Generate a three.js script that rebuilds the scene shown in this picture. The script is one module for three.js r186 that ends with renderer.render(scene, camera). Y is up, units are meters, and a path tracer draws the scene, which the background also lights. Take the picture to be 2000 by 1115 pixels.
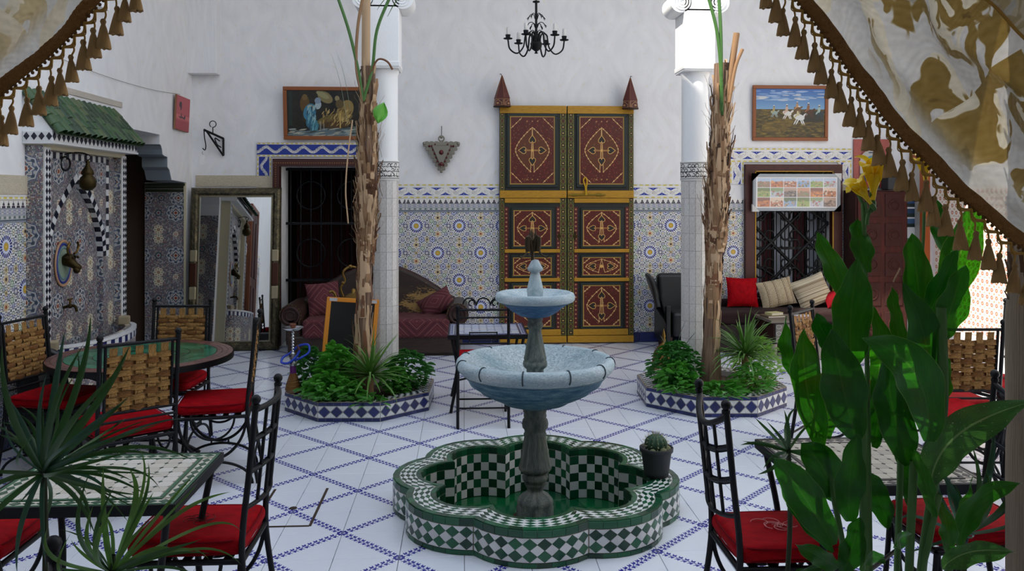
import * as THREE from 'three';
import { mergeGeometries } from 'three/addons/utils/BufferGeometryUtils.js';
import { RoundedBoxGeometry } from 'three/addons/geometries/RoundedBoxGeometry.js';
import { ImprovedNoise } from 'three/addons/math/ImprovedNoise.js';
import { Brush, Evaluator, SUBTRACTION } from 'three-bvh-csg';

// ---------------------------------------------------------------- camera, sky, sun, exposure
const scene = new THREE.Scene();
const FULL = 1462, FOCAL = 1650;                      // a shifted lens: level camera, horizon high in the frame
const camera = new THREE.PerspectiveCamera(2 * Math.atan(FULL / 2 / FOCAL) * 180 / Math.PI, 2000 / 1115, 0.05, 200);
camera.setViewOffset(2000, FULL, 0, FULL / 2 - 384, 2000, 1115);
camera.position.set(0, 1.657, 0);
camera.rotation.y = -0.057;
scene.add(camera);

const renderer = new THREE.WebGLRenderer({ antialias: true });
renderer.toneMapping = THREE.LinearToneMapping;
renderer.toneMappingExposure = .555;
renderer.shadowMap.enabled = true;

{ // open sky over the patio: pale blue, a little lighter towards the horizon all the way round
  const w = 64, h = 32, data = new Float32Array(w * h * 4);
  for (let y = 0; y < h; y++) for (let x = 0; x < w; x++) {
    const up = Math.max(0, Math.sin(((y + .5) / h - .5) * Math.PI)), k = Math.pow(1 - up, 2), i = (y * w + x) * 4;
    data[i] = .80 + .12 * k; data[i + 1] = .93 + .05 * k; data[i + 2] = 1.15 - .02 * k; data[i + 3] = 1;
  }
  const sky = new THREE.DataTexture(data, w, h, THREE.RGBAFormat, THREE.FloatType);
  sky.mapping = THREE.EquirectangularReflectionMapping; sky.magFilter = THREE.LinearFilter; sky.needsUpdate = true;
  scene.background = sky; scene.environment = sky;
  scene.backgroundIntensity = 2.6; scene.environmentIntensity = 2.6;
}
const sun = new THREE.DirectionalLight(new THREE.Color(1, .93, .82), 14);
sun.position.set(2 - .8 * 12, 12, -6 + .45 * 12); sun.target.position.set(2, 0, -6);
sun.castShadow = true; sun.shadow.mapSize.set(2048, 2048);
Object.assign(sun.shadow.camera, { left: -9, right: 9, top: 9, bottom: -9, near: 1, far: 40 });
scene.add(sun, sun.target);

// ---------------------------------------------------------------- helpers
const PI = Math.PI;
function rngOf(seed) { let s = seed >>> 0; return () => { s = (s + 0x6d2b79f5) | 0; let t = Math.imul(s ^ (s >>> 15), 1 | s); t = (t + Math.imul(t ^ (t >>> 7), 61 | t)) ^ t; return ((t ^ (t >>> 14)) >>> 0) / 4294967296; }; }
const rnd = rngOf(7), between = (a, b, r = rnd) => a + (b - a) * r();
const perlin = new ImprovedNoise();
const fbm = (x, y, z = 0, n = 4) => { let s = 0, a = .5; for (let i = 0; i < n; i++) { s += a * perlin.noise(x, y, z + i * 7.3); x *= 2.03; y *= 2.03; a *= .5; } return s; };
const V = (x, y, z) => new THREE.Vector3(x, y, z);
const smooth = (a, b, x) => { const t = Math.min(1, Math.max(0, (x - a) / (b - a))); return t * t * (3 - 2 * t); };

const taken = new Map();
function numbered(name) { const n = taken.get(name) ?? 0; taken.set(name, n + 1); return n ? name + '_' + String(n).padStart(3, '0') : name; }
function tag(o, label, category, group) { o.userData.label = label; o.userData.category = category; if (group) o.userData.group = group; return o; }
function thing(name, label, category, [x, y, z] = [0, 0, 0], turn = 0, group) {
  const o = new THREE.Group(); o.name = numbered(name); o.position.set(x, y, z); o.rotation.y = turn; scene.add(o);
  return tag(o, label, category, group);
}
function part(parent, name, geometry, material, pos, rot) {
  const m = new THREE.Mesh(geometry, material); m.name = name;
  if (pos) m.position.set(...pos); if (rot) m.rotation.set(...rot);
  parent.add(m); return m;
}
function solo(name, geometry, material, label, category, group, pos, rot) { const m = part(scene, numbered(name), geometry, material, pos, rot); return tag(m, label, category, group); }
function struct(name, geometry, material, pos, rot) { const m = part(scene, name, geometry, material, pos, rot); m.userData.kind = 'structure'; return m; }
function copyOf(root, label, [x, y, z], turn, group) {
  const c = root.clone(); c.name = numbered(root.name.replace(/_\d{3}$/, '')); c.position.set(x, y, z); c.rotation.set(0, turn, 0); scene.add(c);
  c.userData = { ...root.userData, label }; if (group) c.userData.group = group; return c;
}
function merge(list) {
  return mergeGeometries(list.map((g0) => {
    const g = g0.index ? g0.toNonIndexed() : g0.clone();
    if (!g.attributes.normal) g.computeVertexNormals();
    if (!g.attributes.uv) g.setAttribute('uv', new THREE.BufferAttribute(new Float32Array(g.attributes.position.count * 2), 2));
    for (const k of Object.keys(g.attributes)) if (!['position', 'normal', 'uv'].includes(k)) g.deleteAttribute(k);
    return g;
  }));
}
const moved = (g, x = 0, y = 0, z = 0, rx = 0, ry = 0, rz = 0) => { if (rx || ry || rz) g.applyMatrix4(new THREE.Matrix4().makeRotationFromEuler(new THREE.Euler(rx, ry, rz))); return g.translate(x, y, z); };
const box = (w, h, d, x = 0, y = 0, z = 0, rx = 0, ry = 0, rz = 0) => moved(new THREE.BoxGeometry(w, h, d), x, y, z, rx, ry, rz);
const rbox = (w, h, d, r, x = 0, y = 0, z = 0, rx = 0, ry = 0, rz = 0, seg = 1) => moved(new RoundedBoxGeometry(w, h, d, seg, r), x, y, z, rx, ry, rz);
const lathe = (pts, n = 32, x = 0, y = 0, z = 0) => new THREE.LatheGeometry(pts.map(([r, h]) => new THREE.Vector2(Math.max(r, 1e-4), h)), n).translate(x, y, z);
const ball = (r, x = 0, y = 0, z = 0, n = 10) => new THREE.SphereGeometry(r, n, Math.max(5, n * .7 | 0)).translate(x, y, z);
function rod(a, b, r, n = 7, r2 = r) {                                  // a straight round bar from a to b
  const p = V(...a), q = V(...b), d = q.clone().sub(p), g = new THREE.CylinderGeometry(r2, r, d.length(), n, 1);
  g.applyQuaternion(new THREE.Quaternion().setFromUnitVectors(V(0, 1, 0), d.clone().normalize()));
  return g.translate((p.x + q.x) / 2, (p.y + q.y) / 2, (p.z + q.z) / 2);
}
const tube = (pts, r, n = 20, rad = 6, closed = false) => new THREE.TubeGeometry(new THREE.CatmullRomCurve3(pts.map((p) => V(...p)), closed, 'centripetal'), n, r, rad, closed);
const arcPts = (cx, cy, r, a0, a1, n, f) => Array.from({ length: n + 1 }, (_, i) => { const a = a0 + (a1 - a0) * i / n; return f(cx + r * Math.cos(a), cy + r * Math.sin(a)); });
function shapeOf(pts) { const s = new THREE.Shape(); pts.forEach(([x, y], i) => i ? s.lineTo(x, y) : s.moveTo(x, y)); s.closePath(); return s; }
function extrude(pts, depth, holes = [], bevel = 0) {
  const s = shapeOf(pts); for (const h of holes) s.holes.push(shapeOf(h));
  return new THREE.ExtrudeGeometry(s, { depth, steps: 1, bevelEnabled: bevel > 0, bevelSize: bevel, bevelThickness: bevel, bevelSegments: 1, curveSegments: 12 });
}
// a slab of glazed tile facing +z with a chamfered rim; uv runs over [u0, v0, u1, v1]
function tileGeo(w, h, t, b = .0012, uv = [0, 0, 1, 1]) {
  const a = w / 2, c = h / 2, [u0, v0, u1, v1] = uv;
  const ring = (x, y, z) => [[-x, -y, z], [x, -y, z], [x, y, z], [-x, y, z]];
  return faceted([ring(a - b, c - b, t), ring(a, c, t - b), ring(a, c, 0)], (p) => [u0 + (u1 - u0) * (p[0] / w + .5), v0 + (v1 - v0) * (p[1] / h + .5)]);
}
// stacked rings of corners, the first one capped: flat-shaded little solids for mosaic pieces
function faceted(rings, uvOf = () => [0, 0]) {
  const pos = [], uv = [], tri = (...ps) => { for (const p of ps) { pos.push(...p); uv.push(...uvOf(p)); } };
  const top = rings[0]; for (let i = 1; i < top.length - 1; i++) tri(top[0], top[i], top[i + 1]);
  for (let k = 0; k < rings.length - 1; k++) for (let i = 0, n = top.length; i < n; i++) {
    const j = (i + 1) % n, A = rings[k][i], B = rings[k][j], C = rings[k + 1][j], D = rings[k + 1][i]; tri(A, D, C); tri(A, C, B);
  }
  const g = new THREE.BufferGeometry(); g.setAttribute('position', new THREE.Float32BufferAttribute(pos, 3)); g.setAttribute('uv', new THREE.Float32BufferAttribute(uv, 2)); g.computeVertexNormals(); return g;
}
// a flat mosaic piece with the given corners (counter-clockwise seen from its face), raised along the normal n
function piece(corners, n, t = .003, inset = .0012) {
  const c = corners.reduce((s, p) => s.add(V(...p)), V(0, 0, 0)).multiplyScalar(1 / corners.length);
  const lift = (p, k, h) => { const q = V(...p), d = c.clone().sub(q); const l = d.length(); q.addScaledVector(d, Math.min(.4, k / l)).addScaledVector(n, h); return q.toArray(); };
  return faceted([corners.map((p) => lift(p, inset * 1.7, t)), corners.map((p) => lift(p, inset * .7, t - inset * .6)), corners.map((p) => lift(p, inset * .7, -.002))]);
}
function grid(nu, nv, f, uvf = (u, v) => [u, v]) {                       // a smooth surface through f(u, v)
  const pos = [], uv = [], idx = [];
  for (let j = 0; j <= nv; j++) for (let i = 0; i <= nu; i++) { const u = i / nu, v = j / nv; pos.push(...f(u, v)); uv.push(...uvf(u, v)); }
  for (let j = 0; j < nv; j++) for (let i = 0; i < nu; i++) { const a = j * (nu + 1) + i; idx.push(a, a + 1, a + nu + 2, a, a + nu + 2, a + nu + 1); }
  const g = new THREE.BufferGeometry(); g.setAttribute('position', new THREE.Float32BufferAttribute(pos, 3)); g.setAttribute('uv', new THREE.Float32BufferAttribute(uv, 2)); g.setIndex(idx); g.computeVertexNormals(); return g;
}
// a cushion: a pillow of w x h x t in the xy plane
const pillow = (w, h, t, pow = .5, n = 16, pinch = .06) => {
  const half = (s) => grid(n, n, (u, v) => {
    const x = u * 2 - 1, y = v * 2 - 1, e = Math.pow(Math.max(0, (1 - x * x) * (1 - y * y)), pow);
    return [x * w / 2 * (1 - pinch * (1 - y * y) * Math.abs(x)), y * h / 2 * (1 - pinch * (1 - x * x) * Math.abs(y)), s * t / 2 * e * (1 + .06 * fbm(x * 2 + 5, y * 2, t * 9))];
  }, (u, v) => [u, v]);
  const a = half(1), b = half(-1), ix = b.index.array; for (let i = 0; i < ix.length; i += 3) { const k = ix[i]; ix[i] = ix[i + 1]; ix[i + 1] = k; } b.computeVertexNormals();
  return merge([a, b]);
};

// ---------------------------------------------------------------- textures
function canvasTex(w, h, draw, { srgb = true, rx = 1, ry = 1 } = {}) {
  const c = document.createElement('canvas'); c.width = w; c.height = h; draw(c.getContext('2d'), w, h);
  const t = new THREE.CanvasTexture(c); t.wrapS = t.wrapT = THREE.RepeatWrapping; t.magFilter = THREE.LinearFilter; t.repeat.set(rx, ry);
  if (srgb) t.colorSpace = THREE.SRGBColorSpace; return t;
}
function pixelTex(w, h, f, { srgb = true, rx = 1, ry = 1 } = {}) {        // f(u, v) -> [r, g, b] in 0..255
  const d = new Uint8Array(w * h * 4);
  for (let y = 0; y < h; y++) for (let x = 0; x < w; x++) { const c = f(x / w, y / h), i = (y * w + x) * 4; d[i] = Math.max(0, Math.min(255, c[0])); d[i + 1] = Math.max(0, Math.min(255, c[1])); d[i + 2] = Math.max(0, Math.min(255, c[2])); d[i + 3] = 255; }
  const t = new THREE.DataTexture(d, w, h); t.wrapS = t.wrapT = THREE.RepeatWrapping; t.magFilter = THREE.LinearFilter; t.repeat.set(rx, ry); t.needsUpdate = true;
  if (srgb) t.colorSpace = THREE.SRGBColorSpace; return t;
}
const hex = (s) => [parseInt(s.slice(1, 3), 16), parseInt(s.slice(3, 5), 16), parseInt(s.slice(5, 7), 16)];
const mixc = (a, b, k) => a.map((x, i) => x + (b[i] - x) * k);
// noise that tiles over the unit square
const tiled = (u, v, f, z = 0, n = 4) => { const a = u * 2 * PI, b = v * 2 * PI; return fbm(f * Math.cos(a) + 9 + f * Math.sin(b) * .7, f * Math.sin(a) + 3, z + f * Math.cos(b) * .7, n); };
const std = (color, roughness = .6, extra = {}) => new THREE.MeshStandardMaterial({ color, roughness, ...extra });
const phys = (o) => new THREE.MeshPhysicalMaterial(o);
function star(g, x, y, r, n, inner, color, turn = 0) { g.fillStyle = color; g.beginPath(); for (let i = 0; i < 2 * n; i++) { const a = turn + i * PI / n, q = i % 2 ? r * inner : r; g.lineTo(x + q * Math.cos(a), y + q * Math.sin(a)); } g.closePath(); g.fill(); }
function disc(g, x, y, r, color) { g.fillStyle = color; g.beginPath(); g.arc(x, y, r, 0, 2 * PI); g.fill(); }
function ringc(g, x, y, r, w, color) { g.strokeStyle = color; g.lineWidth = w; g.beginPath(); g.arc(x, y, r, 0, 2 * PI); g.stroke(); }

// ---------------------------------------------------------------- materials
const T = {}, M = {};
T.plasterBump = pixelTex(512, 512, (u, v) => { const k = 128 + 70 * tiled(u, v, 5, 0, 5) + 26 * tiled(u, v, 22, 4, 3); return [k, k, k]; }, { srgb: false });
T.plaster = pixelTex(512, 512, (u, v) => { const k = tiled(u, v, 1.3, 2, 5), q = Math.max(0, tiled(u, v, 3.1, 7, 5) - .22) * 1.2; const b = 233 + 12 * k; return [b - 8 * q, b - 1 - 22 * q, b - 2 - 60 * q]; });
M.plaster = std('#ffffff', .88, { map: T.plaster, bumpMap: T.plasterBump, bumpScale: .004 });
M.whitewash = std('#f4f4f2', .8, { bumpMap: T.plasterBump, bumpScale: .003 });
T.rough = pixelTex(256, 256, (u, v) => { const k = tiled(u, v, 9, 3, 5), p = tiled(u, v, 26, 5, 3); const c = mixc([196, 178, 140], [228, 222, 208], .5 + k); return c.map((x) => x + 60 * p); });
M.roughPlaster = std('#ffffff', .95, { map: T.rough, bumpMap: T.rough, bumpScale: .012 });
M.grout = std('#a39b8c', .95); M.greyGrout = std('#8f8c88', .95);
M.dark = std('#2a211b', .9);

// glazed wall tile print: blue rosettes, ringed flowers and small stars on white; one repeat is .482 x .610 m
T.zellij = canvasTex(768, 972, (g, w, h) => {
  g.fillStyle = '#ebe9e4'; g.fillRect(0, 0, w, h);
  const each = (px, py, f) => { for (const ox of [-1, 0, 1]) for (const oy of [-1, 0, 1]) for (const [x, y] of [[px, py], [px + .5, py + .5]]) { const X = (x + ox) * w, Y = (y + oy) * h; if (X > -160 && X < w + 160 && Y > -160 && Y < h + 160) f(X, Y); } };
  const flower = (x, y, r, c1, c2) => { star(g, x, y, r, 8, .62, c1); star(g, x, y, r * .42, 8, .6, c2); };
  // strap work of dark slivers
  const sliver = (x, y, a, l, wd, c) => { g.save(); g.translate(x, y); g.rotate(a); g.fillStyle = c; g.beginPath(); g.moveTo(-l, 0); g.lineTo(0, -wd); g.lineTo(l, 0); g.lineTo(0, wd); g.fill(); g.restore(); };
  for (let i = 0; i < 8; i++) for (let j = 0; j < 10; j++) {
    const x = (i + .5) * 96, y = (j + .5) * 97.2, k = (i + j) % 2, c = ['#1f2c66', '#2a4734', '#2a2440', '#233274'][(i + 2 * j) % 4];
    for (let q = 0; q < 8; q++) { const a = (q + .5) * PI / 4; sliver(x + 33 * Math.cos(a), y + 33 * Math.sin(a), a + (k ? PI / 2 : 0), k ? 13 : 19, 10, c); }
    star(g, x, y, 19, 8, .6, k ? '#c2aa72' : '#5a76a8'); disc(g, x, y, 6, k ? '#3d3128' : '#eceae4'); for (let q = 0; q < 4; q++) { const a = PI / 4 + q * PI / 2; star(g, x + 62 * Math.cos(a), y + 62 * Math.sin(a), 14, 4, .6, k ? '#24304f' : '#3c5a48', a); }
  }
  each(0, 0, (x, y) => { disc(g, x, y, 150, '#ebe9e4'); for (let i = 0; i < 24; i++) { const a = (i + .5) * PI / 12; sliver(x + 138 * Math.cos(a), y + 138 * Math.sin(a), a + (i % 2 ? .7 : -.7), 17, 7, i % 3 ? '#26304f' : '#2d4033'); } });
  for (const sx of [-1, 1]) for (const sy of [-1, 1]) each(.5 + sx * .15, sy * .09, (x, y) => { disc(g, x, y, 46, '#e9e8df'); star(g, x, y, 44, 8, .8, '#3f6b49'); disc(g, x, y, 27, '#d9ddd0'); star(g, x, y, 16, 8, .5, '#8fa98a'); });
  for (const k of [.125, .375]) each(k, .25, (x, y) => { star(g, x, y, 58, 8, .78, '#2e3f86'); star(g, x, y, 44, 8, .78, '#dfe2ea'); star(g, x, y, 30, 8, .55, '#4f63a6'); disc(g, x, y, 8, '#c9a94a'); });
  for (const k of [0, .25]) each(k, .25, (x, y) => { flower(x, y, 50, '#cdbb95', '#7d7346'); });
  each(.5, -.15, (x, y) => { flower(x, y, 62, '#d3bd93', '#3d2a22'); }); each(.5, .15, (x, y) => { flower(x, y, 62, '#d3bd93', '#a04a32'); });
  each(.5, 0, (x, y) => { flower(x, y, 36, '#c8b37c', '#3a3128'); });
  for (const s of [-1, 1]) each(.5 + s * .25, 0, (x, y) => { star(g, x, y, 46, 8, .7, '#7e7a8c'); star(g, x, y, 26, 8, .6, '#dedbd8'); });
  each(0, 0, (x, y) => {
    disc(g, x, y, 122, '#ebe9e6'); g.strokeStyle = '#23307e';
    for (let i = 0; i < 20; i++) { const a = i * PI / 10; g.fillStyle = i % 2 ? '#161f66' : '#22358f'; g.beginPath(); for (const [r, d] of [[64, -.07], [104, -.125], [118, -.1], [124, 0], [118, .1], [104, .125], [64, .07]]) g.lineTo(x + r * Math.cos(a + d), y + r * Math.sin(a + d)); g.fill(); }
    disc(g, x, y, 76, '#c4cde8'); for (let i = 0; i < 20; i++) { const a = (i + .5) * PI / 10; star(g, x + 62 * Math.cos(a), y + 62 * Math.sin(a), 11, 4, .5, '#f1f1f4', a); }
    disc(g, x, y, 50, '#8d9ccf'); disc(g, x, y, 45, '#d3b34c'); star(g, x, y, 43, 12, .72, '#c9a132'); disc(g, x, y, 12, '#e0c874');
  });
});
M.zellij = std('#ffffff', .28, { map: T.zellij });
// merlon strip over the dado, .241 x .156 m
T.merlon = canvasTex(384, 248, (g, w, h) => {
  g.fillStyle = '#ece9e2'; g.fillRect(0, 0, w, h);
  for (let i = 0; i < 4; i++) { const x = (i + .5) * w / 4, c = ['#2b2430', '#3a3046', '#2f3a34', '#352b45'][i]; g.fillStyle = c; g.beginPath(); g.moveTo(x - 34, 88); g.lineTo(x - 34, 70); g.lineTo(x - 18, 66); g.lineTo(x - 20, 44); g.lineTo(x - 7, 34); g.lineTo(x, 6); g.lineTo(x + 7, 34); g.lineTo(x + 20, 44); g.lineTo(x + 18, 66); g.lineTo(x + 34, 70); g.lineTo(x + 34, 88); g.fill(); disc(g, x, 62, 6, '#d8d2c4'); }
  g.fillStyle = '#a9abb0'; g.fillRect(0, 92, w, 124);
  for (let i = 0; i < 8; i++) { const x = (i + .5) * w / 8; star(g, x, 130, 30, 8, .5, i % 2 ? '#7f82a6' : '#dcd9d4'); star(g, x, 130, 12, 8, .6, i % 2 ? '#e3dfd6' : '#5d6a58'); star(g, x, 190, 22, 6, .5, i % 2 ? '#4f6a50' : '#d5d0c6'); }
  g.fillStyle = '#3e4552'; g.fillRect(0, 90, w, 5); g.fillStyle = '#4a5560'; g.fillRect(0, 214, w, 12); g.fillStyle = '#8d949c'; g.fillRect(0, 226, w, 22);
});
M.merlon = std('#ffffff', .3, { map: T.merlon });
// carved and painted plaster border, one repeat .205 x .161 m
T.border = canvasTex(512, 400, (g, w, h) => {
  g.fillStyle = '#e6e4de'; g.fillRect(0, 0, w, h);
  for (const y of [22, h - 30]) for (let i = 0; i < 3; i++) { g.fillStyle = ['#d8c338', '#cdb535', '#dccb58'][i]; g.beginPath(); g.ellipse((i + .5) * w / 3, y, 62, 15, 0, 0, 2 * PI); g.fill(); }
  const tri = (x, y, s, up) => { g.fillStyle = '#2a3f9c'; g.beginPath(); g.moveTo(x - s, y); g.lineTo(x - s * .45, y - up * 34); g.lineTo(x, y - up * 78); g.lineTo(x + s * .45, y - up * 34); g.lineTo(x + s, y); g.fill(); disc(g, x, y - up * 30, 9, '#e6e4de'); };
  for (const k of [-1, 0, 1]) tri((k + .5) * w, 96, 165, -1); for (const k of [0, 1]) tri(k * w, 306, 165, 1);
  const r = rngOf(3); g.strokeStyle = '#b4ada2'; g.lineWidth = 5;
  for (let i = 0; i < 70; i++) { const x = r() * w, yc = 200 + 90 * Math.cos(2 * PI * x / w) * -1 * .0, y = yc + (r() - .5) * 190; const up = Math.abs(((x / w) % 1) - .5) * 2; if ((y < 180 && up < .6) || (y > 222 && up > .4)) continue; g.beginPath(); g.arc(x, y, 9 + r() * 12, r() * 6, r() * 6 + 4); g.stroke(); }
  g.strokeStyle = '#f6f5f1'; g.lineWidth = 12; g.beginPath(); for (let x = -20; x <= w + 20; x += 8) g.lineTo(x, 200 - 78 * Math.cos(2 * PI * x / w)); g.stroke();
  g.fillStyle = '#c9c4b8'; g.fillRect(0, 0, w, 5); g.fillRect(0, 42, w, 6); g.fillRect(0, h - 56, w, 6); g.fillRect(0, h - 6, w, 6);
});
T.borderBlue = canvasTex(512, 400, (g, w, h) => {                       // the same border where the blue ground is better kept
  g.fillStyle = '#24388f'; g.fillRect(0, 0, w, h); const r = rngOf(30);
  for (const [lw, c] of [[74, '#d9d6cf'], [46, '#b7b6b4'], [30, '#e6e4de']]) { g.strokeStyle = c; g.lineWidth = lw; g.beginPath(); for (let x = -30; x <= w + 30; x += 8) g.lineTo(x, 200 + 70 * Math.cos(2 * PI * x / w)); g.stroke(); }
  for (let i = 0; i < 120; i++) { const x = r() * w, y = 200 + 70 * Math.cos(2 * PI * x / w) + (r() - .5) * 90; g.strokeStyle = r() < .5 ? '#8f93a8' : '#f2f0ea'; g.lineWidth = 6; g.beginPath(); g.arc(x, y, 8 + r() * 10, r() * 6, r() * 6 + 4); g.stroke(); }
  for (const y of [0, h - 62]) { g.fillStyle = '#dedbd2'; g.fillRect(0, y, w, 62); for (let i = 0; i < 4; i++) { g.fillStyle = i % 2 ? '#d2bd3a' : '#c8ae2c'; g.beginPath(); g.ellipse((i + .5) * w / 4, y + 31, 44, 14, 0, 0, 2 * PI); g.fill(); } g.fillStyle = '#9a958a'; g.fillRect(0, y + 56, w, 5); g.fillRect(0, y + 2, w, 4); }
});
M.borderBlue = std('#ffffff', .75, { map: T.borderBlue, bumpMap: T.borderBlue, bumpScale: .006 });
M.border = std('#ffffff', .75, { map: T.border, bumpMap: T.border, bumpScale: .006 });
// dark zellij of the wall fountain, one repeat .36 x .46 m
T.zellijDark = canvasTex(512, 656, (g, w, h) => {
  g.fillStyle = '#7d7a80'; g.fillRect(0, 0, w, h);
  const r = rngOf(12), cols = ['#2c3a58', '#27463f', '#7a3a36', '#d8d0bc', '#4a3f6a', '#a4a6aa', '#8d4a46', '#c4ae80', '#4f7a6a', '#e4dfd2'];
  for (let y = 0; y < h / 16; y++) for (let x = 0; x < w / 16; x++) { const X = x * 16 + 8 + (y % 2) * 8, Y = y * 16 + 8; star(g, X, Y, 8.4, 4, .55, cols[(r() * 10) | 0], PI / 4 * (x % 2)); disc(g, X, Y, 2.4, cols[(r() * 10) | 0]); }
  const all = (px, py, f) => { for (const ox of [-1, 0, 1]) for (const oy of [-1, 0, 1]) f((px + ox) * w, (py + oy) * h); };
  const petal = (x, y, R, n, c, c2) => { for (let i = 0; i < n; i++) { const a = i * 2 * PI / n; star(g, x + R * Math.cos(a), y + R * Math.sin(a), R * .22, 6, .6, i % 2 ? c : c2, a); } };
  all(0, 0, (x, y) => { star(g, x, y, 150, 8, .86, '#4f5a78'); star(g, x, y, 140, 8, .86, '#c3c2bc'); star(g, x, y, 126, 8, .86, '#6c7488'); petal(x, y, 104, 16, '#b7b6b0', '#3b4a57'); star(g, x, y, 92, 8, .7, '#cfcabb'); star(g, x, y, 74, 8, .7, '#566275'); petal(x, y, 54, 8, '#d2ccbb', '#8f4a35'); star(g, x, y, 40, 8, .7, '#d8d1bd'); star(g, x, y, 28, 8, .7, '#9c4a2d'); disc(g, x, y, 8, '#2b2a33'); });
  for (const s of [-1, 1]) all(.5, .5 + s * .105, (x, y) => { star(g, x, y, 84, 8, .8, '#d9d1b8'); petal(x, y, 54, 8, '#8b5b4b', '#5b6b62'); star(g, x, y, 34, 8, .75, '#b9ab88'); star(g, x, y, 20, 8, .6, '#8e4a36'); disc(g, x, y, 6, '#ded8c6'); });
  all(0, .5, (x, y) => { star(g, x, y, 52, 8, .62, '#d9d0b6'); for (let i = 0; i < 4; i++) { const a = PI / 4 + i * PI / 2; disc(g, x + 17 * Math.cos(a), y + 17 * Math.sin(a), 9, '#7c3f36'); } });
  all(.5, 0, (x, y) => { star(g, x, y, 60, 8, .7, '#26404a'); star(g, x, y, 40, 8, .7, '#a9b0b0'); star(g, x, y, 24, 8, .6, '#733b3b'); });
});
M.zellijDark = std('#ffffff', .3, { map: T.zellijDark });
// floor tile: white glaze with a blue braided band from corner to corner
T.floor = canvasTex(512, 512, (g, w, h) => {
  g.fillStyle = '#e0e4ec'; g.fillRect(0, 0, w, h);
  const r = rngOf(5); for (let i = 0; i < 60; i++) { g.fillStyle = `rgba(206,210,216,${.1 + .12 * r()})`; g.fillRect(r() * w, r() * h, 1 + r() * 26, 1 + r() * 2); }
  g.save(); g.translate(w / 2, h / 2); g.rotate(-PI / 4);
  const L = 724 / 13, leaf = (x, y, s) => { g.fillStyle = '#2f2f8f'; g.beginPath(); g.moveTo(x - 25, y - s * 5); g.lineTo(x - 15, y + s * 31); g.lineTo(x + 20, y + s * 31); g.lineTo(x + 10, y - s * 5); g.closePath(); g.fill(); g.fillStyle = '#e0e4ec'; g.beginPath(); g.arc(x + 3, y + s * 28, 9, 0, 2 * PI); g.fill(); };
  for (let i = -6; i <= 6; i++) { leaf(i * L, 10, 1); leaf(i * L, -10, -1); g.fillStyle = '#2c2c90'; g.beginPath(); g.moveTo(i * L + 12, -2); g.lineTo(i * L + 27, -9); g.lineTo(i * L + 31, 2); g.lineTo(i * L + 16, 9); g.fill(); }
  g.restore();
  for (const [x, y] of [[0, h], [w, 0]]) { disc(g, x, y, 58, '#e0e4ec'); for (let i = 0; i < 8; i++) { const a = (i + .5) * PI / 4; star(g, x + 34 * Math.cos(a), y + 34 * Math.sin(a), 22, 4, .6, '#26268a', a); } disc(g, x, y, 11, '#26268a'); }
});
T.glazeBump = pixelTex(256, 256, (u, v) => { const k = 128 + 90 * tiled(u, v, 2, 3, 3); return [k, k, k]; }, { srgb: false });
M.floorTile = std('#ffffff', .22, { map: T.floor, bumpMap: T.glazeBump, bumpScale: .0012 });
const glaze = (c, r = .22) => std(c, r, { bumpMap: T.glazeBump, bumpScale: .0006 });
M.navy = glaze('#1a2357'); M.navy2 = glaze('#232d66'); M.whiteTile = glaze('#dcdcda'); M.whiteTile2 = glaze('#cfcfcd'); M.green = glaze('#0f4a2e'); M.green2 = glaze('#175a38'); M.greenDeep = glaze('#0a3a24');
M.blackTile = glaze('#15172a'); M.poolGreen = glaze('#0c5a30', .16); M.beige = glaze('#c9bf9f', .4);
// speckled grey-blue cast stone of the fountain
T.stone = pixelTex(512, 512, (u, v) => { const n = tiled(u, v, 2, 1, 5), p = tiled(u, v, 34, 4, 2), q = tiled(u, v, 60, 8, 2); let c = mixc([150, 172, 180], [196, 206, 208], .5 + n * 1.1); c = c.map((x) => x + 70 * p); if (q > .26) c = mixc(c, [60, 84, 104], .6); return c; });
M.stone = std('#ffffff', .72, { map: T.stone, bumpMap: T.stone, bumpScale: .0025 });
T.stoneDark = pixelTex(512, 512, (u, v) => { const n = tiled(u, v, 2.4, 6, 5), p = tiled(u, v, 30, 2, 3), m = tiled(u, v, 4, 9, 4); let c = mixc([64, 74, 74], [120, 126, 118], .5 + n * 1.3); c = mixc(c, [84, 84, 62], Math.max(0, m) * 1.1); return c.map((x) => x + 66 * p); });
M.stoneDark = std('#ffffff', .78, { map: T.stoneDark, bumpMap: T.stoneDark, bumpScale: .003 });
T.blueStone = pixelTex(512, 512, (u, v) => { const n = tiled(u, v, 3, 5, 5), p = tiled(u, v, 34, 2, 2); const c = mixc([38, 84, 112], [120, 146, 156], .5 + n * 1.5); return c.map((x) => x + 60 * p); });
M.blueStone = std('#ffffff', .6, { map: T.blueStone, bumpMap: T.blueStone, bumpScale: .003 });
// metals
M.iron = std('#17181a', .5, { metalness: .6 }); M.ironStrap = std('#1d2124', .45, { metalness: .6 });
M.brass = std('#7c6233', .38, { metalness: 1 }); M.brassDark = std('#3f341c', .5, { metalness: .9 }); M.bronze = std('#3d3324', .5, { metalness: .7 });
M.silver = std('#8b877a', .45, { metalness: .85 }); M.chrome = std('#c9ccd0', .2, { metalness: 1 });
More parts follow.
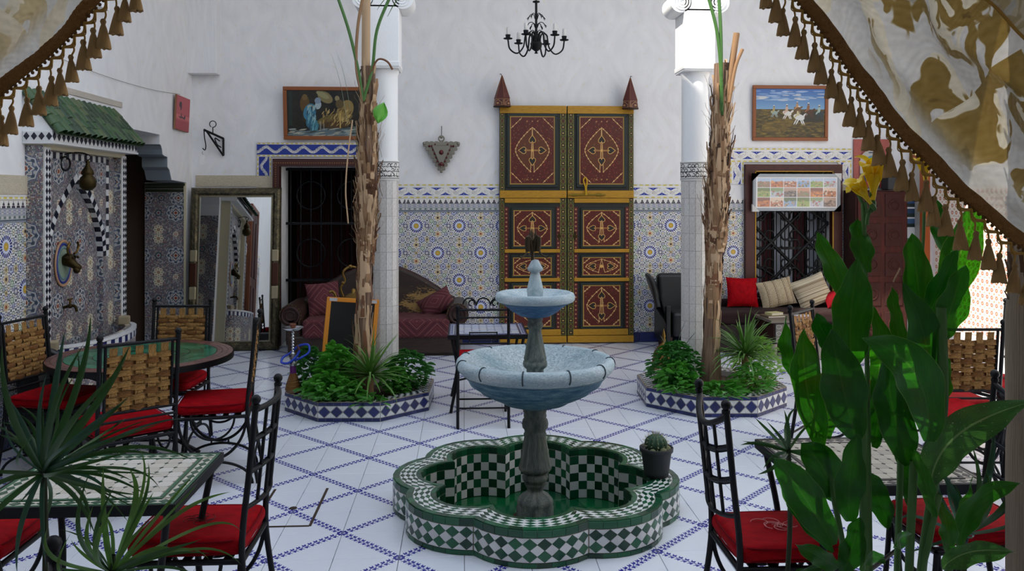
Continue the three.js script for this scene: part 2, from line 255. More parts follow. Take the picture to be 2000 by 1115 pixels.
// cloth and leather
T.weave = pixelTex(128, 128, (u, v) => { const k = 128 + 60 * Math.sin(u * 2 * PI * 20) * Math.sin(v * 2 * PI * 20) + 50 * tiled(u, v, 8, 1, 3); return [k, k, k]; }, { srgb: false });
T.red = pixelTex(256, 256, (u, v) => { const n = tiled(u, v, 2, 3, 5); return mixc([128, 0, 12], [170, 4, 18], .5 + n); });
M.red = phys({ color: '#ffffff', roughness: .75, specularIntensity: .2, map: T.red, bumpMap: T.weave, bumpScale: .001 });
M.redDeep = phys({ color: '#6e0410', roughness: .85, specularIntensity: .25 });
T.kilim = canvasTex(512, 512, (g, w, h) => {
  g.fillStyle = '#57262d'; g.fillRect(0, 0, w, h); const r = rngOf(4);
  for (const [s, c, l] of [[1, '#7d4c4a', 7], [.82, '#3d1a20', 9], [.64, '#8e6a60', 5], [.46, '#672f34', 12], [.28, '#855a52', 6]]) { g.strokeStyle = c; g.lineWidth = l; for (const ox of [0, .5, 1]) for (const oy of [0, .5, 1]) { if ((ox === .5) !== (oy === .5)) continue; g.beginPath(); for (const [x, y] of [[0, -.5], [.5, 0], [0, .5], [-.5, 0]]) g.lineTo((ox + x * s) * w, (oy + y * s) * h); g.closePath(); g.stroke(); } }
  for (let i = 0; i < 9000; i++) { g.fillStyle = r() < .5 ? 'rgba(30,8,10,.22)' : 'rgba(190,130,120,.18)'; g.fillRect(r() * w, r() * h, 3, 1.5); }
});
M.kilim = std('#ffffff', .95, { map: T.kilim, bumpMap: T.weave, bumpScale: .002 });
T.leather = pixelTex(512, 512, (u, v) => { const n = tiled(u, v, 3, 1, 5), p = tiled(u, v, 24, 2, 2); return mixc([38, 26, 20], [66, 46, 34], .5 + n).map((x) => x + 26 * p); });
M.leather = std('#ffffff', .42, { map: T.leather, bumpMap: T.leather, bumpScale: .002 });
M.blackLeather = std('#121415', .38, { side: THREE.DoubleSide, bumpMap: T.leather, bumpScale: .002 });
// back of the sofa: leather whose worn patch shows gold
T.gold = pixelTex(512, 512, (u, v) => { const n = fbm(u * 9, v * 9, 1, 5), p = fbm(u * 60, v * 60, 3, 2); const d = Math.hypot((u - .8) / .13, (v - .42) / .2); const k = smooth(.12, -.12, d - 1 + n * 1.5 + p * 1.6); const base = mixc([40, 30, 24], [60, 46, 36], .5 + n); return mixc(base, mixc([150, 116, 60], [176, 146, 92], .5 + p * 1.6), k); });
M.goldLeather = std('#ffffff', .5, { map: T.gold });
T.berber = canvasTex(512, 512, (g, w, h) => { g.fillStyle = '#b3a486'; g.fillRect(0, 0, w, h); const r = rngOf(9); for (let i = 0; i < 14000; i++) { g.fillStyle = r() < .5 ? 'rgba(90,72,50,.25)' : 'rgba(226,214,188,.3)'; g.fillRect(r() * w, r() * h, 6, 3); } for (const x of [90, 220, 360, 450]) for (let y = 0; y < h; y += 22) { g.fillStyle = '#4c3528'; g.fillRect(x + (y % 44 ? 5 : 0), y, 12, 14); g.fillRect(x + 26, y + 6, 7, 9); } });
M.berber = std('#ffffff', .95, { map: T.berber, bumpMap: T.berber, bumpScale: .006 });
T.cream = canvasTex(256, 256, (g, w, h) => { g.fillStyle = '#b5a98f'; g.fillRect(0, 0, w, h); const r = rngOf(2); for (let y = 0; y < h; y += 5) { g.fillStyle = r() < .25 ? '#8d7d64' : r() < .5 ? '#cabfa6' : '#ac9f84'; g.fillRect(0, y, w, 4); } g.fillStyle = '#6d5644'; for (const y of [70, 150, 190]) g.fillRect(0, y, w, 5); });
M.cream = std('#ffffff', .95, { map: T.cream, bumpMap: T.cream, bumpScale: .006 });
// woods
T.wood = pixelTex(512, 512, (u, v) => { const n = tiled(u, v, 1.2, 4, 4), s = Math.sin((u * 9 + n * 2.2) * 2 * PI), p = tiled(u, v * .2, 30, 3, 2); return mixc([92, 44, 20], [138, 76, 38], .5 + .3 * s + .6 * n).map((x) => x + 30 * p); });
M.wood = std('#ffffff', .55, { map: T.wood }); M.darkWood = std('#6d4a3c', .55, { map: T.wood }); M.orangeWood = std('#d98a28', .5); M.frameWood = std('#8a4d22', .45, { bumpMap: T.wood, bumpScale: .001 });
T.yellow = pixelTex(512, 128, (u, v) => { const n = tiled(u, v, 2, 1, 5), s = tiled(u * .3, v, 16, 3, 3); let c = mixc([164, 116, 10], [198, 150, 26], .5 + n); c = c.map((x) => x + 50 * s); if (s > .2 || n > .3) c = mixc(c, [96, 62, 22], .35); return c; });
M.yellow = std('#ffffff', .45, { map: T.yellow });
M.doorDark = std('#1a1c14', .5);
// woven seagrass
T.straw = pixelTex(256, 64, (u, v) => { const n = tiled(u, v, 3, 2, 4), s = Math.sin(v * 2 * PI * 7 + n * 5), p = tiled(u, v, 30, 6, 2); return mixc([96, 64, 26], [186, 142, 76], .5 + .28 * s + .7 * n).map((x) => x + 60 * p); });
M.straw = std('#ffffff', .85, { map: T.straw, bumpMap: T.straw, bumpScale: .003 });
M.strawDark = std('#c9b49a', .9, { map: T.straw, bumpMap: T.straw, bumpScale: .003 });
// palm
T.bark = pixelTex(256, 1024, (u, v) => { const n = tiled(u, v, 2, 1, 5), s = tiled(u * 6, v * .5, 6, 2, 4), k = .5 + .6 * n + .9 * s; return mixc([74, 54, 40], [172, 140, 114], Math.min(1, Math.max(0, k))); });
M.bark = std('#ffffff', .9, { map: T.bark, bumpMap: T.bark, bumpScale: .012 });
M.sheath = std('#8d6c4c', .85, { side: THREE.DoubleSide }); M.fibre = std('#5a3d28', .95, { side: THREE.DoubleSide }); M.sheathPale = std('#b89a78', .85, { side: THREE.DoubleSide }); M.sheathRust = std('#70492f', .85, { side: THREE.DoubleSide });
// leaves
T.leafVein = pixelTex(256, 512, (u, v) => { const a = Math.abs(u - .5) * 2, s = Math.sin((v * 26 - a * 7) * 2 * PI), n = tiled(u, v, 2, 4, 4); let c = mixc([44, 124, 14], [70, 158, 28], .5 + .12 * s + n * .8); if (a < .04) c = mixc(c, [110, 160, 70], .6); if (a > .972) c = mixc(c, [190, 206, 140], .75); return c; });
const leafMat = (c, t = .35) => phys({ color: c, roughness: .38, map: T.leafVein, transmission: t, thickness: 0, side: THREE.DoubleSide, specularIntensity: .5 });
M.canna = [leafMat('#d4e6ba', .55), leafMat('#9cbc8c', .45), leafMat('#ffffe0', .6), leafMat('#b4e0da', .25)];
T.spotted = pixelTex(256, 512, (u, v) => { const a = Math.abs(u - .5) * 2, s = Math.sin((v * 26 - a * 7) * 2 * PI), n = fbm(u * 4, v * 8, 4), q = fbm(u * 22, v * 60, 8, 2); let c = mixc([54, 104, 34], [76, 134, 46], .5 + .14 * s + n); if (q > .36) c = [214, 220, 190]; if (a < .05) c = mixc(c, [150, 180, 110], .8); return c; });
M.cannaSpotted = phys({ color: '#ffffff', roughness: .42, map: T.spotted, transmission: .35, thickness: 0, side: THREE.DoubleSide, specularIntensity: .5 });
M.stem = phys({ color: '#3f6a2a', roughness: .5 }); M.petal = phys({ color: '#ffe00c', roughness: .6, transmission: .3, thickness: 0, side: THREE.DoubleSide });
M.blade = [phys({ color: '#2c5c1a', roughness: .4, transmission: .2, thickness: 0, side: THREE.DoubleSide }), phys({ color: '#5c8a34', roughness: .45, transmission: .3, thickness: 0, side: THREE.DoubleSide }), phys({ color: '#2c5f44', roughness: .4, transmission: .2, thickness: 0, side: THREE.DoubleSide }), phys({ color: '#8a9a52', roughness: .6, transmission: .3, thickness: 0, side: THREE.DoubleSide })];
M.shrub = [phys({ color: '#62b43a', roughness: .5, transmission: .4, thickness: 0, side: THREE.DoubleSide }), phys({ color: '#468c3a', roughness: .5, transmission: .25, thickness: 0, side: THREE.DoubleSide }), phys({ color: '#9cca58', roughness: .55, transmission: .3, thickness: 0, side: THREE.DoubleSide })];
M.soil = std('#3b2c20', 1, { bumpMap: T.rough, bumpScale: .02 });
M.plastic = std('#2a2c2e', .6); M.paper = std('#dcdcd8', .8); M.silverFrame = std('#8f969c', .35, { metalness: .4 });
M.mirror = std('#dfe3e4', .015, { metalness: 1 });
M.paperRed = std('#b8474a', .6);

// ---------------------------------------------------------------- the setting
const WX = -3.0, EX = 5.2, BACK = -9.53, FRONT = 1.2;              // inner faces of the left, right, back and front walls
const POOL = { x: .381, z: -4.506, turn: .115, a: .42, b: .34 };
const sizeInView = (x, z) => { const c = Math.cos(.057), s = Math.sin(.057), d = -z * c + x * s, u = (x * c + z * s) / d * FOCAL, v = 1.657 * FOCAL / d; return d > .5 && Math.abs(u) < 1040 && v < 745 ? 1 / (d * d) : 0; };
// eight-lobed outline: distance from the pool's middle at angle t, for lobes of radius b
function lobe(t, b) { const k = PI / 4, f = ((t - POOL.turn) / k), r = (f - Math.round(f)) * k; return POOL.a * Math.cos(r) + Math.sqrt(Math.max(0, b * b - (POOL.a * Math.sin(r)) ** 2)); }
// angle 0 points at the camera (+z), growing towards -x
const poolPt = (t, b) => { const r = lobe(t, b); return [-r * Math.sin(t), r * Math.cos(t)]; };
const poolLine = (b, n = 256) => Array.from({ length: n }, (_, i) => poolPt(i / n * 2 * PI, b));

{ // floor: a screed with the pool cut out, 30 cm tiles laid on it with their bands making a diamond net
  const hole = poolLine(.3, 96).map(([x, z]) => [POOL.x + x, -(POOL.z + z)]);
  const slab = extrude([[WX - .5, -FRONT - .4], [EX + .4, -FRONT - .4], [EX + .4, -BACK + .5], [WX - .5, -BACK + .5]], .3, [hole]).rotateX(-PI / 2).translate(0, -.31, 0);
  const floor = struct('floor', slab, std('#8f8d88', .9));
  const tile = tileGeo(.2975, .2975, .0095, .0016), spots = [], r = rngOf(31);
  for (let i = -9; i < 20; i++) for (let j = -18; j < 18; j++) {
    const x = -.597 + .3 * i + .15, z = -(4.202 + .3 * j + .15);
    if (x < WX - .1 || x > EX + .1 || z < BACK - .1 || z > FRONT) continue;
    const dx = x - POOL.x, dz = z - POOL.z, d = Math.hypot(dx, dz), near = d < .95;
    if (d < .36) continue;
    spots.push({ x, z, odd: ((i + j) % 2 + 2) % 2, near, size: sizeInView(x, z) * (d < .6 ? .1 : 1) });
  }
  const ev = new Evaluator(); ev.attributes = ['position', 'normal', 'uv'];
  const cutter = new Brush(extrude(poolLine(.27, 128).map(([x, z]) => [x, -z]), .4).rotateX(-PI / 2).translate(POOL.x, -.2, POOL.z)); cutter.updateMatrixWorld();
  const rank = spots.map((s) => s.size).sort((a, b) => b - a)[299], rest = [];
  let made = 0;
  for (const s of spots) {
    const rot = [-PI / 2, 0, s.odd ? PI / 2 : 0], jit = [between(-.001, .001, r), between(-.001, .001, r)], y = -.0095 + between(-.0004, .0004, r);
    let geo = tile, at = [s.x, y, s.z], turn = [rot[0] + jit[0], jit[1], rot[2]];
    if (s.near) {
      const m = new THREE.Matrix4().makeRotationFromEuler(new THREE.Euler(...rot)).setPosition(s.x, -.0095, s.z);
      const b = new Brush(tile.clone().applyMatrix4(m)); b.updateMatrixWorld();
      geo = ev.evaluate(b, cutter, SUBTRACTION).geometry; at = [0, 0, 0]; turn = [0, 0, 0];
      if (!geo.attributes.position || geo.attributes.position.count < 3) continue;
    }
    if (s.size > 0 && s.size >= rank && made < 300) { part(floor, 'floor_tile', geo, M.floorTile, at, turn); made++; }
    else { const g = geo.clone(); g.applyMatrix4(new THREE.Matrix4().makeRotationFromEuler(new THREE.Euler(...turn)).setPosition(...at)); rest.push(g); }
  }
  part(floor, 'far_floor_tiles', merge(rest), M.floorTile).userData.kind = 'stuff';
}

// ---- walls
const slabX = (pts, x0, depth, holes) => extrude(pts, depth, holes).rotateY(PI / 2).translate(x0, 0, 0);   // outline in (distance, height), extruded along +x
const archDoor = [[7.5, -.02], [7.5, 1.95], [7.62, 2.27], [8.53, 2.27], [8.53, 2.175], [8.56, 2.165], [8.585, 2.13], [8.6, 2.08], [8.66, 2.065], [8.74, 2.06], [8.74, 1.96], [8.8, 1.93], [8.83, 1.88], [8.86, 1.83], [9.32, 1.81], [9.32, -.02]];
const leftWall = struct('wall_left', slabX([[-FRONT - .4, -.02], [-FRONT - .4, 8.75], [-BACK + .4, 8.75], [-BACK + .4, -.02], ...archDoor.slice().reverse()], WX - .24, .24), M.plaster);
const backWall = struct('wall_back', extrude([[WX - .43, -.02], [EX + .4, -.02], [EX + .4, 5.9], [WX - .43, 5.9]], .4, [[[-2.035, 0], [-1.0, 0], [-1.0, 1.993], [-2.035, 1.993]], [[3.31, .32], [4.24, .32], [4.24, 1.955], [3.31, 1.955]]]).translate(0, 0, BACK - .4), M.plaster);
const rightWall = struct('wall_right', slabX([[-FRONT - .4, -.02], [-FRONT - .4, 5.6], [-BACK + .4, 5.6], [-BACK + .4, -.02]], EX, .4), M.plaster);
struct('wall_front', box(EX - WX + .8, 3.3, .4, (EX + WX) / 2, 1.63, FRONT + .2), M.plaster);
struct('ceiling_front', box(EX - WX, .25, FRONT + 2.0, (EX + WX) / 2, 3.0, (FRONT - 1.8) / 2 - .1), M.whitewash);
struct('wall_upper_front', box(EX - WX, 1.4, .3, (EX + WX) / 2, 3.5, -1.75), M.whitewash);
struct('ceiling_back', box(EX - WX + .4, .25, 2.45, (EX + WX) / 2, 6.02, -8.35), M.whitewash);
{ // arcade: white wall on two columns, with three stilted arches that start from carved scrolls
  const spans = [[WX + .06, -.79], [-.525, 1.825], [2.085, EX - .06]];
  const holes = spans.map(([a, b]) => { const m = (a + b) / 2, w = (b - a) / 2; return [[a, 3.2], [a, 3.28], ...Array.from({ length: 25 }, (_, i) => { const t = PI - i * PI / 24; return [m + w * Math.cos(t), 4.3 + 1.3 * Math.sin(t)]; }), [b, 3.28], [b, 3.2]]; });
  const wall = [[WX, 3.2]]; for (const h of holes) wall.push(...h); wall.push([EX, 3.2], [EX, 6.3], [WX, 6.3]);
  const arcade = struct('wall_arcade', extrude(wall, .3).translate(0, 0, -7.2), M.whitewash);
  for (const [x] of [[-.81], [-.505], [1.805], [2.105]]) {
    part(arcade, 'scroll', new THREE.CylinderGeometry(.088, .088, .3, 28).rotateX(PI / 2), M.whitewash, [x + Math.sign(x - (x < 0 ? -.657 : 1.955)) * .01, 3.27, -7.05]);
    part(arcade, 'scroll_carving', merge([.066, .044, .022].map((r) => new THREE.TorusGeometry(r, .007, 6, 24))), M.whitewash, [x, 3.27, -6.9]);
  }
}
// pier stub in the corner, plain box down to 3 m
struct('trim_1', rbox(.33, 1.7, .16, .008, -2.86, 3.85, BACK + .075), M.plaster);

// ---- dado of the back wall
const tileW = .241, tileH = .305;
const zA = tileGeo(.2395, .3035, .009, .0012, [-.25, -.25, .25, .25]), zB = tileGeo(.2395, .3035, .009, .0012, [.25, -.25, .75, .25]);
const mer = tileGeo(.2395, .1545, .009, .0012);
function clippedTile(w, h, u0, v0) { return tileGeo(w - .0015, h - .0015, .009, .0012, [u0, v0, u0 + w / .482, v0 + h / .61]); }
function dado(wall, x0, x1, place, phase = -.533) {                 // place(x, y) puts the piece that sits at x along the wall and y up it
  const k0 = Math.floor((x0 - phase) / tileW + .5), k1 = Math.ceil((x1 - phase) / tileW - .5);
  for (let k = k0; k <= k1; k++) {
    const a = Math.max(x0, phase + (k - .5) * tileW), b = Math.min(x1, phase + (k + .5) * tileW); if (b - a < .012) continue;
    const whole = b - a > tileW - .003, cx = (a + b) / 2;
    for (let row = 0; row < 5; row++) {
      const low = row === 4, top = 1.4815 - row * tileH, h = low ? top - .115 : tileH, flip = ((k + row) % 2 + 2) % 2;
      const u0 = (flip ? .25 : -.25) + (a - (phase + (k - .5) * tileW)) / .482;
      const g = whole && !low ? (flip ? zB : zA) : clippedTile(b - a, h, u0, low ? .25 - h / .61 : -.25);
      place(part(wall, 'zellij_tile', g, M.zellij), cx, top - h / 2);
    }
    place(part(wall, 'merlon_tile', whole ? mer : tileGeo(b - a - .0015, .1545, .009, .0012, [0, 0, (b - a) / tileW, 1]), M.merlon), cx, 1.5595);
    place(part(wall, 'base_tile', tileGeo(b - a - .002, .112, .012, .0015), [M.navy, M.navy2][((k % 2) + 2) % 2]), cx, .0575);
  }
}
const bandGeo = (len, u0 = 0) => { const g = box(len, .161, .014, 0, 0, .007), uv = g.attributes.uv; for (let i = 0; i < uv.count; i++) uv.setX(i, u0 + uv.getX(i) * len / .205); return g; };
const onBack = (m, x, y) => m.position.set(x, y, BACK);
for (const [a, b] of [[-.75, .395], [1.925, 3.045]]) { dado(backWall, a, b, onBack); onBack(part(backWall, 'painted_border', bandGeo(b - a, a / .205), M.border), (a + b) / 2, 1.7165); }
dado(backWall, 3.045, 3.205, onBack); dado(backWall, 4.345, 4.42, onBack); dado(backWall, WX, -2.3, onBack);
part(backWall, 'bare_plaster', rbox(.86, .125, .012, .004), M.roughPlaster, [-2.53, 1.83, BACK + .004]);
part(backWall, 'bare_plaster', rbox(.185, .27, .012, .004), M.roughPlaster, [-2.2, 1.755, BACK + .005]);
part(backWall, 'bare_plaster', rbox(.09, .5, .012, .004), M.roughPlaster, [4.405, 1.83, BACK + .004]);

function portal(x0, x1, top, legDown, m0) {              // painted plaster border of a doorway: head and two legs
  const w = .161, L = x1 - x0;
  onBack(part(backWall, 'painted_border', bandGeo(L), m0), (x0 + x1) / 2, top - w / 2);
  for (const [x, t] of [[x0 + w / 2, PI / 2], [x1 - w / 2, -PI / 2]]) { const m = part(backWall, 'painted_border', bandGeo(top - w - legDown), m0); m.position.set(x, (top - w + legDown) / 2, BACK); m.rotation.z = t; }
}
portal(-2.293, -.75, 2.26, 1.89, M.borderBlue); portal(3.045, 4.47, 2.212, 1.80, M.border);

{ // left doorway: dark red wooden frame, a dark door of barred leaves well inside it
  const d = new THREE.Group(); d.name = 'door_1'; d.userData.kind = 'structure'; d.position.set(-1.52, 0, BACK); scene.add(d);
  part(d, 'door_frame', merge([box(.075, 1.992, .1, -.5525, .996, .012), box(.075, 1.992, .1, .5575, .996, .012), box(1.185, .085, .102, .0025, 2.035, .012)]), std('#3c130d', .5));
  part(d, 'frame_beading', merge([...Array.from({ length: 46 }, (_, i) => box(.012, .012, .008, -.575 + i * .0255, 2.03, .064, 0, 0, PI / 4)), ...Array.from({ length: 60 }, (_, i) => box(.01, .01, .008, -.556, .5 + i * .0255, .064, 0, 0, PI / 4))]), std('#8a5a22', .5));
  const drape = std('#4f211c', .95, { side: THREE.DoubleSide });
  for (let i = 0; i < 9; i++) part(d, 'hanging', grid(16, 3, (u, v) => [-.56 + i * .14 + (u - .5) * .15, .02 + v * 2.1, -1.5 + .03 * Math.sin(u * 14 + i)]), drape);
  for (let i = 0; i < 9; i++) part(d, 'grille_bar', rod([-.46 + i * .115, 0, -.28], [-.46 + i * .115, 1.99, -.28], .008, 6), M.iron);
  part(d, 'grille_rails', merge([.02, .7, 1.35, 1.97].map((y) => box(1.03, .03, .015, 0, y, -.28)).concat([0, 1, 2].flatMap((j) => [-.23, .23].map((x) => new THREE.TorusGeometry(.16, .009, 5, 24).translate(x, .35 + j * .66, -.28))))), M.iron);
}
{ // the rooms behind the openings
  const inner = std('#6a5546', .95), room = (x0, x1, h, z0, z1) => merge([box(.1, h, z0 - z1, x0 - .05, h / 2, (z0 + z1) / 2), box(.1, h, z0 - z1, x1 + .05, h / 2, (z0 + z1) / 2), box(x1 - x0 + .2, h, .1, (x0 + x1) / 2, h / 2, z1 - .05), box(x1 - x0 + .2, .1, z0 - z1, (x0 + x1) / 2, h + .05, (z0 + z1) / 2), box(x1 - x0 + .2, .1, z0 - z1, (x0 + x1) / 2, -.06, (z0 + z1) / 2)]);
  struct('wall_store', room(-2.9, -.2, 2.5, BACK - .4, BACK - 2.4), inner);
}
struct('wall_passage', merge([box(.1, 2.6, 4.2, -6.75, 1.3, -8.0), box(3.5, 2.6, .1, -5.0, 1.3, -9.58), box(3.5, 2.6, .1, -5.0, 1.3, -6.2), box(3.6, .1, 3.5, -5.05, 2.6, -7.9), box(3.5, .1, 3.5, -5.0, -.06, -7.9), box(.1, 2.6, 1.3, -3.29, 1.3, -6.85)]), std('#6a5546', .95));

{ // right window: carved frame, iron lattice, pale curtains behind it in the room
  const d = new THREE.Group(); d.name = 'window_1'; d.userData.kind = 'structure'; d.position.set(3.775, 0, BACK); scene.add(d);
  part(d, 'window_frame', merge([box(.115, 1.612, .09, -.5075, 1.136, .02), box(.115, 1.612, .09, .5075, 1.136, .02), box(1.13, .085, .092, 0, 1.985, .02), box(1.13, .06, .11, 0, .3, .02)]), std('#94604c', .5, { map: T.wood }));
  part(d, 'gilt_edge', merge([box(.012, 1.64, .012, -.452, 1.13, .066), box(.012, 1.64, .012, .452, 1.13, .066), box(.916, .012, .012, 0, 1.946, .066)]), std('#a37a1c', .4, { metalness: .3 }));
  const bars = [], rings = [];
  for (let i = 0; i < 19; i++) bars.push(rod([-.44 + i * .0489, .33, -.1], [-.44 + i * .0489, 1.95, -.1], .0065, 5));
  part(d, 'window_bars', merge(bars), M.iron);
  for (let i = -2; i < 5; i++) for (const s of [-1, 1]) { const xa = -.45, xb = .45, ya = .45 + i * .45; rings.push(rod([xa, s > 0 ? ya - .45 : ya + .45, -.07], [xb, s > 0 ? ya + .45 : ya - .45, -.07], .02, 5)); }
  const fit = rings.map((g) => { const p = g.attributes.position; for (let k = 0; k < p.count; k++) p.setY(k, Math.min(1.95, Math.max(.33, p.getY(k)))); return g; });
  for (let i = 0; i < 3; i++) for (let j = 0; j < 5; j++) { const x = -.3 + i * .3, y = .5 + j * .33; for (let q = 0; q < 4; q++) fit.push(new THREE.TorusGeometry(.055, .011, 5, 16, 4.6).rotateZ(q * PI / 2 + .4).translate(x + .075 * Math.cos(q * PI / 2 + PI / 4), y + .075 * Math.sin(q * PI / 2 + PI / 4), -.06)); }
  for (const y of [.62, 1.06, 1.5]) fit.push(box(.9, .03, .014, 0, y, -.075));
  part(d, 'window_grille', merge(fit), M.iron);
  for (const [x, w] of [[-.32, .13], [-.05, .1], [.06, .12], [.36, .12]]) part(d, 'curtain', grid(14, 2, (u, v) => [x + (u - .5) * w, .36 + v * 1.57, -.3 + .012 * Math.sin(u * 22)]), std('#c4c9d2', .9, { side: THREE.DoubleSide }));
  for (const x of [-.19, .21]) part(d, 'dark_drape', grid(14, 2, (u, v) => [x + (u - .5) * .12, .36 + v * 1.57, -.32 + .012 * Math.sin(u * 22)]), std('#5c2f33', .9, { side: THREE.DoubleSide }));
}
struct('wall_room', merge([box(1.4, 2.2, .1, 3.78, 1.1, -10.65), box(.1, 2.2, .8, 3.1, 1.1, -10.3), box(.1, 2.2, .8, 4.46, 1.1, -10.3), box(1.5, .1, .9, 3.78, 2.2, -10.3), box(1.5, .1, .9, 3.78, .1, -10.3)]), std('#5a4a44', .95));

// ---- left wall: light dado near the camera, dark panel on the far jamb of the arched doorway
const onLeft = (m, x, y) => { m.position.set(WX, y, -x); m.rotation.y = PI / 2; };
dado(leftWall, 3.6, 5.965, onLeft, 5.71); onLeft(part(leftWall, 'painted_border', bandGeo(2.36), M.border), 4.785, 1.7165);
part(leftWall, 'bare_plaster', rbox(.012, .13, .5, .004), M.roughPlaster, [WX + .012, 1.735, -5.72]);
{
  const z = -9.318, t = (w, h, u0, v0) => tileGeo(w - .002, h - .002, .009, .0012, [u0, v0, u0 + w / .36, v0 + h / .46]);
  for (let r = 0; r < 4; r++) { const top = 1.575 - r * .46, h = r === 3 ? top : .46; for (const [x, w, u] of [[-3.285, .29, .1], [-3.07, .14, .9]]) part(leftWall, 'dark_tile', t(w, h, u, .2 + (.46 - h) / .46), M.zellijDark, [x, top - h / 2, z]); }
  for (const [x, w, u] of [[-3.36, .143, 0], [-3.22, .143, .4], [-3.075, .143, .8]]) part(leftWall, 'rosette_tile', tileGeo(w - .002, .125, .01, .0012, [u, -.16, u + .4, .16]), M.zellijDark, [x, 1.642, z]);
  part(leftWall, 'moulding', merge([rbox(.43, .03, .022, .006, -3.215, 1.785, z + .008), rbox(.43, .024, .014, .005, -3.215, 1.755, z + .005), rbox(.43, .03, .014, .005, -3.215, 1.722, z + .005)]), std('#39402f', .35));
  part(leftWall, 'jamb', merge([box(.2, 1.81, .2, -3.335, .905, -9.42), box(.2, 2.3, .2, -3.335, 1.15, -7.4)]), M.plaster);
  for (const [y, h] of [[1.35, .9], [.45, .9]]) { const q = part(leftWall, 'dark_tile', tileGeo(.42, h - .003, .009, .0012, [0, 0, .42 / .36, h / .46]), M.zellijDark, [-3.215, y, -7.5]); q.rotation.y = PI; }
  { const far = archDoor.slice(4, -1).reverse(), lining = [...far, ...far.slice().reverse().map(([d, y]) => [d - .012, y - .004])]; part(leftWall, 'stepped_corbel', slabX(lining, WX - .245, .249), std('#7c858c', .85)); }
  part(leftWall, 'corner_trim', box(.022, 1.8, .02, -3.006, .9, z + .008), M.beige);
}
solo('wall_wire', tube([[WX + .01, 2.71, -5.9], [WX + .012, 2.665, -7.0], [WX + .012, 2.68, -8.2], [WX + .01, 2.735, -9.1]], .0022, 30, 5), std('#8a7a68', .8), 'thin dark wire strung along the white left wall above the tiled wall fountain', 'wire');
part(leftWall, 'mortar_strip', rbox(.012, .05, 1.3, .004), std('#ddd2c2', .95, { bumpMap: T.rough, bumpScale: .008 }), [WX + .003, 2.46, -6.95]);
// right wall: tiled dado and an orange door frame
{
  const m = std('#ffffff', .4, { map: canvasTex(256, 256, (g, w, h) => { g.fillStyle = '#efe6da'; g.fillRect(0, 0, w, h); for (let i = 0; i < 4; i++) for (let j = 0; j < 4; j++) { const x = (i + .5) * 64, y = (j + .5) * 64; star(g, x, y, 22, 8, .6, '#b5532f'); disc(g, x, y, 8, '#efe0c4'); star(g, x + 32, y + 32, 12, 4, .5, '#c98a3c'); } }) });
  const geo = tileGeo(.298, .298, .009, .0012, [0, 0, 1, 1]);
  for (let i = 0; i < 7; i++) for (let j = 0; j < 5; j++) { const t = part(rightWall, 'star_tile', geo, m, [EX, 1.6 - j * .3, -7.1 - i * .3]); t.rotation.y = -PI / 2; }
  const d = new THREE.Group(); d.name = 'door_2'; d.userData.kind = 'structure'; d.position.set(EX, 0, -9.28); scene.add(d);
  part(d, 'door_frame', merge([box(.08, 2.1, .09, -.03, 1.05, .08), box(.08, .09, .3, -.03, 2.1, -.02)]), std('#a8521c', .45));
  part(d, 'door_leaf', box(.03, 2.05, .2, -.01, 1.03, -.08), std('#c9c6bf', .6));
}

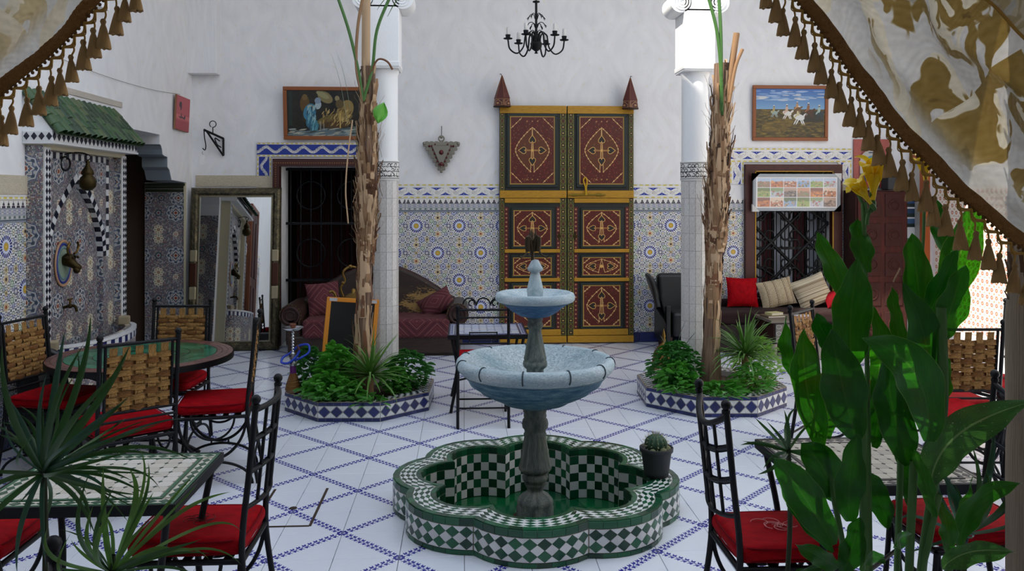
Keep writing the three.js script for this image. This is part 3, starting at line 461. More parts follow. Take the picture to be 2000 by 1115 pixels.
// ---------------------------------------------------------------- tiled wall fountain on the left wall (local x runs away from the camera, z out of the wall)
{
  const f = thing('wall_fountain', 'tall tiled wall fountain under a little green tile roof on the left wall', 'fountain', [WX, 0, -6.675], PI / 2);
  const dk = std('#ffffff', .3, { map: T.zellijDark.clone() }); dk.map.repeat.set(1 / .36, 1 / .46); dk.map.needsUpdate = true;
  const R = (x0, x1, y0, y1) => [[x0, y0], [x1, y0], [x1, y1], [x0, y1]];
  const arch = (s) => Array.from({ length: 17 }, (_, i) => { const t = i / 16, a = (1 - t) * (1 - t), b = 2 * t * (1 - t), c = t * t; return [-.05 + s * (a * .45 + b * .46), a * 1.17 + b * 1.5 + c * 1.79]; });
  const archHole = [[-.5, .45], [.4, .45], ...arch(1), ...arch(-1).reverse().slice(1)];
  part(f, 'body', extrude(R(-.705, .705, 0, 2.03), .118, [R(-.615, .615, .4, 1.985)]), M.beige);
  part(f, 'back_panel', box(1.25, 1.6, .012, 0, 1.19, .006), dk); { const uv = f.children[1].geometry.attributes.uv; for (let i = 0; i < uv.count; i++) uv.setXY(i, uv.getX(i) * 1.25, uv.getY(i) * 1.6); }
  part(f, 'arch_panel', extrude(R(-.615, .615, .4, 1.985), .05, [archHole]).translate(0, 0, .012), dk);
  for (const s of [1, -1]) {                                           // chequered arch band and its reveal
    const p = arch(s), N = 16;
    for (let i = 0; i < N; i++) {
      const [x0, y0] = p[i], [x1, y1] = p[i + 1], l = Math.hypot(x1 - x0, y1 - y0), nx = s * (y1 - y0) / l * .052, ny = -s * (x1 - x0) / l * .052;
      let q = [[x0, y0, .062], [x0 + nx, y0 + ny, .062], [x1 + nx, y1 + ny, .062], [x1, y1, .062]]; if (s < 0) q = q.reverse();
      part(f, 'arch_tile', piece(q, V(0, 0, 1)), i % 2 ? M.whiteTile : M.blackTile);
      const n = V(-nx, -ny, 0).normalize(); let k = [[x0, y0, .012], [x0, y0, .06], [x1, y1, .06], [x1, y1, .012]]; if (s < 0) k = k.reverse();
      part(f, 'reveal_tile', piece(k, n), i % 2 ? M.blackTile : M.whiteTile2);
    }
  }
  const sq = tileGeo(.048, .048, .004, .001), sqs = [];
  for (let i = 0; i < 21; i++) part(f, 'square_tile', sq, i % 2 ? M.blackTile : M.whiteTile2, [-.58 + i * .05, 1.955, .062]);
  for (let i = 0; i < 16; i++) part(f, 'square_tile', sq, i % 2 ? M.blackTile : M.whiteTile, [.475, 1.19 + i * .05, .062]);
  for (const x of [-.66, .66]) {                                        // the two pilaster strips with small lozenges
    part(f, 'pilaster', rbox(.082, 1.5, .016, .003, x, 1.25, .122), M.whiteTile);
    const d = []; for (let i = 0; i < 28; i++) for (const k of [-.019, .019]) { const y = .53 + i * .053; d.push(piece([[x + k - .017, y, .13], [x + k, y - .025, .13], [x + k + .017, y, .13], [x + k, y + .025, .13]], V(0, 0, 1), .0025, .0005)); }
    part(f, 'lozenge_tiles', merge(d), M.blackTile).userData.kind = 'stuff';
  }
  part(f, 'inner_panel', tileGeo(.07, 1.58, .004, .001, [0, 0, .07 / .36, 1.58 / .46]), M.zellijDark, [.616, 1.19, .082], [0, -PI / 2, 0]);
  part(f, 'end_panel', tileGeo(.118, 2.0, .006, .001, [0, 0, .118 / .36, 2 / .46]), M.zellijDark, [-.705, 1.01, .06], [0, -PI / 2, 0]);
  part(f, 'cornice', merge([rbox(1.5, .075, .2, .006, 0, 2.068, .1), rbox(1.5, .018, .215, .006, 0, 2.026, .105)]), M.whiteTile);
  for (let i = 0; i < 22; i++) { const x = -.72 + i * .0686, c = [[x - .026, 2.07, .2], [x, 2.04, .2], [x + .026, 2.07, .2], [x, 2.1, .2]]; part(f, 'diamond_tile', piece(c, V(0, 0, 1)), M.blackTile); }
  for (let i = 0; i < 4; i++) { const z = .03 + i * .05, c = [[-.75, 2.07, z - .021], [-.75, 2.042, z], [-.75, 2.07, z + .021], [-.75, 2.098, z]]; part(f, 'diamond_tile', piece(c, V(-1, 0, 0)), M.blackTile); }
  part(f, 'gable', extrude([[0, 2.1], [.2, 2.1], [0, 2.37]], 1.46).rotateY(-PI / 2).translate(.73, 0, 0).scale(1, 1, 1), M.whitewash);
  const slope = Math.hypot(.25, .28), rr = rngOf(8), tileRoof = new THREE.CylinderGeometry(.037, .05, .098, 9, 1, true, -PI / 2, PI), shades = ['#2a4a20', '#1f3a1c', '#38522a', '#24381c', '#4a5630'].map((c) => std(c, .4, { bumpMap: T.glazeBump, bumpScale: .003, side: THREE.DoubleSide }));
  for (let i = 0; i < 16; i++) for (let j = 0; j < 5; j++) {
    const t = (j + .5) / 5, m = part(f, 'roof_tile', tileRoof, shades[(rr() * 5) | 0], [-.71 + i * .0947 + between(-.004, .004, rr), 2.1 + .275 * t + between(0, .004, rr), .235 - .235 * t]);
    m.rotation.set(-.60 + between(-.05, .05, rr), 0, between(-.03, .03, rr));
  }
  part(f, 'roof_bed', box(1.5, .012, slope, 0, 2.228, .118, .86, 0, 0), shades[3]);
  // bow-fronted basin
  const bow = (k, n = 28) => Array.from({ length: n + 1 }, (_, i) => { const a = PI - i * PI / n; return [.07 + (.6 - k) * Math.cos(a), .1 + (.26 - k) * Math.sin(a)]; });
  const bowl = extrude([[-.53, 0], ...bow(0), [.67, 0]], .58, [[[-.45, .02], ...bow(.085).map(([x, z]) => [x, Math.max(.03, z)]), [.59, .02]]]).rotateX(PI / 2).translate(0, .58, 0);
  part(f, 'basin', bowl, dk);
  part(f, 'rim', extrude([[-.53, .1], ...bow(-.008), [.67, .1], ...bow(.035).reverse()], .02).rotateX(PI / 2).translate(0, .6, 0), M.whiteTile);
  part(f, 'rim_inlay', extrude([[-.5, .1], ...bow(.038), [.64, .1], ...bow(.085).reverse()], .012).rotateX(PI / 2).translate(0, .592, 0), dk);
  part(f, 'water', extrude([[-.45, .02], ...bow(.085).map(([x, z]) => [x, Math.max(.03, z)]), [.59, .02]], .02).rotateX(PI / 2).translate(0, .5, 0), std('#1d2a28', .06));
  const bp = bow(-.002, 34);
  for (let i = 0; i < 34; i++) { const [x0, z0] = bp[i], [x1, z1] = bp[i + 1], n = V(-(z1 - z0), 0, x1 - x0).normalize(); if (n.z < -.2) continue; part(f, 'rim_tile', piece([[x0, .525, z0], [x1, .525, z1], [x1, .575, z1], [x0, .575, z0]], n), i % 2 ? M.navy : M.whiteTile); }
  for (const [x, z] of [[-.62, .16], [.62, .17]]) part(f, 'stone_block', rbox(.1, .07, .09, .012, x - .02, .62, z - .02, 0, .3, 0), std('#b9a887', .9, { bumpMap: T.rough, bumpScale: .01 }));
  // oval plate with a bull's head spout
  const plate = part(f, 'spout_plate', merge([lathe([[.001, .004], [.04, .008], [.128, .004], [.13, 0]], 36).rotateX(PI / 2).scale(1, 1.3, 1)]), std('#8fa08a', .35));
  plate.position.set(-.2, 1.16, .018);
  for (const [r, c] of [[.128, '#b98e6a'], [.11, '#202a80'], [.09, '#5f7f86']]) part(f, 'plate_ring', new THREE.TorusGeometry(r, .008, 6, 40).scale(1, 1.3, 1), std(c, .35), [-.2, 1.16, .022]);
  const bull = new THREE.Group(); bull.name = 'bull_head_spout'; bull.position.set(-.19, 1.16, .02); bull.scale.setScalar(.85); f.add(bull);
  part(bull, 'head', merge([lathe([[.001, -.09], [.026, -.085], [.034, -.06], [.032, -.03], [.05, .02], [.062, .05], [.05, .085], [.001, .1]], 18).rotateX(-.9).translate(0, .0, .07), ball(.03, -.012, -.06, .115), ball(.012, .045, .05, .1), ball(.012, -.045, .05, .1)]), M.brassDark);
  for (const s of [-1, 1]) part(bull, 'horn', tube([[s * .04, .08, .07], [s * .085, .1, .075], [s * .1, .15, .08], [s * .075, .18, .085]], .011, 14, 6), M.brass);
  for (const s of [-1, 1]) part(bull, 'ear', new THREE.ConeGeometry(.02, .07, 8).rotateZ(s * -1.4).translate(s * .09, .055, .06), M.brassDark);
  const tap = new THREE.Group(); tap.name = 'tap'; tap.position.set(-.2, .83, .02); f.add(tap);
  part(tap, 'spout', merge([tube([[0, 0, 0], [0, .012, .05], [0, .01, .085], [0, -.03, .1]], .011, 12, 7), ball(.018, 0, .012, .05)]), M.brassDark); part(tap, 'handle', merge([rod([0, .015, .05], [0, .06, .05], .007), rod([-.03, .062, .05], [.03, .062, .05], .008)]), M.brass);
}
{ // brass lantern hung in front of the arch from an iron ring
  const l = thing('hanging_lantern', 'small brass lantern hanging at the point of the wall fountain\'s arch', 'lantern', [WX + .2, 1.7, -6.47], 0);
  part(l, 'body', lathe([[.001, .0], [.03, .004], [.055, .03], [.062, .07], [.05, .1], [.034, .115], [.045, .125], [.04, .15], [.02, .18], [.012, .205], [.018, .215], [.001, .235]], 22), M.brassDark);
  part(l, 'ring', new THREE.TorusGeometry(.02, .004, 6, 18), M.iron, [0, .25, 0]);
  part(l, 'hook', tube([[-.185, .24, .1], [-.1, .28, .05], [-.03, .28, 0], [0, .268, 0]], .006, 16, 6), M.iron);
  part(l, 'wall_ring', new THREE.TorusGeometry(.05, .008, 7, 24).scale(.75, 1, 1), M.iron, [-.12, .2, .09], [0, PI / 3, 0]);
}
{ // poster on the left wall
  const t = canvasTex(256, 384, (g, w, h) => { g.fillStyle = '#b54d52'; g.fillRect(0, 0, w, h); g.fillStyle = '#c96a66'; g.fillRect(0, h * .55, w, h * .12); g.fillStyle = '#a33d46'; g.fillRect(0, h * .72, w, h * .28); g.fillStyle = '#3a2228'; for (const [x, y, a, b] of [[70, 95, 26, 34], [84, 130, 12, 30], [90, 225, 10, 34], [120, 238, 34, 10], [160, 230, 14, 26], [66, 240, 22, 8]]) { g.beginPath(); g.ellipse(x, y, a, b, .2, 0, 2 * PI); g.fill(); } });
  const p = thing('poster', 'narrow red poster with dark figures leaning out from the white left wall', 'poster', [WX, 2.53, -9.1], PI / 2);
  part(p, 'panel', rbox(.42, .36, .02, .003, 0, 0, .03, .04, 0, -.02), std('#8a5f40', .7));
  part(p, 'print', tileGeo(.41, .352, .003, .0005), std('#ffffff', .5, { map: t }), [0, 0, .04], [.04, 0, -.02]);
}
{ // wooden shutters further along the left wall: seen only in the leaning mirror
  const s = thing('wooden_shutter', 'tall orange-brown wooden shutter on the left wall, reflected in the leaning mirror', 'shutter', [WX, 0, -4.75], PI / 2);
  for (const k of [-1, 1]) part(s, 'leaf', merge([rbox(.3, 2.3, .04, .006, k * .16, 1.2, .05), rbox(.2, .9, .02, .006, k * .16, 1.75, .075), rbox(.2, .9, .02, .006, k * .16, .7, .075)]), std('#8a4a1c', .5, { map: T.wood }));
  part(s, 'frame', merge([rbox(.06, 2.39, .08, .006, -.35, 1.195, .04), rbox(.06, 2.39, .08, .006, .35, 1.195, .04), rbox(.76, .06, .08, .006, 0, 2.42, .04)]), M.wood);
}

// ---------------------------------------------------------------- painted double door
{
  const W = .762, H = 2.67;
  const gold = '#d9a95c', heart = (g, x, y, s, a) => { g.save(); g.translate(x, y); g.rotate(a); g.beginPath(); g.moveTo(0, -s * 1.35); g.bezierCurveTo(s * .5, -s * .5, s * 1.05, -s * .2, s * .8, s * .35); g.bezierCurveTo(s * .6, s * .75, s * .15, s * .7, 0, s * .3); g.bezierCurveTo(-s * .15, s * .7, -s * .6, s * .75, -s * .8, s * .35); g.bezierCurveTo(-s * 1.05, -s * .2, -s * .5, -s * .5, 0, -s * 1.35); g.fillStyle = '#231f14'; g.fill(); g.strokeStyle = gold; g.lineWidth = s * .16; g.stroke(); g.restore(); };
  const speck = (g, w, h, n, r) => { for (let i = 0; i < n; i++) { g.fillStyle = ['#7d4a22', '#3b2a18', '#8d2c20', '#5b3a1c', '#94662f', '#2a3322'][(r() * 6) | 0]; const x = r() * w, y = r() * h, s = 1.5 + r() * 4.5; star(g, x, y, s * 1.6, 4, .5, g.fillStyle, r() * 3); } };
  const cross = (g, x, y, ux, uy, s) => { g.strokeStyle = gold; g.lineWidth = s * .09; for (const d of [-.12, .12]) { g.beginPath(); g.moveTo(x - ux, y + d * s); g.lineTo(x + ux, y + d * s); g.moveTo(x + d * s, y - uy); g.lineTo(x + d * s, y + uy); g.stroke(); } star(g, x, y, s * .4, 8, .6, gold); heart(g, x, y - uy, s, 0); heart(g, x, y + uy, s, PI); heart(g, x - ux, y, s, -PI / 2); heart(g, x + ux, y, s, PI / 2); };
  const lace = (g, pts, close) => { g.strokeStyle = '#ddb674'; g.lineWidth = 6; g.beginPath(); pts.forEach(([x, y], i) => i ? g.lineTo(x, y) : g.moveTo(x, y)); if (close) g.closePath(); g.stroke(); pts.forEach(([x, y], i) => { if (i % 2) disc(g, x, y, 8.5, '#d8b072'); }); };
  const oval = (cx, cy, a, b, n) => Array.from({ length: n }, (_, i) => { const k = i / n * 4, s = k < 2 ? 1 : -1, e = k < 2 ? 1 - k : k - 3; return [cx + s * a * (1 - Math.pow(Math.abs(e), 1.55)), cy + s * b * -e]; });
  const panelTex = (w, h, big) => canvasTex(w, h, (g) => {
    const r = rngOf(w + h); g.fillStyle = '#561406'; g.fillRect(0, 0, w, h); speck(g, w, h, big ? 900 : 260, r);
    if (big) { for (const x of [.38, .5, .62]) for (const y of [.07, .93]) disc(g, x * w, y * h, 8, '#b98a54'); const o = oval(w / 2, h / 2, w * .38, h * .34, 56); g.fillStyle = '#5e2d0c'; g.beginPath(); o.forEach(([x, y]) => g.lineTo(x, y)); g.fill(); g.save(); g.clip(); speck(g, w, h, 500, r); g.restore(); lace(g, o, true); cross(g, w / 2, h / 2, w * .2, h * .15, 44); }
    else if (h > w * .8) { const o = oval(w / 2, h / 2, w * .4, h * .44, 34); lace(g, o, true); cross(g, w / 2, h / 2, w * .23, h * .24, 40); }
    else { const o = oval(w / 2, h / 2, w * .42, h * .4, 30); lace(g, o, true); heart(g, w * .28, h / 2, 44, -PI / 2); heart(g, w * .72, h / 2, 44, PI / 2); star(g, w / 2, h / 2, 30, 8, .5, gold); }
    for (const [sx, sy] of [[0, 0], [1, 0], [1, 1], [0, 1]]) { const c = big ? .22 : .16; lace(g, Array.from({ length: 7 }, (_, i) => { const t = i / 6; return [sx * w + (sx ? -1 : 1) * w * (c * (1 - t) * 1.1 + .02), sy * h + (sy ? -1 : 1) * (h * .02 + w * c * t * 1.05)]; }), false); }
    g.strokeStyle = '#c9a066'; g.lineWidth = 6; g.strokeRect(5, 5, w - 10, h - 10);
  });
  const stripTex = canvasTex(64, 512, (g, w, h) => { g.fillStyle = '#3b3812'; g.fillRect(0, 0, w, h); g.strokeStyle = '#7f7a2c'; g.lineWidth = 4; g.strokeRect(4, -10, w - 8, h + 20); for (let i = 0; i < 5; i++) { const y = (i + .5) * h / 5; if (i % 2) { g.beginPath(); g.moveTo(w / 2, y - 48); g.lineTo(w - 10, y); g.lineTo(w / 2, y + 48); g.lineTo(10, y); g.closePath(); g.fillStyle = '#4a2010'; g.fill(); g.stroke(); } else { disc(g, w / 2, y, 25, '#2a1a0c'); disc(g, w / 2, y, 10, '#caa45c'); g.strokeRect(8, y - 40, w - 16, 80); } } });
  const redStrip = canvasTex(64, 256, (g, w, h) => { g.fillStyle = '#561010'; g.fillRect(0, 0, w, h); for (let i = 0; i < 4; i++) { star(g, w / 2, (i + .5) * h / 4, 17, 4, .55, '#b9885a'); } g.fillStyle = '#2e1c10'; g.fillRect(0, 0, 6, h); g.fillRect(w - 6, 0, 6, h); });
  const mBig = std('#ffffff', .4, { map: panelTex(512, 766, true) }), mMid = std('#ffffff', .4, { map: panelTex(384, 452, false) }), mLow = std('#ffffff', .4, { map: panelTex(440, 230, false) });
  const mStrip = std('#ffffff', .45, { map: stripTex }), mRed = std('#ffffff', .45, { map: redStrip }), mTrim = std('#a8862c', .45), mSlate = std('#19241f', .45);
  const strip = (w, h, per) => tileGeo(w, h, .006, .002, [0, 0, 1, h / per]);
  const framed = (leaf, x, y, w, h, m, bw) => {                          // raised field with a dark moulding round it
    const p = part(leaf, 'panel', tileGeo(w, h, .012, .004), m, [x, y, .028]);
    part(p, 'panel_moulding', merge([rbox(w + 2 * bw, bw, .03, .006, 0, h / 2 + bw / 2, .002), rbox(w + 2 * bw, bw, .03, .006, 0, -h / 2 - bw / 2, .002), rbox(bw, h, .03, .006, -w / 2 - bw / 2, 0, .002), rbox(bw, h, .03, .006, w / 2 + bw / 2, 0, .002)]), mSlate);
    part(p, 'panel_bead', merge([box(w + .012, .006, .01, 0, h / 2, .014), box(w + .012, .006, .01, 0, -h / 2, .014), box(.006, h, .01, -w / 2, 0, .014), box(.006, h, .01, w / 2, 0, .014)]), mTrim);
    return p;
  };
  const makeLeaf = (label, x, s) => {                                    // s = +1: hinge on the right
    const d = thing('painted_door_leaf', label, 'door', [x, .012, BACK + .03], 0, 'painted double door leaves');
    part(d, 'board', rbox(W - .006, H, .05, .004, 0, H / 2, 0), M.doorDark);
    part(d, 'top_rail', rbox(W - .01, .088, .02, .004, 0, H - .046, .034), M.yellow); part(d, 'lock_rail', rbox(W - .01, .085, .024, .004, 0, 1.672, .034), M.yellow);
    part(d, 'kick_board', rbox(W - .01, .075, .03, .006, 0, .04, .036), M.yellow); part(d, 'bottom_rail', rbox(W - .14, .07, .022, .004, s * -.0, .118, .034), M.yellow);
    for (const k of [-1, 1]) { const w = k * s > 0 ? .048 : .07; part(d, 'painted_stile', strip(w, .9, .34), mStrip, [k * (W / 2 - w / 2 - .008), 2.165, .026]); part(d, 'painted_stile', strip(w, 1.54, .34), mStrip, [k * (W / 2 - w / 2 - .008), .85, .026]); }
    framed(d, s * .01, 2.165, .5, .76, mBig, .036);
    for (const [y, h] of [[1.29, .42], [.86, .23], [.415, .46]]) for (const k of [-1, 1]) part(d, 'red_stile', strip(.05, h + .06, .19), mRed, [s * .01 + k * .292, y, .026]);
    framed(d, s * .01, 1.29, .42, .4, mMid, .03); framed(d, s * .01, .86, .43, .2, mLow, .024); framed(d, s * .01, .415, .42, .46, mMid, .03);
    for (const y of [1.6, 1.035, .71]) part(d, 'cross_rail', rbox(W - .14, y > 1.5 ? .05 : .04, .024, .004, s * .01, y, .036), M.yellow);
    part(d, 'handle_plate', extrude(Array.from({ length: 16 }, (_, i) => { const a = i / 16 * 2 * PI, r = .026 + .01 * Math.cos(4 * a); return [r * .7 * Math.cos(a), r * 1.4 * Math.sin(a)]; }), .006, [], .001), M.brassDark, [-s * .29, 1.2, .034]);
    return d;
  };
  makeLeaf('left leaf of the gold and dark red painted double door', .779, -1);
  const r = makeLeaf('right leaf of the painted double door, with the bolt and yellow cord', 1.543, 1);
  part(r, 'bolt', merge([rod([-.372, 1.665, .062], [.05, 1.665, .062], .009), rbox(.06, .035, .02, .004, -.3, 1.665, .05), rbox(.06, .035, .02, .004, -.02, 1.665, .05)]), std('#8a7420', .45, { metalness: .5 }));
  part(r, 'cord', tube([[-.175, 1.66, .075], [-.18, 1.75, .07], [-.2, 1.83, .062], [-.178, 1.862, .06], [-.16, 1.82, .065], [-.17, 1.74, .072], [-.165, 1.665, .078]], .008, 40, 6), std('#c79a12', .7));
}
// pointed wall lamps over the door corners
{
  const m = std('#541b12', .45), b = std('#ffffff', .5, { map: canvasTex(256, 64, (g, w, h) => { g.fillStyle = '#4a1a10'; g.fillRect(0, 0, w, h); for (let i = 0; i < 4; i++) { const x = (i + .5) * 64; g.strokeStyle = '#b58a58'; g.lineWidth = 3; g.strokeRect(x - 28, 5, 56, 54); g.beginPath(); g.moveTo(x - 20, 58); g.lineTo(x - 20, 34); g.lineTo(x, 12); g.lineTo(x + 20, 34); g.lineTo(x + 20, 58); g.stroke(); star(g, x, 40, 10, 6, .5, '#b58a58'); } }) });
  const make = (label, x, y, turn) => {
    const l = thing('painted_wall_lamp', label, 'lamp', [x, y, BACK + .13], turn, 'pointed painted wall lamps over the door');
    const bg = new THREE.CylinderGeometry(.088, .1, .085, 6, 1).translate(0, .043, 0), cg = new THREE.ConeGeometry(.092, .265, 6, 1).translate(0, .218, 0);
    part(l, 'band', bg.toNonIndexed(), b); l.children[0].geometry.computeVertexNormals(); part(l, 'spire', cg.toNonIndexed(), m); l.children[1].geometry.computeVertexNormals();
    part(l, 'edge_lines', merge(Array.from({ length: 6 }, (_, i) => { const a = i * PI / 3; return rod([.09 * Math.sin(a), .09, .09 * Math.cos(a)], [.004 * Math.sin(a), .345, .004 * Math.cos(a)], .003, 5); })), std('#7c4a20', .5));
    part(l, 'foot', new THREE.CylinderGeometry(.104, .1, .012, 6).translate(0, .0, 0), M.darkWood); part(l, 'hook', tube([[0, .34, 0], [0, .37, -.05], [.01, .38, -.13]], .004, 10, 5), M.iron);
  };
  make('pointed dark red wall lamp over the left corner of the painted door', .425, 2.66, .2);
  make('pointed dark red wall lamp over the right corner of the painted door', 1.868, 2.645, -.25);
}
// pierced silver sconce
{
  const s = thing('wall_sconce', 'triangular silver sconce with red stones beside the white left column', 'sconce', [-.25, 2.12, BACK], 0);
  const out = []; const edge = (x0, y0, x1, y1, n, r) => { for (let i = 0; i < n; i++) for (let k = 0; k < 5; k++) { const t = (i + k / 5) / n, b = r * Math.sin(k / 5 * PI), dx = x1 - x0, dy = y1 - y0, l = Math.hypot(dx, dy); out.push([x0 + dx * t + dy / l * b, y0 + dy * t - dx / l * b]); } };
  edge(0, -.17, .16, .1, 6, .03); edge(.16, .1, .19, .14, 1, .03); edge(.19, .14, -.19, .14, 7, .012); edge(-.19, .14, -.16, .1, 1, .03); edge(-.16, .1, 0, -.17, 6, .03);
  part(s, 'plate', extrude(out, .02, [], .004).translate(0, 0, .05), M.silver);
  part(s, 'centre_boss', extrude([[-.1, .1], [.1, .1], [0, -.13]].reverse(), .025, [], .012).translate(0, 0, .075), M.silver);
  part(s, 'crown', merge([new THREE.TorusGeometry(.03, .008, 6, 18).translate(0, .185, .06), ball(.016, 0, .2, .06), ball(.02, .19, .13, .07), ball(.02, -.19, .13, .07), ball(.016, 0, -.185, .065)]), M.silver);
  const stones = [[0, .03, .027], [0, -.1, .022]].map(([x, y, r]) => ball(r, x, y, .112, 10)); for (const k of [-1, 1]) for (let i = 0; i < 6; i++) stones.push(ball(.013, k * (.105 - i * .016), .1 - i * .042, .1, 8)); for (const k of [-1, 1]) stones.push(ball(.013, k * .135, .1, .08, 8), ball(.01, k * .07, .12, .08, 8));
  part(s, 'stones', merge(stones), std('#5a0c12', .2)); part(s, 'hanger', tube([[0, .21, .06], [0, .27, .03], [0, .33, .012]], .004, 10, 5), M.iron); part(s, 'back', box(.12, .12, .05, 0, .02, .025), M.brassDark);
}
// iron bracket in the corner with a small hanging glass
{
  const b = thing('iron_bracket', 'black iron wall bracket with a scroll top in the far left corner', 'bracket', [-2.655, 2.3, BACK], 0);
  part(b, 'frame', merge([rod([0, .0, .02], [0, -.19, .02], .012), rod([0, -.19, .02], [-.13, .07, .2], .011), rod([0, 0, .02], [-.15, .08, .22], .013), tube([[-.03, -.03, .05], [-.07, .0, .1], [-.05, -.07, .08], [-.02, -.1, .04]], .007, 16, 5)]), M.iron);
  part(b, 'scroll', merge([tube(arcPts(-.085, .15, .035, -1.6, 4.2, 22, (x, y) => [x, y, .12]), .005, 36, 6), rod([-.085, .05, .12], [-.085, .12, .12], .006)]), M.iron);
  part(b, 'hook', tube([[-.15, .075, .22], [-.145, .0, .22], [-.13, -.1, .22], [-.14, -.14, .22], [-.165, -.12, .22]], .006, 24, 6), M.iron);
  const g = thing('glass_jar', 'small clear glass jar hanging under the black iron bracket', 'jar', [-2.815, 1.995, BACK + .22], 0); part(g, 'jar', lathe([[.001, 0], [.03, .002], [.036, .02], [.036, .08], [.026, .1], [.026, .115]], 18), phys({ color: '#ffffff', roughness: .05, transmission: .9, thickness: 0 })); part(g, 'wire', tube([[0, .115, 0], [-.01, .14, 0], [-.005, .15, 0]], .002, 8, 4), M.iron);
}
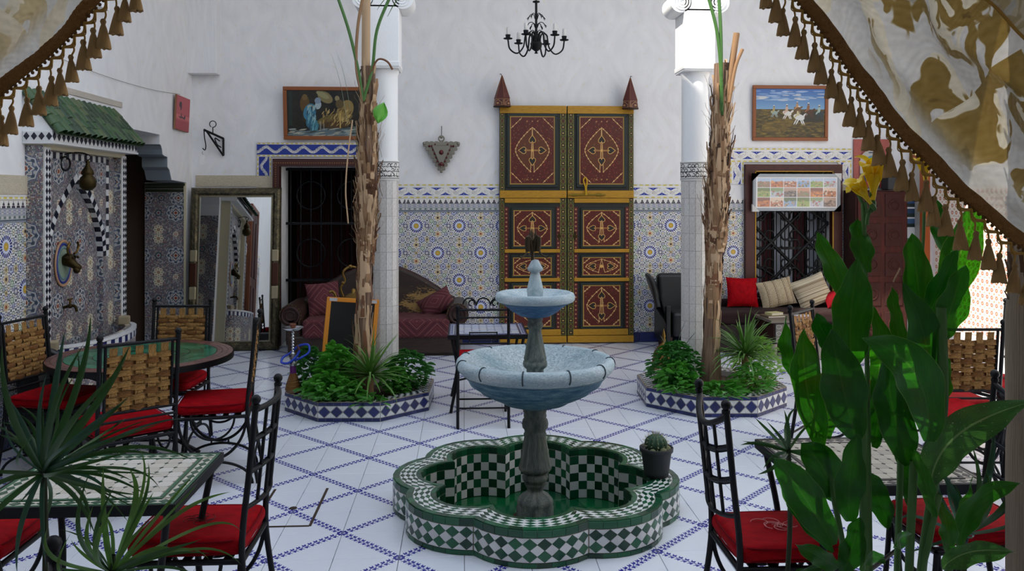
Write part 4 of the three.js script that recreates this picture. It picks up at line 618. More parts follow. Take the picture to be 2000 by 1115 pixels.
// framed pictures
function picture(label, x, y, w, h, fw, mat, frameMat, lean, z, name = 'painting', cat = 'painting') {
  const p = thing(name, label, cat, [x, y, BACK + z], 0); p.rotation.x = lean;
  part(p, 'frame', merge([rbox(w, fw, .03, .006, 0, h / 2 - fw / 2, 0), rbox(w, fw, .03, .006, 0, -h / 2 + fw / 2, 0), rbox(fw, h - 2 * fw, .03, .006, -w / 2 + fw / 2, 0, 0), rbox(fw, h - 2 * fw, .03, .006, w / 2 - fw / 2, 0, 0), box(w - .02, h - .02, .008, 0, 0, -.01)]), frameMat);
  part(p, 'canvas', tileGeo(w - 2 * fw + .004, h - 2 * fw + .004, .003, .0004), mat, [0, 0, 0]); return p;
}
{
  const fig = (g, x, y, w, h, c, a = 0) => { g.save(); g.translate(x, y); g.rotate(a); g.fillStyle = c; g.beginPath(); g.ellipse(0, 0, w, h, 0, 0, 2 * PI); g.fill(); g.restore(); };
  const dab = (g, w, h, n, cols, r, s = 10) => { for (let i = 0; i < n; i++) fig(g, r() * w, r() * h, s * (.4 + r()), s * (.15 + .3 * r()), cols[(r() * cols.length) | 0], r() * 3); };
  const indoor = canvasTex(640, 400, (g, w, h) => {
    const r = rngOf(20); g.fillStyle = '#191710'; g.fillRect(0, 0, w, h); g.globalAlpha = .3; dab(g, w, h, 700, ['#2a2a1c', '#1f2620', '#3a3018', '#14140f'], r, 26); g.globalAlpha = 1;
    g.fillStyle = '#23302a'; g.fillRect(16, 10, 30, 300); g.fillStyle = '#0c0d0c'; g.fillRect(360, 10, 60, 200);
    fig(g, 320, 60, 70, 44, '#7b6f48', .6); fig(g, 300, 40, 60, 22, '#8f8a60', .5); fig(g, 150, 120, 40, 80, '#5a4216'); fig(g, 150, 60, 22, 26, '#6f5a30'); fig(g, 150, 220, 26, 60, '#2e2812');
    for (const [x, y, a, b, c] of [[190, 190, 52, 76, '#3c7890'], [200, 260, 40, 70, '#2f6478'], [228, 330, 30, 70, '#3f7a86'], [260, 130, 26, 36, '#9fb0b4'], [258, 90, 26, 28, '#7d8ea0'], [205, 150, 36, 20, '#a7aa92']]) fig(g, x, y, a, b, c, .3);
    for (let i = 0; i < 40; i++) fig(g, 170 + r() * 70, 150 + r() * 200, 5, 24, ['#5b98a6', '#204a5c', '#8ab0b2'][i % 3], .4 * r());
    fig(g, 400, 250, 150, 46, '#6a5a2c', -.2); fig(g, 490, 170, 62, 90, '#8a7440', .4); fig(g, 400, 300, 120, 30, '#4a3416'); for (let i = 0; i < 90; i++) fig(g, 300 + r() * 240, 170 + r() * 130, 4, 18, ['#a88a48', '#c0a468', '#5a4018', '#8d7b4c'][i % 4], r());
    fig(g, 420, 70, 20, 24, '#8a7c58'); fig(g, 440, 120, 34, 40, '#5a4a28'); g.fillStyle = '#bfa05a'; g.fillRect(438, 200, 10, 130);
    g.fillStyle = '#5d6f72'; g.beginPath(); g.moveTo(0, 380); g.bezierCurveTo(200, 330, 300, 370, 640, 300); g.lineTo(640, 400); g.lineTo(0, 400); g.fill(); for (let i = 0; i < 60; i++) fig(g, r() * w, 330 + r() * 70, 30, 4, ['#9fa89c', '#38423e', '#7f8f90', '#b4ac92'][i % 4], -.1);
    g.fillStyle = 'rgba(150,150,140,.7)'; g.fillRect(270, 270, 14, 80); g.fillRect(300, 290, 10, 60);
  });
  picture('dark painting of a blue-robed figure by a draped bed, above the left doorway', -1.53, 2.58, .92, .585, .042, std('#ffffff', .35, { map: indoor }), M.frameWood, .1, .07);
  const riders = canvasTex(640, 440, (g, w, h) => {
    const r = rngOf(21), sky = g.createLinearGradient(0, 0, 0, 200); sky.addColorStop(0, '#3a66a8'); sky.addColorStop(1, '#7ea6c4'); g.fillStyle = sky; g.fillRect(0, 0, w, 230); for (let i = 0; i < 40; i++) fig(g, r() * w, 20 + r() * 90, 20 + r() * 50, 3 + r() * 6, i % 3 ? 'rgba(190,205,220,.5)' : 'rgba(230,220,205,.6)');
    g.fillStyle = '#4d3f1c'; g.fillRect(0, 185, w, 260); g.globalAlpha = .6; for (let i = 0; i < 600; i++) fig(g, r() * w, 190 + r() * 250, 10 + r() * 26, 2 + r() * 6, ['#6e5a20', '#3a2e16', '#8a7428', '#2a2414', '#5f4e24'][i % 5], -.3 + r() * .6); fig(g, 200, 330, 150, 50, 'rgba(150,120,36,.6)', -.2); g.globalAlpha = 1;
    g.fillStyle = '#2e2a1c'; g.fillRect(400, 210, 230, 90);
    for (const [x, y, s, c, c2] of [[170, 215, .8, '#8fa098', '#b09a5a'], [290, 220, 1, '#d8d4cc', '#c9a48a'], [400, 255, 1.25, '#d6d6d2', '#c2b890'], [490, 205, 1, '#4a2a18', '#8f5a34'], [590, 225, 1, '#24343a', '#9fb4a8'], [385, 180, .8, '#6a4a2a', '#b98a5a']]) {
      fig(g, x, y, 42 * s, 22 * s, c, .25); fig(g, x + 44 * s, y - 14 * s, 20 * s, 9 * s, c, -.7); for (const k of [-28, -12, 18, 32]) fig(g, x + k * s, y + 34 * s, 4.5 * s, 24 * s, c, k < 0 ? .5 : -.4);
      fig(g, x - 4 * s, y - 36 * s, 13 * s, 26 * s, c2, .1); fig(g, x - 2 * s, y - 70 * s, 8 * s, 9 * s, '#5a3a28'); fig(g, x - 2 * s, y - 76 * s, 10 * s, 5 * s, '#e4dccb'); fig(g, x - 22 * s, y - 10 * s, 20 * s, 7 * s, c2, -.9);
    }
  });
  picture('painting of horsemen under a blue sky, above the lattice window', 3.742, 2.615, .885, .635, .04, std('#ffffff', .4, { map: riders }), M.frameWood, .02, .03);
  const collage = canvasTex(1024, 400, (g, w, h) => {
    const r = rngOf(22); g.fillStyle = '#d6d8da'; g.fillRect(0, 0, w, h); const cols = [['#8f6a55', '#c08a6a', '#6a7a4a'], ['#b5b9c4', '#7a8f60', '#a34a48'], ['#7fa0c8', '#4a6038', '#b08a60'], ['#b8601c', '#7a3418', '#d88a30'], ['#6a5a58', '#a88a7a', '#30282a'], ['#86a048', '#5a7030', '#b49a6a'], ['#b06038', '#d0b8a0', '#5a3020']];
    for (let j = 0; j < 3; j++) for (let i = 0; i < 6; i++) { const x = 24 + i * 165, y = 18 + j * 124, c = cols[(i * 3 + j * 5) % 7]; g.fillStyle = j ? c[1] : '#a9bcd4'; g.fillRect(x, y, 156, 116); g.fillStyle = c[0]; g.fillRect(x, y + 44, 156, 72); for (let k = 0; k < 40; k++) fig(g, x + 12 + r() * 132, y + 40 + r() * 68, 4 + r() * 14, 3 + r() * 9, c[(r() * 3) | 0]); }
  });
  const p = picture('long silver-framed collage of colour photographs fixed across the lattice window', 3.779, 1.705, 1.02, .425, .036, std('#ffffff', .25, { map: collage }), M.silverFrame, .03, .12, 'photo_collage', 'picture');
  for (const [x, y] of [[-1, 1], [1, 1], [1, -1], [-1, -1]]) part(p, 'corner_guard', extrude([[0, 0], [.085, 0], [0, .085]], .036).translate(-.005, -.005, -.018).scale(-x, -y, 1).translate(x * .51, y * .2125, 0), std('#c9c8c4', .6));
  part(p, 'glass', box(.95, .36, .003, 0, 0, .012), phys({ color: '#ffffff', roughness: .02, transmission: 1, thickness: 0 }));
  const archPic = canvasTex(320, 424, (g, w, h) => { g.fillStyle = '#a8564c'; g.fillRect(0, 0, w, h); const r = rngOf(5); for (let i = 0; i < 900; i++) { g.fillStyle = r() < .5 ? '#b86a58' : '#8f463e'; g.fillRect(r() * w, r() * h, 6, 3); } const A = (rad, c, y) => { g.fillStyle = c; g.beginPath(); g.arc(w / 2, y, rad, PI, 0); g.lineTo(w / 2 + rad, h); g.lineTo(w / 2 - rad, h); g.fill(); }; A(118, '#7a3430', 190); A(104, '#b9b4a8', 196); A(46, '#5a8aa4', 190); A(30, '#8fb4c0', 196); g.fillStyle = '#2a4058'; g.fillRect(w / 2 - 104, 300, 208, 124); for (let i = 0; i < 5; i++) { g.fillStyle = '#b04a40'; g.fillRect(w / 2 - 90 + i * 40, 320, 22, 104); } fig(g, w / 2, 200, 16, 10, '#20506a'); g.fillStyle = '#3a4a5a'; g.fillRect(w / 2 - 26, 112, 52, 10); });
  const q = solo('arch_picture', rbox(.42, .56, .022, .003), std('#ffffff', .5, { map: archPic }), 'unframed red picture of a blue arched gateway, above the carved cabinet', 'picture', undefined, [4.7, 2.04, BACK + .02]);
  { const uv = q.geometry.attributes.uv, P = q.geometry.attributes.position; for (let i = 0; i < uv.count; i++) uv.setXY(i, P.getX(i) / .42 + .5, P.getY(i) / .56 + .5); }
}
// leaning gilt mirror
{
  const m = thing('leaning_mirror', 'tall mirror in a dark gilt frame leaning on the wall beside the left doorway', 'mirror', [-2.475, .0, BACK + .3], .05); m.rotation.x = -.105; m.rotation.order = 'YXZ';
  const W = .965, H = 1.765, w = .1, prof = [[0, 0], [.015, .03], [.035, .045], [.065, .045], [.085, .025], [.1, .03], [.1, 0]];
  const fm = std('#ffffff', .42, { metalness: .55, map: pixelTex(256, 256, (u, v) => { const n = tiled(u, v, 5, 1, 4), p = tiled(u, v, 22, 3, 2); return mixc([52, 48, 36], [118, 108, 78], .42 + n + p * 1.4); }), bumpMap: T.rough, bumpScale: .006 });
  const bar = (len) => extrude(prof, len).rotateY(PI / 2);               // profile swept along x; y is across the frame
  const mit = (g, len) => { const p = g.attributes.position; for (let i = 0; i < p.count; i++) { const y = p.getY(i), x = p.getX(i); p.setX(i, x < len / 2 ? y : len - y); } g.computeVertexNormals(); return g; };
  const side = (len) => { const s = new THREE.Shape(); prof.forEach(([a, b], i) => i ? s.lineTo(b, a) : s.moveTo(b, a)); const g = new THREE.ExtrudeGeometry(s, { depth: len, bevelEnabled: false }).rotateY(PI / 2); const p = g.attributes.position; for (let i = 0; i < p.count; i++) p.setZ(i, -p.getZ(i)); return mit(g, len); };
  part(m, 'frame_rail', side(W).translate(-W / 2, 0, 0), fm); part(m, 'frame_rail', side(W).rotateZ(PI).translate(W / 2, H, 0), fm);
  part(m, 'frame_rail', side(H).rotateZ(PI / 2).translate(W / 2, 0, 0), fm); part(m, 'frame_rail', side(H).rotateZ(-PI / 2).translate(-W / 2, H, 0), fm);
  for (const s of [-1, 1]) for (const [y, h, c] of [[1.02, .13, '#a59a7c'], [.62, .14, '#a59a7c'], [.82, .25, '#4a2a1e']]) part(m, 'frame_inlay', rbox(.075, h, .05, .012, s * (W / 2 - .052), y, .024), std(c, .35, { metalness: .5 }));
  part(m, 'inner_edge', merge([box(W - 2 * w, .012, .02, 0, w, .02), box(W - 2 * w, .012, .02, 0, H - w, .02), box(.012, H - 2 * w, .02, -W / 2 + w, H / 2, .02), box(.012, H - 2 * w, .02, W / 2 - w, H / 2, .02)]), std('#8a836c', .35, { metalness: .6 }));
  part(m, 'glass', box(W - 2 * w, H - 2 * w, .006, 0, H / 2, .012), M.mirror); part(m, 'backing', box(W - .02, H - .02, .012, 0, H / 2, -.006), M.darkWood);
}
// chandelier
{
  const c = thing('chandelier', 'black iron chandelier with curled arms and white candle bulbs under the gallery', 'chandelier', [.71, 3.06, -8.27], .2);
  part(c, 'stem', lathe([[.001, .0], [.02, .004], [.008, .02], [.05, .05], [.06, .1], [.05, .115], [.02, .12], [.018, .2], [.012, .24], [.012, .5], [.035, .505], [.035, .515], [.008, .52], [.001, .54]], 18), M.iron);
  part(c, 'chain', merge(Array.from({ length: 112 }, (_, i) => new THREE.TorusGeometry(.013, .0035, 5, 12).scale(.75, 1, 1).rotateY(i % 2 * PI / 2).translate(0, .55 + i * .0205, 0))), M.iron);
  part(c, 'ceiling_rose', lathe([[.001, 2.72], [.03, 2.72], [.06, 2.82], [.001, 2.835]], 16), M.iron); part(c, 'flex', tube([[0, .53, .01], [-.05, .6, .01], [-.05, .75, .01], [-.01, .95, .01], [-.01, 1.9, .01], [0, 2.72, .01]], .004, 30, 5), M.iron);
  for (let i = 0; i < 6; i++) {
    const a = i * PI / 3 + .12, P = (r, y) => [r * Math.cos(a), y, r * Math.sin(a)], arm = part(c, 'arm', tube([P(.03, .1), P(.06, .2), P(.1, .19), P(.13, .06), P(.19, .0), P(.26, .04), P(.28, .13)], .008, 36, 6), M.iron);
    part(arm, 'drip_pan', lathe([[.001, .0], [.042, .008], [.046, .016], [.02, .016], [.026, .05], [.001, .055]], 14).translate(...P(.28, .13)), M.iron);
    part(arm, 'candle_bulb', lathe([[.001, .05], [.018, .05], [.018, .115], [.012, .125], [.001, .127]], 12).translate(...P(.28, .13)), std('#dcd9d2', .4));
  }
  const lf = []; for (let k = 0; k < 3; k++) for (let i = 0; i < 5; i++) { const a = i * PI * .4 + k * .6, y = .17 + k * .085, L = .1 - k * .012, P = (r, h) => [r * Math.cos(a), y + h, r * Math.sin(a)]; lf.push(tube([P(.012, 0), P(L * .4, .05), P(L * .8, .045), P(L * 1.15, -.005)], .004, 10, 5)); lf.push(new THREE.SphereGeometry(.5, 8, 5).scale(.05, .008, .018).rotateZ(-.7).rotateY(-a).translate(...P(L * 1.05, .02))); }
  part(c, 'iron_leaves', merge(lf), M.iron);
}

// ---------------------------------------------------------------- eight-lobed pool
{
  const f = thing('lobed_pool', 'low eight-lobed pool faced in green and white mosaic in the middle of the courtyard', 'pool', [POOL.x, 0, POOL.z], 0);
  const TOP = .17, FLOOR = -.12, b = POOL.b, up = V(0, 1, 0), N = 72;
  const outer = poolLine(b - .003, 256).map(([x, z]) => [x, -z]), inner = poolLine(b - .147, 256).map(([x, z]) => [x, -z]);
  part(f, 'kerb', extrude(outer, TOP - FLOOR - .002, [inner]).rotateX(-PI / 2).translate(0, FLOOR, 0), M.grout);
  part(f, 'bed', extrude(poolLine(b - .02, 96).map(([x, z]) => [x, -z]), .03).rotateX(-PI / 2).translate(0, FLOOR - .04, 0), M.grout);
  const flat = (t, o, y = TOP) => { const [x, z] = poolPt(t, b - o); return [x, y, z]; }, wall = (t, y, o = 0) => { const [x, z] = poolPt(t, b - o); return [x, y, z]; };
  const greens = [M.green, M.green2, M.greenDeep], whites = [M.whiteTile, M.whiteTile2], r = rngOf(77), pick = (a) => a[(r() * a.length) | 0];
  const towards = (t, s = 1) => s * Math.cos(t) > (s > 0 ? -.28 : .05);    // seen from the camera's side
  const outN = (t) => { const [x0, z0] = poolPt(t - .01, b), [x1, z1] = poolPt(t + .01, b); return V(-(z1 - z0), 0, x1 - x0).normalize().multiplyScalar(1); };
  const nOut = (t) => { const n = outN(t), [x, z] = poolPt(t, b); return n.x * x + n.z * z > 0 ? n : n.negate(); };
  const rest = { g: [], w: [], g2: [], w2: [] };
  const put = (name, shown, corners, n, m, key) => { const a = V(...corners[1]).sub(V(...corners[0])), c = V(...corners[2]).sub(V(...corners[0])); if (a.cross(c).dot(n) < 0) corners.reverse(); const g = piece(corners, n, .003, .0011); if (shown) part(f, name, g, m); else rest[key].push(g); };
  // outside: two rows of lozenges between a top and a bottom course
  const y0 = .026, y1 = .134, h = (y1 - y0) / 2, dt = 2 * PI / N, T0 = POOL.turn - PI / 8;
  for (let i = 0; i < N; i++) {
    const t = T0 + (i + .5) * dt, n = nOut(t), seen = towards(t);
    for (let k = 0; k < 2; k++) { const yc = y0 + h * (k + .5); put('lozenge_tile', seen, [wall(t - dt / 2, yc), wall(t, yc - h / 2), wall(t + dt / 2, yc), wall(t, yc + h / 2)], n, pick(greens), 'g'); }
    const te = t + dt / 2, ne = nOut(te), edge = (i + 1) % 9 === 0;
    if (!edge) { put('lozenge_tile', seen, [wall(te - dt / 2, y0 + h), wall(te, y0 + h / 2), wall(te + dt / 2, y0 + h), wall(te, y0 + h * 1.5)], ne, pick(whites), 'w'); for (const [ya, yb] of [[y0, y0 + h / 2], [y1, y1 - h / 2]]) put('half_tile', seen, [wall(te - dt / 2, ya), wall(te + dt / 2, ya), wall(te, yb)], ne, pick(whites), 'w'); }
    else for (const s of [-1, 1]) { const nn = nOut(te + s * .02), e = te + s * .006; put('half_tile', seen, [wall(e, y0 + h * 1.5), wall(e, y0 + h * .5), wall(te + s * dt / 2, y0 + h)], nn, pick(whites), 'w'); for (const [ya, yb] of [[y0, y0 + h * .45], [y1, y1 - h * .45]]) put('half_tile', seen, [wall(e, ya), wall(te + s * dt / 2, ya), wall(e, yb)], nn, pick(whites), 'w'); }
    put('course_tile', seen, [wall(t - dt / 2, .137), wall(t + dt / 2, .137), wall(t + dt / 2, TOP - .001), wall(t - dt / 2, TOP - .001)], n, pick(greens), 'g');
    put('base_tile', seen, [wall(t - dt / 2, .002), wall(t + dt / 2, .002), wall(t + dt / 2, y0 - .003), wall(t - dt / 2, y0 - .003)], n, pick(greens), 'g');
    // top: green borders, three rows of lozenges
    for (const [oa, ob] of [[.002, .032], [.12, .146]]) put('kerb_tile', true, [flat(t - dt / 2, oa), flat(t + dt / 2, oa), flat(t + dt / 2, ob), flat(t - dt / 2, ob)], up, pick(greens), 'g');
    const q = .0283;
    for (let k = 0; k < 3; k++) { const oc = .035 + q * (k + .5); put('kerb_lozenge', true, [flat(t - dt / 2, oc), flat(t, oc - q / 2), flat(t + dt / 2, oc), flat(t, oc + q / 2)], up, pick(greens), 'g'); if (k < 2) put('kerb_lozenge', false, [flat(te - dt / 2, oc + q / 2), flat(te, oc), flat(te + dt / 2, oc + q / 2), flat(te, oc + q)], up, pick(whites), 'w2'); }
    for (const [oa, ob] of [[.035, .035 + q / 2], [.035 + 3 * q, .035 + 2.5 * q]]) put('kerb_lozenge', false, [flat(te - dt / 2, oa), flat(te + dt / 2, oa), flat(te, ob)], up, pick(whites), 'w2');
  }
  // inside: chequer of squares under a dark course
  const rows = 5, NI = 88, di = 2 * PI / NI, hi = (.128 - FLOOR) / rows, bi = b - .147, inner3 = (t, y) => { const [x, z] = poolPt(t, bi); return [x, y, z]; };
  for (let i = 0; i < NI; i++) {
    const t = T0 + (i + .5) * di, n = (() => { const [x0, z0] = poolPt(t - di * .4, bi), [x1, z1] = poolPt(t + di * .4, bi), m = V(-(z1 - z0), 0, x1 - x0).normalize(), [x, z] = poolPt(t, bi); return m.x * x + m.z * z > 0 ? m.negate() : m; })(), seen = towards(t, -1);
    const quad = (ya, yb) => [inner3(t - di / 2, ya), inner3(t + di / 2, ya), inner3(t + di / 2, yb), inner3(t - di / 2, yb)];
    for (let k = 0; k < rows; k++) { const dark = (i + k) % 2; put('basin_tile', seen, quad(FLOOR + hi * k, FLOOR + hi * (k + 1)), n, dark ? pick(greens) : pick(whites), dark ? 'g2' : 'w2'); }
    put('basin_tile', seen, quad(.13, TOP - .002), n, pick(greens), 'g2');
  }
  for (const [k, m] of [['g', M.green], ['w', M.whiteTile], ['g2', M.greenDeep], ['w2', M.whiteTile]]) part(f, 'mosaic_tiles', merge(rest[k]), m).userData.kind = 'stuff';
  const ft = tileGeo(.248, .248, .006, .001), pg = [M.poolGreen, glaze('#0e6435', .16), glaze('#0a5230', .16)];
  for (let i = -2; i <= 2; i++) for (let j = -2; j <= 2; j++) { if (Math.hypot(i, j) > 2.6) continue; part(f, 'basin_floor_tile', ft, pick(pg), [i * .25 * .97 + j * .06, FLOOR - .008, j * .25 * .97 - i * .06], [-PI / 2, 0, .24]); }
}
{ // three-tier stone fountain standing in the pool
  const f = thing('stone_fountain', 'three-tier grey stone fountain with two round bowls standing in the green pool', 'fountain', [POOL.x, -.122, POOL.z], 0), o = .122;
  const P = (list) => list.map(([r, y]) => [r, y + o]);
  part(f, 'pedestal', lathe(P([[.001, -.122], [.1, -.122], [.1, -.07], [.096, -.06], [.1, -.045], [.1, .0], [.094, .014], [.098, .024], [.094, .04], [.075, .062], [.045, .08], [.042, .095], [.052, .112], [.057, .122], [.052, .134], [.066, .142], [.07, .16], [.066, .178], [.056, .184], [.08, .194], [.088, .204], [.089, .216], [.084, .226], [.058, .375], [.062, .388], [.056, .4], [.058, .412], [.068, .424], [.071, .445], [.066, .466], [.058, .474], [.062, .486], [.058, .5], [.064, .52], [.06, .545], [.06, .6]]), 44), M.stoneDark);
  const low = part(f, 'lower_bowl', lathe(P([[.05, .536], [.1, .54], [.17, .56], [.2, .58], [.235, .594], [.29, .622], [.3, .634], [.345, .662], [.36, .69], [.385, .715], [.392, .72], [.41, .735], [.421, .752], [.424, .768], [.418, .786], [.405, .797], [.39, .798], [.372, .79], [.34, .755], [.26, .71], [.16, .684], [.06, .672]]), 72), M.stone);
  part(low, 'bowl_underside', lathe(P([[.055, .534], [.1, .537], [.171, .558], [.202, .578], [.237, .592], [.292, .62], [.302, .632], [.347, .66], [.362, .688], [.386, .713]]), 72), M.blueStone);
  part(low, 'rim_groove', merge(Array.from({ length: 11 }, (_, i) => { const a = i * 2 * PI / 11 + .34; return tube([[.376, .793 + o], [.39, .799 + o], [.406, .7985 + o], [.419, .787 + o], [.4248, .768 + o], [.422, .751 + o], [.411, .734 + o]].map(([r, y]) => [r * Math.sin(a), y, r * Math.cos(a)]), .004, 16, 5); })), std('#3d4a50', .9));
  part(f, 'stem', lathe(P([[.001, .66], [.046, .66], [.046, .735], [.062, .748], [.066, .762], [.064, .776], [.058, .784], [.062, .794], [.058, .806], [.034, .935], [.034, .95], [.042, .962], [.043, .978], [.036, .986], [.041, .998], [.043, 1.012], [.036, 1.03], [.03, 1.06]]), 36), M.stoneDark);
  const top = part(f, 'upper_bowl', lathe(P([[.035, 1.012], [.08, 1.022], [.12, 1.045], [.145, 1.066], [.17, 1.084], [.196, 1.096], [.204, 1.098], [.212, 1.108], [.214, 1.124], [.207, 1.14], [.195, 1.146], [.182, 1.14], [.15, 1.118], [.08, 1.102], [.02, 1.096]]), 60), M.stone);
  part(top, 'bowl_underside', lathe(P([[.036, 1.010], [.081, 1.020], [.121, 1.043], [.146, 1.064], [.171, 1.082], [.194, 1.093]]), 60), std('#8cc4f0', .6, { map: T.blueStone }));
  part(f, 'cap_stem', lathe(P([[.001, 1.08], [.034, 1.09], [.042, 1.13], [.044, 1.16], [.042, 1.172], [.024, 1.25], [.026, 1.262]]), 28), M.stone);
  part(f, 'cap', lathe(P([[.02, 1.252], [.04, 1.262], [.043, 1.274], [.036, 1.284], [.018, 1.318], [.001, 1.322]]), 28), M.stone);
  const bird = new THREE.Group(); bird.name = 'bird_spout'; bird.position.set(-.014, 1.315 + o, 0); f.add(bird);
  part(bird, 'pipe', rod([0, 0, 0], [0, .08, 0], .009), M.bronze);
  part(bird, 'birds', merge([0, 1, 2].flatMap((i) => { const a = i * 2.1 + .4, P3 = (r, y) => [r * Math.cos(a), y, r * Math.sin(a)]; return [tube([P3(.006, .05), P3(.02, .11), P3(.032, .13), P3(.036, .09), P3(.03, .05)], .014, 16, 7), tube([P3(.03, .07), P3(.05, .035), P3(.08, .02), P3(.095, .03)], .005, 12, 5), new THREE.ConeGeometry(.01, .045, 6).translate(...P3(.016, .155))]; })), M.bronze);
  const r = rngOf(5), st = std('#4f4130', 1, { bumpMap: T.rough, bumpScale: .01 });
  solo('leaf_litter', merge(Array.from({ length: 46 }, () => { const a = r() * 6.3, d = .115 + r() * .07; return moved(new THREE.IcosahedronGeometry(.012 + r() * .018, 0), POOL.x + d * Math.cos(a), -.112 + r() * .03, POOL.z + d * Math.sin(a), r(), r() * 3, r()); })), st, 'brown litter of dry leaves and grit heaped round the foot of the stone fountain', 'litter').userData.kind = 'stuff';
}
{ // hatch sunk in the tiles
  const h = thing('floor_hatch', 'square floor hatch outlined by thin rusty gaps left of the lobed pool', 'hatch', [-.905, .0, -4.57], 0), m = std('#3a2a1e', .9);
  for (const [w, d, x, z] of [[.014, .55, .132, -.003], [.3, .014, -.02, .27], [.014, .55, -.16, -.003]]) part(h, 'rusty_edge', rbox(w, .004, d, .001), m, [x, .0015, z]);
  part(h, 'lifting_hole', new THREE.CylinderGeometry(.02, .02, .003, 16), m, [.0, .002, .02]);
}
// ---------------------------------------------------------------- planters, columns, palms
function shrub(parent, name, cx, cy, cz, rx, ry, n, mat, len, wid, seed, upright = .4) {   // a bush of separate pointed leaves
  const r = rngOf(seed), gs = [];
  for (let i = 0; i < n; i++) {
    const a = r() * 2 * PI, q = Math.sqrt(r()), h = r(), L = len * (.7 + .6 * r()), w = wid * (.7 + .6 * r());
    const g = grid(2, 3, (u, v) => [(u - .5) * w * Math.sin(Math.PI * (.12 + .86 * v)), .25 * w * Math.abs(u - .5) * 2 - .18 * L * v * v, L * v]);
    const swell = Math.sin(PI * (.15 + .8 * h));
    gs.push(moved(g, cx + rx * q * swell * Math.cos(a), cy + ry * h, cz + rx * q * swell * Math.sin(a), -(.1 + .9 * r()), PI / 2 - a + (r() - .5) * 1.6, 0));
  }
  const m = part(parent, name, merge(gs), mat); m.userData.kind = 'stuff'; return m;
}
// a rosette of strap blades from one point; each blade arches over
function bladeGeo(L, w, bend, az, tilt, droop = 1) {
  return grid(2, 10, (u, v) => {
    const s = v * L, ang = tilt + bend * v * v * droop, k = 10; let x = 0, y = 0; for (let i = 0; i < k * v; i++) { const t = i / k, a = tilt + bend * t * t * droop; x += L / k * Math.sin(a); y += L / k * Math.cos(a); }
    const ww = w * Math.min(1, .45 + v * 3) * (1 - v * v * v * .96), o = (u - .5) * ww;
    return [x * Math.cos(az) - o * Math.sin(az), y + Math.abs(u - .5) * ww * .5, x * Math.sin(az) + o * Math.cos(az)];
  });
}
function rosette(n, L, w, seed, tMax = 1.5, bendMax = 1.3) { const r = rngOf(seed); return merge(Array.from({ length: n }, (_, i) => bladeGeo(L * (.65 + .5 * r()), w * (.8 + .5 * r()), bendMax * r(), i * 2.4 + r(), tMax * Math.pow((i + .5) / n, .7)))); }

function planter(label, x, z, turn, h) {
  const p = thing('octagonal_planter', label, 'planter', [x, 0, z], turn, 'octagonal tiled planters at the columns'), R = .605, ap = R * Math.cos(PI / 8), side = 2 * R * Math.sin(PI / 8);
  const oct = (q) => Array.from({ length: 8 }, (_, i) => { const a = PI / 8 + i * PI / 4; return [q * Math.cos(a), q * Math.sin(a)]; });
  part(p, 'kerb', extrude(oct(R - .004), h - .003, [oct(R - .13)]).rotateX(-PI / 2), M.greyGrout);
  part(p, 'soil', grid(16, 16, (u, v) => { const a = u * 2 * PI, q = v * (R - .1); return [q * Math.cos(a), h - .05 + .03 * fbm(q * 9 * Math.cos(a) + 40, q * 9 * Math.sin(a)) + .03 * (1 - v), -q * Math.sin(a)]; }), M.soil);
  const band = .024, mid = h - 2 * band - .012, y0 = band + .006, rim = [];
  for (let s = 0; s < 8; s++) {
    const a = s * PI / 4, n = V(Math.sin(a), 0, Math.cos(a)), tx = V(Math.cos(a), 0, -Math.sin(a)), at = (u, y, o = 0) => n.clone().multiplyScalar(ap - .004 - o).addScaledVector(tx, u).setY(y).toArray(), seen = s <= 2 || s >= 6, w = side - .008, d = w / 5;
    if (seen) {
      for (let i = 0; i < 5; i++) {
        const c = -w / 2 + (i + .5) * d; part(p, 'lozenge_tile', piece([at(c - d * .46, y0 + mid / 2), at(c, y0 + .003), at(c + d * .46, y0 + mid / 2), at(c, y0 + mid - .003)], n), i % 2 ? M.navy : M.navy2);
        for (const k of [-1, 1]) for (const [ya, yb] of [[y0, y0 + mid / 2], [y0 + mid, y0 + mid / 2]]) { let q = [at(c + k * d * .04, ya), at(c + k * d / 2, ya), at(c + k * d / 2, yb + (ya < yb ? -.004 : .004))]; if (k * (yb - ya) < 0) q = q.reverse(); part(p, 'white_tile', piece(q, n, .0025), M.whiteTile); }
      }
      for (let i = 0; i < 8; i++) { const e = w / 8, u = -w / 2 + i * e; for (const y of [.002, h - band - .003]) part(p, 'course_tile', piece([at(u, y), at(u + e, y), at(u + e, y + band), at(u, y + band)], n), (i + (y < .01)) % 3 ? M.navy : M.navy2); }
    }
    const up = V(0, 1, 0); for (let i = 0; i < 14; i++) for (let j = 0; j < 3; j++) { const o = .012 + j * .032, k = (ap - o) / ap, e = w * k / 14, u = -w * k / 2 + i * e; rim.push([(i + j) % 2, piece([at(u, h - .003, o), at(u + e, h - .003, o), at(u + e, h - .003, o + .031), at(u, h - .003, o + .031)], up, .003, .0008)]); }
    part(p, 'edge_bead', rbox(side, .006, .012, .002), std('#8c7f6c', .6), at(0, h - .001, .004), [0, a, 0]);
  }
  part(p, 'rim_mosaic', merge(rim.filter((q) => q[0]).map((q) => q[1])), M.blackTile).userData.kind = 'stuff'; part(p, 'rim_mosaic', merge(rim.filter((q) => !q[0]).map((q) => q[1])), M.whiteTile2).userData.kind = 'stuff';
  return p;
}
planter('octagonal blue and white tiled planter at the foot of the left column', -.815, -6.827, -.05, .145);
planter('octagonal blue and white tiled planter at the foot of the right column', 2.003, -6.797, -.05, .155);
